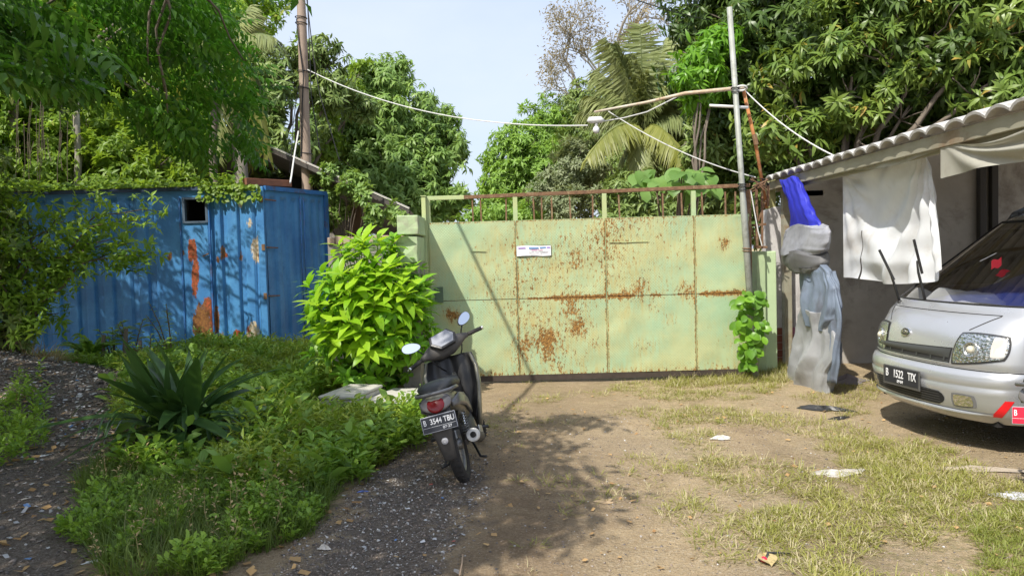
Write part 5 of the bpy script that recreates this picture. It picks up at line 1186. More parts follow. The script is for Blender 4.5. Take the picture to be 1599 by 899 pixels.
# sunlit front clusters of the same kind: a second tree nearer
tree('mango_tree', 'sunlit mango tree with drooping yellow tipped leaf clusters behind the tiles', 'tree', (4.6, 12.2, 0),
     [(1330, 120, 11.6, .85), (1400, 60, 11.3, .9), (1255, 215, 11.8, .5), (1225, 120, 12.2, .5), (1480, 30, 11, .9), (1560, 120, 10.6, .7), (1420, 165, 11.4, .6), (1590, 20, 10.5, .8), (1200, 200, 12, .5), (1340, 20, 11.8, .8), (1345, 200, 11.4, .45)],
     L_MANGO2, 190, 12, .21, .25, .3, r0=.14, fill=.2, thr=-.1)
# bright glossy young tree left of the pole
tree('glossy_tree', 'bright green glossy young tree with hanging leaves left of the metal pole', 'tree', (2.75, 12.4, 0),
     [(1098, 70, 12.6, .40), (1092, 110, 12.6, .42), (1110, 140, 12.7, .38), (1122, 60, 12.8, .35), (1085, 150, 12.8, .25)], L_BRIGHT, 420, 10, .22, .24, .75, r0=.06, fill=.4)
# far greens, centre
tree('leafy_tree', 'dense green tree nearest the open sky above the left half of the gate', 'tree', (0.8, 27, 0),
     [(815, 240, 27, 1.2), (800, 285, 27, 1.1), (850, 215, 28, 1.3), (860, 270, 27, 1.4), (790, 320, 27, 1.1), (845, 320, 27, 1.2), (880, 190, 29, 1.2)], L_FAR, 420, 9, .22, .34, .2, T=T_LEAF, r0=.2, fill=.3, thr=-.35)
tree('leafy_tree', 'darker green tree behind the palm, right of the dense tree over the gate', 'tree', (3.4, 24, 0),
     [(930, 210, 25, 1.3), (960, 260, 24, 1.3), (1000, 220, 24, 1.3), (1060, 215, 22, 1.1), (1040, 260, 22, 1.3), (1000, 300, 23, 1.2), (1090, 250, 20, 1.2), (920, 160, 27, .9), (1150, 120, 20, 1.3), (1120, 290, 18, 1.0), (1085, 200, 18, .8), (1100, 260, 16, .7), (1060, 240, 17.5, .7), (1108, 195, 13.6, .4), (1125, 230, 13.4, .4), (1095, 235, 13.8, .35), (1130, 180, 13.6, .3)], L_FARD, 330, 9, .24, .3, .3, T=T_LEAF, r0=.22, fill=.3, thr=-.35)
tree('silvery_bush', 'silvery grey green bush behind the middle of the gate rail', 'bush', (2.0, 18, 0),
     [(890, 260, 18, .7), (860, 300, 18, .6), (925, 290, 18, .7), (890, 325, 17.5, .6), (950, 320, 17.5, .6), (910, 240, 18.4, .5)], L_SILV, 560, 9, .13, .36, .15, T=T_LEAF, r0=.07, thr=-.15)
tree('low_bush', 'low green bush just above the left part of the gate rail', 'bush', (0.0, 20, 0),
     [(770, 335, 20, .6), (800, 338, 20, .6), (745, 345, 19, .45), (835, 335, 19, .5)], L_FAR, 500, 9, .16, .36, .2, T=T_LEAF, r0=.05)
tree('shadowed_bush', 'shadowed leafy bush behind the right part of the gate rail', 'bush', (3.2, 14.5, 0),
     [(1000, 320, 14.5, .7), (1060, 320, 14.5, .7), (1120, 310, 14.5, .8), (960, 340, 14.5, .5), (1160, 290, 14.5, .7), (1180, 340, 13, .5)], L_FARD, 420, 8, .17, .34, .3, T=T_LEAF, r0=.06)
# mid left mango
tree('mango_tree', 'rounded grey green mango tree standing alone against the sky left of the gate', 'tree', (-3.6, 22, 0),
     [(600, 140, 22, 1.1), (560, 175, 22, 1.2), (640, 185, 22, 1.2), (590, 220, 21.5, 1.5), (660, 240, 21.5, 1.2), (540, 250, 21, 1.3), (620, 280, 21, 1.3), (690, 270, 21, .9), (560, 300, 20.5, 1.1), (650, 310, 20.5, 1.0), (700, 300, 21, .7), (520, 200, 21.5, 1.0), (615, 115, 22, .6), (510, 280, 20.5, .8), (708, 235, 22, .5), (690, 200, 22, .6)],
     L_MIDTREE, 300, 9, .24, .26, .55, r0=.22, fill=.25, thr=-.25, clump=1.0)
tree('light_sapling', 'small light green tree poking out above the crowns right of the bamboo pole', 'tree', (-5.6, 20, 0),
     [(565, 103, 21, .22), (520, 150, 20, .5), (505, 190, 19, .45), (505, 225, 18.5, .5), (545, 140, 20.5, .4)], L_YG, 420, 8, .18, .42, .1, T=T_ROUND, r0=.05, fill=.4)
tree('drooping_tree', 'dark drooping leaved tree behind the bamboo pole', 'tree', (-6.2, 18, 0),
     [(500, 110, 18, .75), (520, 140, 18, .6), (440, 110, 17.5, .8), (450, 200, 17.5, .8), (420, 150, 17.5, .8), (425, 240, 17, .7), (470, 90, 18, .5), (560, 165, 18.5, .45), (445, 280, 17, .6), (495, 80, 18, .5)],
     L_FARD, 330, 10, .24, .22, .65, r0=.14, fill=.3, thr=0.0)
# bare tree
bt = thing('bare_tree', 'almost leafless spreading tree with fine twigs behind the palm', 'tree', (4.2, 28, 0))
mb = MB(); lv = Leaves(); tips = []
def grow(p, d, L, r, lev):
    e = p + d * L; pts = [p, p.lerp(e, .5) + Vector((random.uniform(-1, 1), random.uniform(-1, 1), random.uniform(-1, 1))) * L * .07, e]
    mb.tube(pts, [r, r * .85, r * .68], 6 if lev < 3 else 4, cap=False); 
    if lev >= 2: tips.append((tuple(e), tuple(d))); tips.append((tuple(pts[1]), tuple(d)))
    if lev >= 6: return
    for k in range(3 if lev < 4 else 2 + (random.random() < .5)):
        a = Vector(norm(rng.normal(size=3))); a = (a - d * a.dot(d)).normalized()
        nd_ = (d * random.uniform(.55, .95) + a * random.uniform(.5, .95) + Vector((0, 0, .12))).normalized()
        grow(e if k else pts[1].lerp(e, .6), nd_, L * random.uniform(.62, .85), r * .62, lev + 1)
for (u0, v0, u1, v1, L_, r_) in ((935, 250, 935, 160, 1.8, .12), (935, 260, 905, 185, 1.5, .09), (955, 240, 962, 120, 2.3, .14), (950, 230, 900, 130, 1.8, .09), (965, 240, 1000, 140, 1.7, .07)):
    a, b_ = P(u0, v0, 28), P(u1, v1, 28); mb.tube([Vector((4.2, 28, 0)).lerp(a, .0), a, b_], [.2, r_, r_ * .8], 7, cap=False); grow(b_, (b_ - a).normalized(), L_ * .60, r_ * .55, 1)
mb.build('branches', MBARKP, bt, world=True, smooth=True)['kind'] = 'stuff'
tp = np.array([t[0] for t in tips]); td = np.array([t[1] for t in tips]); k = rng.random(len(tp)) < .42
tp = np.repeat(tp[k], 3, 0) + rng.normal(0, .12, (k.sum() * 3, 3)); td = np.repeat(td[k], 3, 0) + rng.normal(0, .8, (len(tp), 3)) - [0, 0, .7]
lv.add(T_LEAF, tp, td, rng.normal(size=tp.shape), .14, .045)
lv.build('sparse_leaves', leafmat('dry_brown_leaves', (.14, .13, .09), (.26, .24, .16)), bt, kind='stuff', offset=(4.2, 28, 0))

# ------------------------------------------------------------------ palms
def frond(par, base, d, L, droop, mat, ll=.5, n=84, w=.045, side=None, name='frond', vdroop=.6):
    d = Vector(d).normalized(); pts = []; tan = []
    for i in range(n + 1):
        t = i / n; p = Vector(base) + d * (L * t) - Vector((0, 0, droop * L * t * t)); pts.append(p)
    for i in range(n + 1): tan.append((pts[min(i + 1, n)] - pts[max(i - 1, 0)]).normalized())
    mb = MB(); mb.tube(pts[::3], [.022 * (1 - .8 * i / (n / 3 + 1)) + .003 for i in range(len(pts[::3]))], 5)
    o = mb.build(name, mat, par, world=True)
    lv = Leaves(); O = []; D = []; N = []; Ls = []
    for i in range(int(n * .12), n + 1):
        t = i / n; T_ = tan[i]; S_ = T_.cross(Vector((0, 0, 1))); S_ = (S_ if S_.length > .05 else Vector((1, 0, 0))).normalized(); U = S_.cross(T_)
        for sg in (-1, 1):
            dd = (S_ * sg * .75 + T_ * (.45 + .6 * t) + U * .12 - Vector((0, 0, vdroop)) + Vector(rng.normal(0, .07, 3))).normalized()
            O.append(tuple(pts[i])); D.append(tuple(dd)); N.append(tuple(U + Vector(rng.normal(0, .2, 3)))); Ls.append(ll * (math.sin(math.pi * (.12 + .80 * t)) ** .6) * random.uniform(.85, 1.1))
    Ls = np.array(Ls); lv.add(T_BLADE, np.array(O), np.array(D), np.array(N), Ls, w, np.clip(rng.random(len(O)) * .5 + random.random() * .5, 0, 1))
    lf = lv.build('leaflets', mat, o, kind='stuff', offset=tuple(par.location)); return o
def coco(label, base, crown, fr, L, mat, matsp=None):
    root = thing('coconut_palm', label, 'palm', base, group=None); c = Vector(crown)
    mb = MB(); limb(mb, Vector(base), c, .16, .11, 8, .02, 10); mb.build('trunk', MBARKP, root, world=True, smooth=True)
    for (d, l, dr, special) in fr: frond(root, c, d, L * l, dr, (matsp or mat) if special else mat, ll=.72, vdroop=.6 + .6 * random.random())
    return root
YPALM = 17.5
pc_ = P(1005, 200, YPALM)
fr = []
for (u, v, dr, sp_) in ((1000, 40, .15, 0), (960, 70, .25, 0), (1040, 60, .22, 0), (930, 110, .35, 0), (1080, 100, .4, 0), (985, 85, .2, 0), (1022, 80, .2, 0), (1100, 160, .5, 0), (915, 150, .4, 0), (950, 185, .45, 0), (1075, 185, .5, 0), (1045, 225, .3, 0), (980, 240, .3, 0), (965, 150, .5, 0), (1050, 130, .5, 0), (945, 60, .2, 0), (1015, 120, .3, 0), (905, 175, .5, 0), (1090, 140, .5, 0), (940, 215, .6, 0), (1055, 205, .6, 0), (1025, 250, .5, 0), (1000, 260, .5, 0), (1090, 215, .6, 0)):
    e = P(u, v, YPALM + random.uniform(-1.2, 1.2)); dv = e - pc_; Lf = dv.length; dv.z += dr * Lf; fr.append((tuple(dv), dv.length / 2.6, dr * Lf / dv.length, sp_))
for (u, v, dr) in ((918, 245, .40), (1072, 262, .5)):
    e = P(u, v, YPALM - 2.5); dv = e - pc_; Lf = dv.length; dv.z += dr * Lf; fr.append((tuple(dv), dv.length / 2.6, dr * Lf / dv.length, 1))
coco('coconut palm with upright grey green fronds and yellowing lower fronds in the centre', (3.1, YPALM, 0), pc_, fr, 2.6, L_PALM, L_PALMY)
pc2 = P(1100, 150, 22.0); fr = []
for (u, v) in ((1085, 10), (1060, 25), (1120, 5), (1050, 60), (1105, 15), (1140, 30)):
    e = P(u, v, 22 + random.uniform(-.5, .5)); dv = e - pc2; Lf = dv.length; dv.z += .12 * Lf; fr.append((tuple(dv), dv.length / 2.6, .12 * Lf / dv.length, 0))
coco('second coconut palm whose frond tips rise behind the glossy young tree', (5.4, 22.5, 0), pc2, fr, 2.6, L_PALM)
# left palm with hanging yellowish fronds
pc3 = P(355, 75, 14.5); fr = []
for (u, v, dr, sp_) in ((418, 240, .9, 1), (405, 200, .8, 1), (390, 255, .9, 1), (300, 130, .5, 0), (250, 60, .3, 0), (330, 0, .2, 0), (390, 10, .2, 0), (430, 60, .5, 0), (370, 230, .8, 0), (340, 240, .9, 0), (260, 170, .7, 1), (415, 150, .7, 0)):
    e = P(u, v, 14.5 + random.uniform(-.8, .3)); dv = e - pc3; Lf = dv.length; dv.z += dr * Lf; fr.append((tuple(dv), dv.length / 2.0, dr * Lf / dv.length, sp_))
coco('coconut palm with long hanging yellow green fronds above the container window', (-4.9, 14.6, 0), pc3, fr, 2.0, L_PALM, leafmat('palm_yellow_green', (.12, .18, .04), (.28, .32, .10), trans=.4))

# broad-leaved plant behind the gate (big round leaves, one by one)
bl = thing('broadleaf_tree', 'broad leaved sapling with big round light green leaves behind the gate rail', 'tree', tuple(P(1045, 300, 11.5).xy) + (0,))
st = Vector((P(1045, 300, 11.5).x, 11.5, 0)); mb = MB()
def blade_mesh(name, mat, L, W, bend, T='round', fold=.12, nseg=5):
    V = []; F = []
    for i in range(nseg + 1):
        t = i / nseg
        w = W * (math.sin(math.pi * min(1, (t * .92 + .04))) ** (.55 if T == 'round' else .9)) * (1.0 if T == 'round' else (1.15 - .35 * t)) if i < nseg else W * .02
        z = -bend * L * t * t; y = L * t * (1 - .12 * bend * t)
        V += [(-w / 2, y, z + fold * w), (0, y, z), (w / 2, y, z + fold * w)]
        if i: a = (i - 1) * 3; F += [(a, a + 1, a + 4, a + 3), (a + 1, a + 2, a + 5, a + 4)]
    me = bpy.data.meshes.new(name); me.from_pydata(V, [], F); me.polygons.foreach_set('use_smooth', [True] * len(F)); me.materials.append(mat)
    at = me.attributes.new('rnd', 'FLOAT', 'POINT'); at.data.foreach_set('value', [random.random()] * len(V)); me.update(); return me
def leaf_obj(me, par, pos, d, nrm, sc=1.0, name='leaf'):
    d = Vector(d).normalized(); s_ = d.cross(Vector(nrm))
    s_ = s_.normalized() if s_.length > 1e-4 else Vector((1, 0, 0)); n_ = s_.cross(d)
    o = bpy.data.objects.new(name, me); COL.objects.link(o); o.parent = par
    o.matrix_local = Matrix.Translation(Vector(pos) - par.location) @ Matrix(((s_.x, d.x, n_.x, 0), (s_.y, d.y, n_.y, 0), (s_.z, d.z, n_.z, 0), (0, 0, 0, 1))) @ Matrix.Scale(sc, 4); return o
bl.location = st
L_BROAD = leafmat('broad_round_leaves', (0.080, 0.187, 0.050), (0.160, 0.306, 0.100), trans=.4)
bm_ = [blade_mesh('leaf', L_BROAD, .30, .24, random.uniform(.1, .5)) for _ in range(4)]
for i in range(46):
    u, v = random.uniform(985, 1112), 0; v = 268 + abs(u - 1045) * .12 + random.uniform(-8, 26)
    c = P(u, v, 11.5 + random.uniform(-.4, .4))
    if i % 4 == 0: mb.tube([st + Vector((0, 0, .1)), st.lerp(c, .6) + Vector((0, 0, .3)), c], [.03, .02, .008], 5)
    leaf_obj(random.choice(bm_), bl, c, (random.uniform(-1, 1), random.uniform(-1, .2), random.uniform(-.8, .1)), (0, -.5, 1), random.uniform(.7, 1.05))
mb.build('stem', MTWIG, bl, world=True)

# ------------------------------------------------------------------ left background wood
for i, (lb, base, blobs, lm, T_, LL, WW, bark) in enumerate((
    ('tall leafy tree with pale trunk behind the middle of the container roof', (-9.3, 17.5, 0), [(120, 100, 17, 1.6), (60, 160, 16.5, 1.4), (160, 170, 17.5, 1.2), (200, 80, 17.5, 1.5), (100, 230, 16.5, 1.0), (30, 80, 16, 1.6), (60, 10, 17, 1.8), (180, 0, 18, 1.8)], L_UNDER, T_LEAF, .20, .40, MBARKP),
    ('leafy tree with yellow green foliage near the left palm', (-6.9, 16.5, 0), [(250, 130, 16.5, 1.0), (290, 200, 16, .9), (240, 220, 16, .9), (330, 120, 17, 1.0), (300, 60, 17.5, 1.4), (370, 30, 18, 1.4), (310, 255, 15.5, .5)], L_UNDER, T_LEAF, .18, .42, MBARK),
    ('shrubby tree thick with creepers at the far left behind the container', (-10.2, 14.5, 0), [(10, 200, 14.5, 1.1), (-40, 120, 14.5, 1.3), (70, 240, 14.5, .9), (10, 270, 14, .8), (130, 250, 15, .7), (190, 260, 15, .6), (-60, 240, 14, 1.1)], L_UNDER, T_LEAF, .15, .45, MBARK))):
    tree('leafy_tree', lb, 'tree', base, blobs, lm, 360, 8, LL, WW, .2, T=T_, bark=bark, r0=.15, fill=.35, thr=-.1, clump=1.6)
for i, (u, w_, lb) in enumerate(((105, .16, 'pale leaning trunk left of the other pale trunk beyond the container'), (122, .08, 'slim pale trunk close beside the leaning pale trunk'), (12, .10, 'thin brown trunk with hanging roots at the far left'), (330, .09, 'bare brown trunk rising behind the container roof beneath the palm'))):
    bs = P(u, 400, 14.0 + (i == 0)); t_ = thing('tree_trunk', lb, 'tree', (bs.x, bs.y, 0))
    mb = MB(); limb(mb, (bs.x, bs.y, 0), tuple(P(u + (-8, -4, 6, 5)[i], (90, 150, 60, 150)[i], 14.3 + (i == 0))), w_, w_ * .7, 8, .03, 9); mb.build('trunk', MBARKP if i < 2 else MBARK, t_, world=True, smooth=True)
# hanging aerial roots at far left
mb = MB()
for i in range(24):
    u = random.uniform(-20, 110); a = P(u, random.uniform(120, 230), 13.6); b_ = P(u + random.uniform(-8, 8), random.uniform(240, 330), 13.5); mb.tube([a, a.lerp(b_, .5) + Vector((random.uniform(-.06, .06), 0, 0)), b_], .006, 4, cap=False)
tag(mb.build('hanging_roots', M('dry_roots', (.15, .12, .08), .9)), 'tangle of thin dry hanging roots and vines at the far left', 'roots', kind='stuff')
tree('understorey', 'sunlit yellow green understorey thicket just behind the container roof', 'thicket', (-8.0, 14.3, 0),
     [(60, 265, 14, .55), (110, 275, 14, .5), (170, 275, 14, .5), (230, 270, 14, .45), (90, 210, 14.5, .6), (200, 225, 14.6, .6), (20, 215, 14.2, .6), (150, 240, 14.4, .5), (265, 245, 14.2, .45), (140, 175, 15, .6), (260, 190, 15, .6), (40, 160, 15, .7), (300, 275, 14, .35), (-20, 280, 13.6, .5)], L_YG, 420, 8, .15, .42, .15, T=T_LEAF, r0=.05, fill=.4, thr=-.05, clump=2)
tree('roadside_bush', 'small leafy bush poking out between container corner and shed roof', 'bush', (-3.3, 14.8, 0),
     [(520, 300, 14.6, .22), (545, 290, 14.6, .2), (530, 325, 14.6, .22), (560, 308, 14.4, .16), (515, 345, 14.6, .2), (600, 325, 12.9, .22), (580, 335, 12.9, .2), (622, 340, 12.7, .16), (555, 285, 13.6, .26), (525, 268, 14.2, .26), (575, 305, 13.2, .22), (500, 285, 14.6, .2), (540, 300, 13.4, .2)], L_MIDTREE, 900, 8, .11, .45, .1, T=T_ROUND, r0=.03, fill=.4)
# creeper on the container roof
lv = Leaves(); n = 2600
x = rng.uniform(CX0, cx1 + .2, n); y = CY + rng.uniform(-.08, .9, n) ; z = ctop + .05 + rng.random(n) * .22 * (.4 + .6 * (fbm(x, y, 2.4, 55, 3) + .5).clip(0, 1))
k = (fbm(x, y * .5, 1.7, 56, 3) > -.35) | (x < -5.2); p = np.stack([x, y, z], 1)[k]
lv.add(T_ROUND, p, rng.normal(size=p.shape) * [1, 1, .3] - [0, .4, .2], np.array([0, -.4, 1.]) + rng.normal(0, .35, p.shape), rng.uniform(.06, .13, len(p)), .07)
n = 160; x = rng.uniform(-5.0, -4.0, n); p = np.stack([x, np.full(n, CY - .06), ctop + .05 - rng.random(n) ** 2 * .25], 1); lv.add(T_ROUND, p, rng.normal(size=p.shape) * [1, .5, .4] - [0, .4, .8], np.array([0, -1, .4]) + rng.normal(0, .3, p.shape), .09, .065)
tag(lv.build('creeper', L_YG), 'yellow green creeper spreading over the container roof edge', 'creeper', kind='stuff')

# ------------------------------------------------------------------ overhanging tree at upper left (also shades the yard)
SHADE = gpoly([(-200, 899), (-500, 640), (-250, 560), (60, 545), (260, 548), (400, 570), (520, 600), (590, 650), (660, 690), (715, 680), (760, 650), (800, 645), (930, 650), (830, 690), (870, 720), (935, 775), (900, 830), (790, 899)])
SHADE = SHADE + [(.1, 2.4), (-9, 2.4)]
KS = 1 / math.tan(SUN_EL)
def land(p): return p[:, 0] + math.sin(SUN_AZ) * KS * p[:, 2], p[:, 1] + math.cos(SUN_AZ) * KS * p[:, 2]
OVER = [(-60, -60), (446, -60), (440, 40), (447, 110), (425, 135), (400, 165), (405, 255), (370, 245), (330, 270), (290, 240), (235, 225), (190, 175), (150, 140), (90, 150), (20, 125), (-60, 130)]
def twig_T():
    V = []; F = []; n0 = 0
    def leaf(o, d, L, W):
        nonlocal n0
        v, f = inst(T_LEAF, np.array([o], float), np.array([d], float), np.array([[random.uniform(-.3, .3), random.uniform(-.2, .2), 1.]]), L, W); V.append(v); F.append(f + n0); n0 += len(v)
    n = 5
    for i in range(n):
        t = .15 + .8 * i / n
        for s in (-1, 1): leaf((s * .01, t, -.12 * t * t), (s * .8, .5 + random.uniform(-.15, .2), -.30 - .35 * random.random()), .25 + .08 * random.random(), .115)
    leaf((0, .95, -.12), (0, 1, -.4), .24, .09)
    v = np.array([[-.006, 0, 0], [.006, 0, 0], [.003, .95, -.11], [-.003, .95, -.11]]); V.append(v); F.append(np.array([[0, 1, 2], [0, 2, 3]]) + n0)
    return np.concatenate(V), np.concatenate(F)
TW = [twig_T() for _ in range(3)]
N_ = 30000
# candidates a: by the shade they cast; b: by where they hang
bx0, bx1 = min(p[0] for p in SHADE), max(p[0] for p in SHADE); by0, by1 = min(p[1] for p in SHADE), max(p[1] for p in SHADE)
tx = rng.uniform(bx0, bx1, N_); ty = rng.uniform(by0, by1, N_); k = inpoly(tx + .12 * fbm(tx, ty, 3, 71, 3), ty + .12 * fbm(tx, ty, 3, 72, 3), SHADE)
tx, ty = tx[k], ty[k]; tz = rng.uniform(3.4, 6.6, len(tx))
A = np.stack([tx - math.sin(SUN_AZ) * KS * tz, ty - math.cos(SUN_AZ) * KS * tz, tz], 1)
au, av = proj(A); off = np.isnan(au) | (A[:, 1] < .3) | (au < -90) | (av < -110) | inpoly(np.nan_to_num(au, nan=-999), np.nan_to_num(av, nan=-999), OVER)
A = A[off]; k = fbm(A[:, 0] + A[:, 2] * .5, A[:, 1], 2.2, 73, 3) > -.52; A = A[k][:3300]
B = []
for _ in range(9000):
    u, v = rng.uniform(-60, 450), rng.uniform(-60, 275); Y = rng.uniform(5.2, 11.0)
    p = P(u, v, Y); B.append(tuple(p) + (u, v))
B = np.array(B); k = inpoly(B[:, 3], B[:, 4], OVER) & (B[:, 2] < 6.5) & (B[:, 2] > 2.9); B = B[k]
lx, ly = land(B[:, :3]); lx2, ly2 = land(B[:, :3] - [0, 0, .9])
bushz = lambda x, y: ((x + 1.75) / 1.35) ** 2 + ((y - 9.0) / 1.5) ** 2 < 1
at_gate = (lx > -1.3) & (ly > 7)
sunny = bushz(lx, ly) | bushz(lx2, ly2) | at_gate | ((lx > .4))
# keep the container end lit
sw_ = (12.5 - B[:, 1]) / (math.cos(SUN_AZ) * KS); wx = B[:, 0] + math.sin(SUN_AZ) * KS * sw_; wz = B[:, 2] - sw_
endlit = (wx > -5.3) & (wx < -2.6) & (wz > .3) & (wz < 2.9) & (rng.random(len(B)) < .82 + .0 * wx)
dark = fbm(B[:, 3] * .01, B[:, 4] * .01, 1.5, 75, 3) > -.5
B = B[~sunny & ~endlit & dark][:980, :3]
# a third set shades the long side of the container
wx = -5.0 - 5.0 * rng.random(3000) ** .8; wz = rng.uniform(.1, 2.9, 3000); tt_ = rng.uniform(1.2, 4.5, 3000)
C_ = np.stack([wx - math.sin(SUN_AZ) * KS * tt_, 12.4 - math.cos(SUN_AZ) * KS * tt_, wz + tt_], 1)
cu_, cv_ = proj(C_); k = ((cu_ < -70) | inpoly(cu_, cv_, OVER) | (cv_ < -90)) & (fbm(wx, wz, 9, 76, 3) > -.22 + .5 * sst(-6.6, -5.4, wx)); C_ = C_[k][:820]
print('overhang', len(A), len(B), len(C_))
trk = Vector((-7.6, 2.2, 0)); ov = thing('overhanging_tree', 'dark leafy tree overhanging the yard from the upper left', 'tree', tuple(trk))
mb = MB(); hub = Vector((-7.2, 2.8, 4.2)); limb(mb, trk, hub, .28, .22, 6, .03, 10); mb.build('trunk', MBARK, ov, world=True, smooth=True)
P_all = np.concatenate([A, B, C_]); Dm = P_all - np.array(hub); Dm[:, 2] *= .25
Dd = norm(norm(Dm) * .9 + np.array([.5, .1, -.42]) + rng.normal(0, .5, P_all.shape))
lv = Leaves(); ws = rng.integers(0, 3, len(P_all)); pu, pv = proj(P_all); offs = np.isnan(pu) | (P_all[:, 1] < .3) | (pu < -120) | (pv < -150)
for i in range(3):
    q = P_all[ws == i]; d = Dd[ws == i]; s_ = rng.uniform(.36, .60, len(q)) * np.where(offs[ws == i], 1.55, 1.); lv.add(TW[i], q - d * (s_ * .5)[:, None], d, np.array([0, 0, 1.]) + rng.normal(0, .3, q.shape), s_, s_)
lv.build('crown', L_DARK, ov, offset=tuple(trk))
mb = MB(); ends = P_all[rng.choice(len(P_all), 95, False)]
mains = [Vector(p) for p in ((-5.2, 5.5, 4.6), (-3.5, 8.0, 4.9), (-6.8, 8.5, 4.8), (-2.5, 3.0, 5.2), (-4.5, 1.2, 5.0), (-8.8, 6.5, 4.8), (-5.5, 10.2, 4.4))]
mp2 = []
for m_ in mains: mp2 += limb(mb, hub, m_, .13, .04, 8, .06, 7, sag=.06)[2:]
for e in ends:
    e = Vector(e); nr = min(mp2, key=lambda q: (q - e).length)
    if (nr - e).length < 3.2: limb(mb, nr, e, .022, .008, 5, .08, 5, sag=.05)
for (g0, h0, g1, h1) in (((718, 355), 0, (830, 580), 0),):  # unseen branch added to cast the slanting shadow line on the gate
    a = P(718, 355, GY0); b_ = P(830, 585, GY0); c = Vector(SDIR) / SDIR[2]
    a2 = a + c * 2.6; b2 = b_ + c * 4.55; e2 = b2 + (b2 - a2) * .2
    mb.tube([a2 + (a2 - b2) * .05, a2, b2, Vector((-2.6, 3.4, 5.0)), mains[3], hub], [.016, .02, .024, .03, .04, .06], 6)
mb.build('limb', MBARK, ov, world=True, smooth=True)

# ------------------------------------------------------------------ lime bush
bc = P(582, 478, 8.75); bush = thing('lime_bush', 'bright lime green bush with long pointed leaves beside the motorcycle', 'bush', (bc.x, bc.y, .05))
bmesh_ = [blade_mesh('leaf', L_BUSH, .25, .098, random.uniform(.15, .6), 'long', .10, 5) for _ in range(8)]
lv = Leaves(); mb = MB(); shoots = []
hx = 104 / 1200 * bc.y; hz = bc.z - .06
for i in range(150):
    a = random.uniform(0, 2 * math.pi); ph = math.acos(random.uniform(-.55, 1)); q = random.uniform(.82, 1.0) if i < 115 else random.uniform(.3, .7)
    d = Vector((math.sin(ph) * math.cos(a), math.sin(ph) * math.sin(a), math.cos(ph)))
    wob_ = 1 + .12 * math.sin(a * 5 + ph * 4)
    tip = Vector((bc.x - .02 + d.x * hx * .93 * q * wob_, bc.y + d.y * .75 * q, .95 + d.z * (.86 if d.z > 0 else .80) * q * wob_))
    shoots.append((tip, d))
shoots.sort(key=lambda s: s[0].y - s[0].z * .4 - (1.0 if (s[0] - bc).length > .6 else 0))
nobj = 0
for i, (tip, d) in enumerate(shoots):
    root_ = Vector((bc.x + random.uniform(-.12, .12), bc.y + random.uniform(-.1, .1), .1))
    mid = root_.lerp(tip, .6) + Vector((0, 0, .12)); ax = ((tip - mid).normalized() + Vector((0, 0, .55))).normalized()
    mb.tube([root_, mid, tip, tip + ax * .06], [.014, .008, .005, .003], 5, cap=False)
    nl = random.randint(7, 10)
    for j in range(nl):
        az = j * 2.4 + random.random() * .5; x_ = ax.orthogonal().normalized(); y_ = ax.cross(x_); el = R(35 + 50 * (j / nl) + random.uniform(-8, 8))
        dd = ax * math.cos(el) + (x_ * math.cos(az) + y_ * math.sin(az)) * math.sin(el); dd.z -= .12; o_ = tip + ax * (.06 - .14 * j / nl)
        nrm_ = ax + Vector((0, 0, .4)); sc = random.uniform(.7, 1.1)
        if nobj < 298: leaf_obj(random.choice(bmesh_), bush, o_, dd, nrm_, sc); nobj += 1
        else: lv.add(T_LONG, np.array([tuple(o_)]), np.array([tuple(dd)]), np.array([tuple(nrm_)]), .22 * sc, .088 * sc)
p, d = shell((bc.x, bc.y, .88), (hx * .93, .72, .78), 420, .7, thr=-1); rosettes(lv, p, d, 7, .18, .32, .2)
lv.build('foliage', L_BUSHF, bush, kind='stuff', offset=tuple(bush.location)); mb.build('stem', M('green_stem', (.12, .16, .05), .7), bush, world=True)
# vine at right pillar
vb_ = P(1170, 570, 9.35); vine = thing('climbing_vine', 'leafy green vine climbing the right gate pillar beside the metal pole', 'vine', (vb_.x, vb_.y, 0))
vm = [blade_mesh('leaf', L_BRIGHT if i % 2 else leafmat('vine_leaves', (.06, .18, .02), (.14, .30, .05), trans=.35), .12, .085, random.uniform(.2, .6)) for i in range(5)]
mb = MB(); 
for i in range(150):
    t = random.random(); v = 455 + 118 * t; c_u = 1175 - 6 * t + 3 * math.sin(v * .1); hw_v = 6 + 20 * math.sin(min(1, t * 1.1 + .1) * math.pi) ** .7
    leaf_obj(vm[i % 5], vine, P(c_u + random.uniform(-hw_v, hw_v), v, 9.3 + random.uniform(-.12, .12)), (random.uniform(-1, 1), random.uniform(-.8, -.1), random.uniform(-1, .1)), (0, -1, .6), random.uniform(.6, 1.2))
for k_ in range(4): mb.tube([P(1170 + k_ * 3 + 4 * math.sin(v * .07 + k_), v, 9.42) for v in range(575, 452, -12)], .006, 5)
mb.build('stem', MTWIG, vine, world=True)
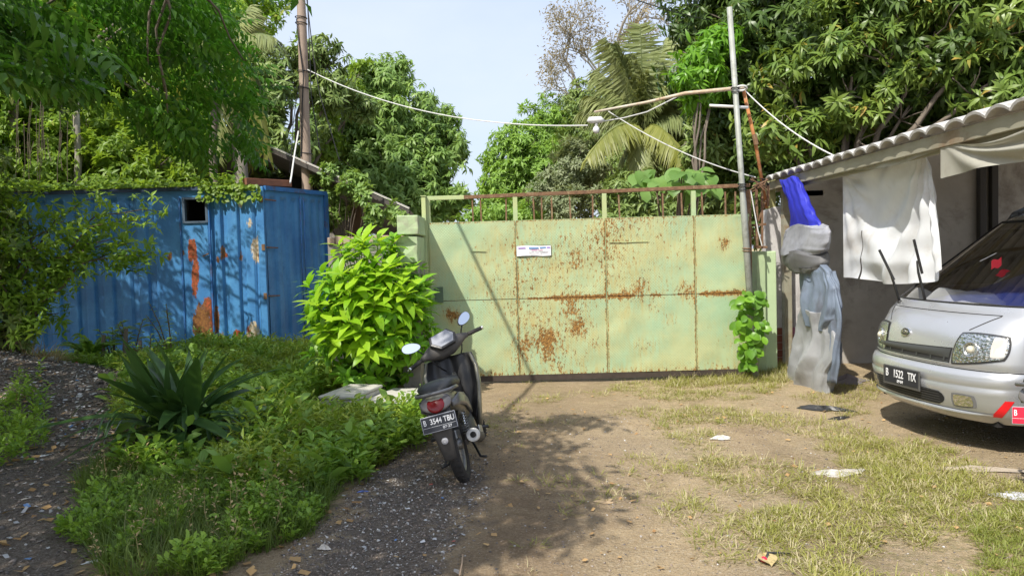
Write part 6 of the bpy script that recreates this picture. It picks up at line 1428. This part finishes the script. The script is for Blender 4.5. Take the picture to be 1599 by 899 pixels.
# ------------------------------------------------------------------ strap-leaved lily clump
lb_ = G(285, 680, .12); lily = thing('lily_clump', 'large dark green strap leaved lily clump amid the weeds', 'plant', tuple(lb_))
lm = [blade_mesh('leaf', L_LILY, 1.0, .135, b__, 'long', .16, 10) for b__ in (.12, .3, .5, .8, 1.1)]
for i in range(84):
    a = random.uniform(0, 6.283); e = R(random.choice([78, 66, 52, 38, 25, 12]) + random.uniform(-6, 6)); L_ = random.uniform(.62, 1.05) if e > R(40) else random.uniform(.5, .9)
    d = Vector((math.cos(a) * math.cos(e), math.sin(a) * math.cos(e), math.sin(e))); bi = 0 if e > R(70) else (1 if e > R(55) else (2 if e > R(35) else 3))
    leaf_obj(lm[min(4, bi + random.randint(0, 1))], lily, lb_ + Vector((math.cos(a) * .06 + random.uniform(-.12, .12), math.sin(a) * .06 + random.uniform(-.1, .1), 0)), d + Vector((random.uniform(-.15, .15), random.uniform(-.15, .15), 0)), (-d.x + random.uniform(-.5, .5), -d.y + random.uniform(-.5, .5), 1.2), L_, 'leaf')
for i in range(26):
    a = random.uniform(math.pi, 2 * math.pi); rr = random.uniform(.35, .75); c = lb_ + Vector((math.cos(a) * rr, math.sin(a) * rr * .7, random.uniform(.12, .36)))
    leaf_obj(lm[3], lily, c, (math.cos(a), math.sin(a), -.2), (0, 0, 1), random.uniform(.22, .36))
# fern
fb = G(140, 545, .25); fb = P(140, 520, 10.6); fn_ = thing('fern', 'fern with arching fronds in front of the blue container', 'fern', (fb.x, 10.6, gz(fb.x, 10.6)))
for i in range(9):
    a = i * .7; frond(fn_, fn_.location + Vector((0, 0, .1)), (math.cos(a), math.sin(a) * .6, 1.3), .65, .45, L_WEED, ll=.13, n=26, w=.03, vdroop=.1)

# ------------------------------------------------------------------ weeds, grass, stones, litter
def scatter_px(poly, n, z=0.0, wobx=14, seed=1):
    """uniform on the ground inside a region given by its outline in the photo"""
    gp = gpoly(poly, z); x0, x1 = min(p[0] for p in gp), max(p[0] for p in gp); y0, y1 = min(p[1] for p in gp), max(p[1] for p in gp)
    out = np.zeros((0, 2)); 
    for _ in range(30):
        x = rng.uniform(x0, x1, n * 2); y = rng.uniform(y0, y1, n * 2)
        w = .10; k = inpoly(x + w * fbm(x, y, 5, seed, 3), y + w * fbm(x, y, 5, seed + 1, 3), gp)
        out = np.concatenate([out, np.stack([x[k], y[k]], 1)])
        if len(out) >= n: break
    out = out[:n]; return np.concatenate([out, gh(out[:, 0], out[:, 1])[:, None]], 1)
def weeds(name, label, pts, hmin, hmax, mat, ll, lw, nl=12, T=T_ROUND, cat='weeds', blades=0):
    n = len(pts); lv = Leaves(); hgt = rng.uniform(hmin, hmax, n) * (1 + .5 * fbm(pts[:, 0], pts[:, 1], 3, 91, 3))
    lean = rng.normal(0, .18, (n, 2)); A = norm(np.concatenate([lean, np.ones((n, 1))], 1))
    tt = np.linspace(.25, 1, nl)[None, :] * np.ones((n, 1)) + rng.normal(0, .05, (n, nl)); az = np.arange(nl)[None] * 2.2 + rng.uniform(0, 6.28, (n, 1)) + rng.normal(0, .3, (n, nl))
    el = rng.uniform(-.1, .7, (n, nl)) + .3 * tt
    O = pts[:, None] + A[:, None] * (tt * hgt[:, None])[..., None]
    D = np.stack([np.cos(az) * np.cos(el), np.sin(az) * np.cos(el), np.sin(el)], -1)
    O = O + D * [1, 1, 0] * (.35 * ll * rng.random((n, nl)))[..., None]
    N = np.array([0, 0, 1.]) + rng.normal(0, .3, D.shape); Ls = ll * rng.uniform(.6, 1.25, (n, nl)) * rng.uniform(.75, 1.25, (n, 1))
    r = np.clip(rng.random((n, 1)) * .7 + rng.random((n, nl)) * .3, 0, 1)
    lv.add(T, O.reshape(-1, 3), D.reshape(-1, 3), N.reshape(-1, 3), Ls.ravel(), Ls.ravel() * lw, r.ravel())
    lv.add(T_BLADE, pts, A, rng.normal(size=(n, 3)), hgt * 1.02, .004, rng.random(n))
    o = lv.build(name, mat); return tag(o, label, cat, kind='stuff')
W_MAIN = [(190, 700), (180, 640), (225, 575), (330, 552), (430, 556), (520, 566), (545, 600), (560, 640), (680, 648), (668, 690), (600, 715), (560, 745), (500, 770), (420, 780), (300, 760), (200, 745)]
p = scatter_px(W_MAIN, 4300, .05, seed=101)
kb = lambda p, c, rx, ry: ((p[:, 0] - c.x) / rx) ** 2 + ((p[:, 1] - c.y) / ry) ** 2 > 1
p = p[kb(p, lb_, .78, .72)]; p = p[kb(p, G(575, 630, .1), .66, .75)]
weeds('weed_patch', 'dense dark green leafy weeds around the lily clump', p[fbm(p[:, 0], p[:, 1], 2.5, 102, 3) > -.1], .12, .28, L_WEED, .07, .42, 13)
weeds('weed_patch', 'taller paler mixed weeds breaking through the dark bank', p[fbm(p[:, 0], p[:, 1], 2.5, 102, 3) <= -.1], .14, .34, L_WEED2, .085, .26, 12, T_LEAF)
W_SUN = [(300, 556), (420, 540), (520, 545), (600, 600), (560, 612), (520, 600), (430, 595), (330, 580)]
pb = scatter_px(W_MAIN, 420, .05, seed=151); weeds('weed_patch', 'scattered broad leaved weeds standing among the smaller weeds', pb[kb(pb, G(575, 630, .1), .66, .75)], .10, .32, L_FAR, .14, .5, 7)
pb = scatter_px([(140, 890), (130, 760), (260, 720), (520, 760), (420, 860)], 60, .05, seed=152); weeds('dry_weeds', 'thin dry brown weed stalks at the front of the weedy bank', pb, .15, .32, L_STRAW, .03, .4, 14, T_LEAF)
p = scatter_px(W_SUN, 2400, .1, seed=103); p = p[kb(p, G(560, 625, .1), .55, .5)]; weeds('weed_patch', 'sunlit yellow green weeds before the container doors', p, .06, .17, L_WEED2, .07, .34, 14, T_LEAF)
p = scatter_px([(560, 640), (600, 650), (690, 640), (700, 670), (640, 700), (560, 740), (520, 720)], 1700, 0, seed=105); p = p[kb(p, G(590, 625, .1), .42, .75)]; weeds('weed_patch', 'low pale green weeds beside the motorcycle rear wheel', p, .06, .15, L_WEED2, .05, .45, 9)
p = scatter_px([(140, 905), (125, 800), (140, 735), (300, 730), (430, 760), (560, 730), (520, 790), (450, 840), (350, 905)], 3300, 0, seed=107); weeds('weed_patch', 'low shaded weeds spreading at the front of the weedy bank', p[fbm(p[:, 0], p[:, 1], 3.5, 108, 3) > -.15], .04, .13, L_WEED, .045, .5, 9)
p = scatter_px([(700, 585), (560, 570), (520, 580), (600, 598), (690, 620)], 260, 0, seed=108); weeds('weed_patch', 'leafy undergrowth beneath the lime green bush', p, .08, .2, L_WEED, .07, .4, 9)
p = scatter_px([(-300, 552), (180, 545), (240, 556), (210, 575), (60, 566), (-300, 575)], 900, .3, seed=109); weeds('weed_patch', 'shaded weeds along the foot of the blue container', p, .06, .2, L_WEED, .08, .4, 12, T_LEAF)
p = scatter_px([(0, 640), (60, 620), (75, 670), (40, 700), (-60, 720)], 190, .15, seed=110); weeds('weed_patch', 'small dark weed clump at the left edge of the rubble', p, .08, .2, L_WEED, .06, .4, 10)
def grass(label, pts, hmin, hmax, mat, nb=14, spread=.035, wdt=.0045, name='grass_tufts', flatn=.6, cat='grass'):
    n = len(pts); lv = Leaves(); O = np.repeat(pts, nb, 0); r = rng.random(len(O)) ** .7 * spread; az = rng.uniform(0, 6.28, len(O))
    O = O + np.stack([np.cos(az) * r, np.sin(az) * r, 0 * r], 1); el = np.clip(rng.normal(flatn + .3, .35, len(O)), .12, 1.5)
    D = np.stack([np.cos(az) * np.cos(el), np.sin(az) * np.cos(el), np.sin(el)], 1); L_ = rng.uniform(hmin, hmax, len(O)) * np.repeat(rng.uniform(.6, 1.3, n), nb)
    lv.add(T_BLADE, O, D, np.array([0, 0, 1.]) - D * .2 + rng.normal(0, .15, D.shape), L_, wdt * rng.uniform(.7, 1.4, len(O)), np.clip(np.repeat(rng.random(n), nb) * .6 + rng.random(len(O)) * .4, 0, 1))
    return tag(lv.build(name, mat), label, cat, kind='stuff')
def thin(p, s, thr, seed): return p[fbm(p[:, 0], p[:, 1], s, seed, 3) > thr]
p = [thin(scatter_px(GRASS[0][0], 700, 0, seed=111), 4, -.25, 1), thin(scatter_px(GRASS[1][0], 160, 0, seed=112), 6, -.2, 2), thin(scatter_px(GRASS[2][0], 3000, 0, seed=113), 3.6, .05, 3),
     thin(scatter_px(GRASS[3][0], 420, 0, seed=114), 4, -.35, 4), thin(scatter_px(GRASS[5][0], 260, 0, seed=115), 4, -.1, 5), thin(scatter_px(GRASS[6][0], 70, 0, seed=116), 6, 0, 6), thin(scatter_px(GRASS[7][0], 60, 0, seed=117), 6, 0, 7),
     thin(scatter_px([(960, 640), (1240, 620), (1600, 780), (1600, 1000), (1000, 900)], 2400, 0, seed=118), 3, .22, 8), thin(scatter_px([(940, 600), (700, 640), (800, 890), (1100, 890)], 400, 0, seed=119), 3, .3, 9)]
grass('sparse pale green grass tufts scattered on the dirt yard', np.concatenate(p), .025, .085, L_GRASS, 12, .075, .0045, flatn=.25)
grass('lush bright grass in the bottom right corner', scatter_px([(1500, 880), (1545, 800), (1680, 770), (1680, 960), (1480, 960)], 1300, 0, seed=121)[::2], .025, .06, L_LAWN, 12, .04, .004, flatn=.3)
grass('thick grass fringe along the foot of the gate', scatter_px([(1040, 590), (1230, 572), (1232, 598), (1120, 602), (1040, 604)], 420, 0, seed=122), .04, .14, L_GRASS, 14, .06, .0045)
grass('grass mixed into the front edge of the weeds', scatter_px([(140, 905), (125, 800), (140, 735), (300, 745), (430, 780), (520, 770), (480, 840), (350, 905)], 900, 0, seed=123), .08, .22, leafmat('shade_grass', (.05, .12, .02), (.13, .20, .05), alt=(.30, .26, .14), thr=.88), 14, .05, .005, flatn=.7)
grass('dry straw stalks lying over the rubble at the left edge', scatter_px([(0, 545), (90, 548), (80, 568), (-60, 570)], 160, .4, seed=124), .15, .45, L_STRAW, 10, .1, .008, name='dry_straw', flatn=.1, cat='straw')
# small plant at the gate foot, single stems by the container
p = scatter_px([(1058, 588), (1088, 588), (1086, 575), (1060, 575)], 26, 0, seed=125); tag(weeds('gate_weed', 'small upright leafy weed growing against the gate sheet', p, .22, .42, L_WEED2, .07, .42, 16), kind=None); 
bpy.data.objects['gate_weed'].pop('kind', None); bpy.data.objects['gate_weed']['category'] = 'plant'
def sapling(label, u, v, Y, h, mat, nl, ll, lean=0, name='sapling', lw=.42, fan=.3):
    c = P(u, v, Y); c.z = gz(c.x, c.y); root = thing(name, label, 'plant', tuple(c)); mb = MB(); lv = Leaves()
    for s in range(4):
        tip = c + Vector((random.uniform(-fan, fan) + lean, random.uniform(-.15, .15), h * random.uniform(.7, 1))); mid = c.lerp(tip, .55) + Vector((0, 0, h * .1)); mb.tube([c, mid, tip], [.012, .008, .004], 5)
        for k in range(nl):
            t = .3 + .7 * k / nl; q = (c.lerp(mid, t / .55) if t < .55 else mid.lerp(tip, (t - .55) / .45)); a = k * 2.4
            lv.add(T_LEAF, np.array([tuple(q)]), np.array([[math.cos(a), math.sin(a), .25]]), np.array([[0, -.2, 1.]]), ll * random.uniform(.7, 1.2), ll * lw)
    mb.build('stem', MTWIG, root, world=True); lv.build('leaves', mat, root, offset=tuple(c)); return root
sapling('tall leafy seedling standing before the blue container left of the lily', 207, 560, 10.8, .8, L_WEED2, 12, .16)
sapling('seedling with pale leaves close to the rusty container door', 232, 560, 10.2, .55, L_WEED, 12, .13)
sapling('thin seedling between the fern and the tall leafy seedling', 178, 560, 10.9, .6, L_WEED, 10, .14)
sapling('airy weed with small leaves rising in front of the rust patch', 270, 560, 10.9, .95, L_WEED, 16, .08, fan=.35)
for i, (u, h_, lb2) in enumerate(((195, .55, 'dead brown stump stub before the container, taller one'), (216, .4, 'short dead brown stub beside the taller stub'), (160, .45, 'dead leaning stem left of the brown stubs'))):
    c = P(u, 560, 10.6); c.z = gz(c.x, c.y); t_ = thing('dead_stem', lb2, 'stump', tuple(c)); mb = MB(); limb(mb, c, c + Vector((.04, 0, h_)), .035, .025, 4, .08, 7); mb.build('stem', MBARK, t_, world=True)
# shrub branches hanging in front of the container, upper left
sb = P(20, 560, 9.6); sb.z = gz(sb.x, sb.y)
shr = thing('shrub', 'straggly shrub with long arching leafy branches at the far left before the container', 'shrub', tuple(sb)); mb = MB(); lv = Leaves()
for (u, v, Y) in ((100, 345, 10), (160, 350, 10), (205, 380, 10.4), (240, 395, 10.5), (215, 345, 10.8), (60, 380, 9.6), (110, 410, 10), (20, 330, 9.6), (-20, 380, 9), (70, 450, 9.6), (30, 500, 9.2), (150, 310, 10.6), (250, 330, 11.2), (0, 440, 9.3), (90, 490, 9.8), (225, 400, 10.4), (180, 372, 10.2), (50, 300, 9.9), (-10, 300, 9.6)):
    e = P(u, v, Y); pts = limb(mb, sb + Vector((random.uniform(-.3, .1), random.uniform(-.2, .2), 0)), e, .018, .005, 8, .10, 5, sag=.22)
    q = np.array([tuple(x) for x in pts[3:]]); q = np.repeat(q, 5, 0) + rng.normal(0, .12, (len(q) * 5, 3)); rosettes(lv, q, rng.normal(0, .5, q.shape) + [0, 0, .6], 6, .14, .36, .2, T=T_LEAF)
mb.build('limb', MTWIG, shr, world=True, smooth=True); lv.build('foliage', L_WEED, shr, offset=tuple(sb))
tree('shadow_bush', 'dark thicket filling the far left edge beside the container', 'bush', (-6.9, 9.6, .2), [(-30, 470, 9.4, .55), (-60, 380, 9.4, .7), (20, 520, 9.6, .35), (-10, 420, 9.6, .4), (-70, 280, 9.6, .7), (5, 350, 9.8, .4)], L_FARD, 420, 8, .13, .4, .1, T=T_LEAF, r0=.04, fill=.5)
# stones and chips
def T_rock(sd):
    r = np.random.default_rng(sd); V = np.array([[1, 0, 0], [-1, 0, 0], [0, 1, 0], [0, -1, 0], [0, 0, .7], [0, 0, -.5], [.6, .6, .4], [-.6, -.5, .4]], float)[:6] * r.uniform(.6, 1.1, (6, 1)); V += r.normal(0, .12, V.shape)
    return V, np.array([[0, 2, 4], [2, 1, 4], [1, 3, 4], [3, 0, 4], [2, 0, 5], [1, 2, 5], [3, 1, 5], [0, 3, 5]])
m, nt, b = newmat('stone_chips'); r_ = attr(nt, 'rnd'); cr_ = nt.nodes.new('ShaderNodeValToRGB'); nt.links.new(r_, cr_.inputs[0])
el_ = cr_.color_ramp.elements; el_[0].color = (.075, .065, .058, 1); el_[1].position = 1; el_[1].color = (.55, .53, .50, 1)
for ps, cc in ((.45, (.16, .14, .125, 1)), (.72, (.26, .215, .18, 1)), (.90, (.33, .25, .19, 1)), (.965, (.40, .38, .35, 1))): e = el_.new(ps); e.color = cc
nt.links.new(cr_.outputs[0], b.inputs['Base Color']); b.inputs['Roughness'].default_value = .85; MST = m
def stones(label, pts, s0, s1, flatz=.6, name='gravel', cat='gravel', bias=0):
    lv = Leaves(); n = len(pts); s = s0 * (s1 / s0) ** (rng.random(n) ** 2.2)
    for k in range(4):
        q = np.arange(n) % 4 == k; D = rng.normal(size=(q.sum(), 3)) * [1, 1, .25]; V0, F0 = T_rock(k)
        lv.add((V0 * [1, 1, flatz], F0), pts[q] + np.stack([0 * s[q], 0 * s[q], s[q] * .15], 1), D, np.array([0, 0, 1.]) + rng.normal(0, .35, (q.sum(), 3)), s[q], s[q] * rng.uniform(.6, 1.1, q.sum()), np.clip(rng.random(q.sum()) + bias, 0, 1))
    return tag(lv.build(name, MST), label, cat, kind='stuff')
stones('grey gravel strewn beside the weeds in the foreground', scatter_px([(340, 1000), (450, 870), (560, 760), (640, 695), (730, 690), (770, 760), (700, 860), (680, 1000)], 9000, 0, seed=131), .004, .020, bias=.12)
stones('dark rubble and stone chips covering the left path', scatter_px([(-300, 575), (150, 560), (225, 600), (215, 680), (160, 740), (140, 1000), (-500, 1000)], 15000, .1, seed=132), .006, .034, .4, bias=.05)
mpt = scatter_px([(-200, 548), (140, 548), (210, 590), (190, 640), (-200, 640)], 9000, .3, seed=133)
stones('heap of small rubble before the container at the left', mpt, .012, .06, .45, 'rubble', 'rubble', .08)
stones('fine pebbles scattered over the dirt yard', scatter_px([(560, 640), (1640, 640), (1640, 1000), (500, 1000)], 16000, 0, seed=134)[::2], .004, .016, bias=.05)
def chips(label, pts, s0, s1, mat, name, cat):
    lv = Leaves(); n = len(pts); D = rng.normal(size=(n, 3)) * [1, 1, .15]
    lv.add((np.array([[-.5, 0, 0], [.5, .05, .04], [.4, .9, 0], [-.35, 1, .06]]), np.array([[0, 1, 2], [0, 2, 3]])), pts + [0, 0, .012], D, np.array([0, 0, 1.]) + rng.normal(0, .3, (n, 3)), rng.uniform(s0, s1, n), rng.uniform(s0, s1, n) * .7)
    return tag(lv.build(name, mat), label, cat, kind='stuff')
MLIT, nt, b = newmat('litter'); cr_ = nt.nodes.new('ShaderNodeValToRGB'); nt.links.new(attr(nt, 'rnd'), cr_.inputs[0]); cr_.color_ramp.interpolation = 'CONSTANT'; el_ = cr_.color_ramp.elements
el_[0].color = (.42, .42, .42, 1); el_[1].position = .45; el_[1].color = (.30, .28, .25, 1)
for ps, cc in ((.7, (.12, .11, .10, 1)), (.88, (.12, .22, .42, 1)), (.93, (.45, .10, .08, 1)), (.96, (.6, .6, .6, 1))): e = el_.new(ps); e.color = cc
nt.links.new(cr_.outputs[0], b.inputs['Base Color']); b.inputs['Roughness'].default_value = .6
chips('scraps of plastic and paper mixed into the rubble heap', mpt[:2200] + [0, 0, .01], .012, .05, MLIT, 'litter', 'litter')
chips('scattered white scraps along the left path', scatter_px([(-200, 620), (200, 600), (180, 740), (140, 900), (-300, 900)], 420, .05, seed=141), .015, .05, MLIT, 'litter', 'litter')
chips('few bright scraps on the gravel in the foreground', scatter_px([(400, 1000), (560, 740), (760, 700), (760, 900)], 110, 0, seed=142), .012, .035, MLIT, 'litter', 'litter')
MDRY = leafmat('dead_leaves', (.20, .13, .07), (.40, .30, .17), trans=.1, rough=.8)
chips('brown dead leaves scattered over the yard', scatter_px([(640, 620), (1640, 600), (1640, 980), (600, 980)], 300, 0, seed=143), .012, .045, MDRY, 'dead_leaves', 'dead leaves')
chips('brown dead leaves on the left path and among the weeds', scatter_px([(0, 600), (300, 720), (600, 760), (420, 960), (-200, 960)], 420, 0, seed=144), .025, .07, MDRY, 'dead_leaves', 'dead leaves')
# single pieces one can point at
def crumple(name, label, cat, u, v, sx, sy, h, mat, seed, z=None, part='sheet'):
    c = G(u, v); c.z = gz(c.x, c.y); rr = random.Random(seed); ph = [rr.uniform(0, 6) for _ in range(6)]
    t_ = thing(name, label, cat, tuple(c), (0, 0, rr.uniform(-.5, .5)))
    def f(s, t):
        a = s * 2 * math.pi; r = t * (1 + .22 * math.sin(a * 3 + ph[0]) + .15 * math.sin(a * 5 + ph[1]))
        return (sx * r * math.cos(a), sy * r * math.sin(a), .004 + h * (1 - t * t) * (.6 + .5 * math.sin(a * 4 + ph[2] + t * 5)) + .15 * h * abs(math.sin(a * 7 + ph[3])) * t)
    MB().grid(f, 28, 7).build(part, mat, t_, smooth=False); return t_
MWP = M('dirty_white_plastic', (.50, .48, .44), .6, c2=(.34, .31, .27), vs=14, bs=40, bstr=.4); MBP = flat('black_bag', (.03, .03, .03), .4)
crumple('white_rag', 'flat white plastic sheet scrap lying in the grass', 'scrap', 1309, 740, .19, .085, .02, MWP, 1)
crumple('paper_scrap', 'small crumpled whitish paper near the middle of the yard', 'scrap', 1127, 685, .08, .05, .03, flat('paper', (.55, .52, .46), .8), 2)
crumple('black_bag', 'torn black plastic bag lying flat in front of the rags', 'bag', 1285, 637, .26, .09, .035, MBP, 3)
crumple('black_scrap', 'smaller black plastic scrap in front of the torn black bag', 'scrap', 1310, 651, .11, .045, .02, MBP, 4)
crumple('grey_cloth', 'pale grey flattened cloth at the right edge beside the cut off motorcycle', 'cloth', 1590, 778, .13, .09, .02, flat('grey_cloth', (.42, .42, .45), .7), 5)
crumple('cardboard_piece', 'tan cardboard scrap on the boundary of the tree shadow', 'cardboard', 944, 783, .055, .05, .006, flat('cardboard', (.46, .33, .19), .9), 6)
crumple('pale_stone', 'round pale stone on the gravel at the bottom', 'stone', 506, 858, .035, .022, .025, flat('pale_stone', (.6, .56, .5), .8), 7, part='stone')
crumple('white_tile_scrap', 'square white scrap on the left path', 'scrap', 66, 717, .045, .035, .006, flat('white_scrap', (.62, .62, .62), .6), 8)
crumple('white_paper', 'white paper scrap at the bottom of the left path', 'scrap', 145, 877, .05, .02, .008, flat('white_scrap', (.62, .62, .62), .6), 9)
crumple('blue_wrapper', 'small blue plastic wrapper on the gravel near the weeds', 'wrapper', 567, 773, .035, .018, .01, flat('blue_wrap', (.12, .18, .45), .4), 10)
crumple('blue_bag', 'light blue plastic scrap on top of the rubble heap', 'scrap', 112, 560, .10, .06, .05, flat('light_blue_plastic', (.25, .42, .60), .5), 11)
crumple('concrete_patch', 'pale concrete lump edge in the grass in front of the van', 'concrete', 1535, 735, .28, .07, .02, flat('pale_concrete_lump', (.33, .28, .22), .9), 12, part='lump')
c = G(1196, 878); t_ = thing('red_flip_flop_strap', 'broken black sandal strap with red tip at the bottom right', 'strap', tuple(c))
MB().tube([(0, 0, .012), (.03, .05, .03), (.09, .07, .02), (.15, .08, .012)], [.010, .008, .006, .004], 6).build('strap', MBP, t_, smooth=True); sph((-.01, 0, .015), .018, 8).build('tip', flat('red_tip', (.6, .02, .05), .4), t_, smooth=True)
t_ = thing('dry_leaf', 'large curled yellow brown leaf beside the sandal strap', 'leaf', tuple(G(1203, 885))); MB().grid(lambda s, t: ((.10 * (s - .5)) * math.sin(math.pi * min(1, t + .05)), .15 * t - .02, .01 + .03 * abs(s - .5) + .01 * math.sin(t * 3)), 6, 10).build('blade', flat('dry_leaf', (.42, .33, .16), .7), t_)
t_ = thing('twig', 'thin straight twig lying on the gravel at the bottom', 'twig', tuple(G(720, 885))); MB().tube([(0, -.12, .01), (.004, 0, .012), (0, .14, .01)], .004, 5).build('stick', flat('twig_tan', (.42, .30, .2), .8), t_)
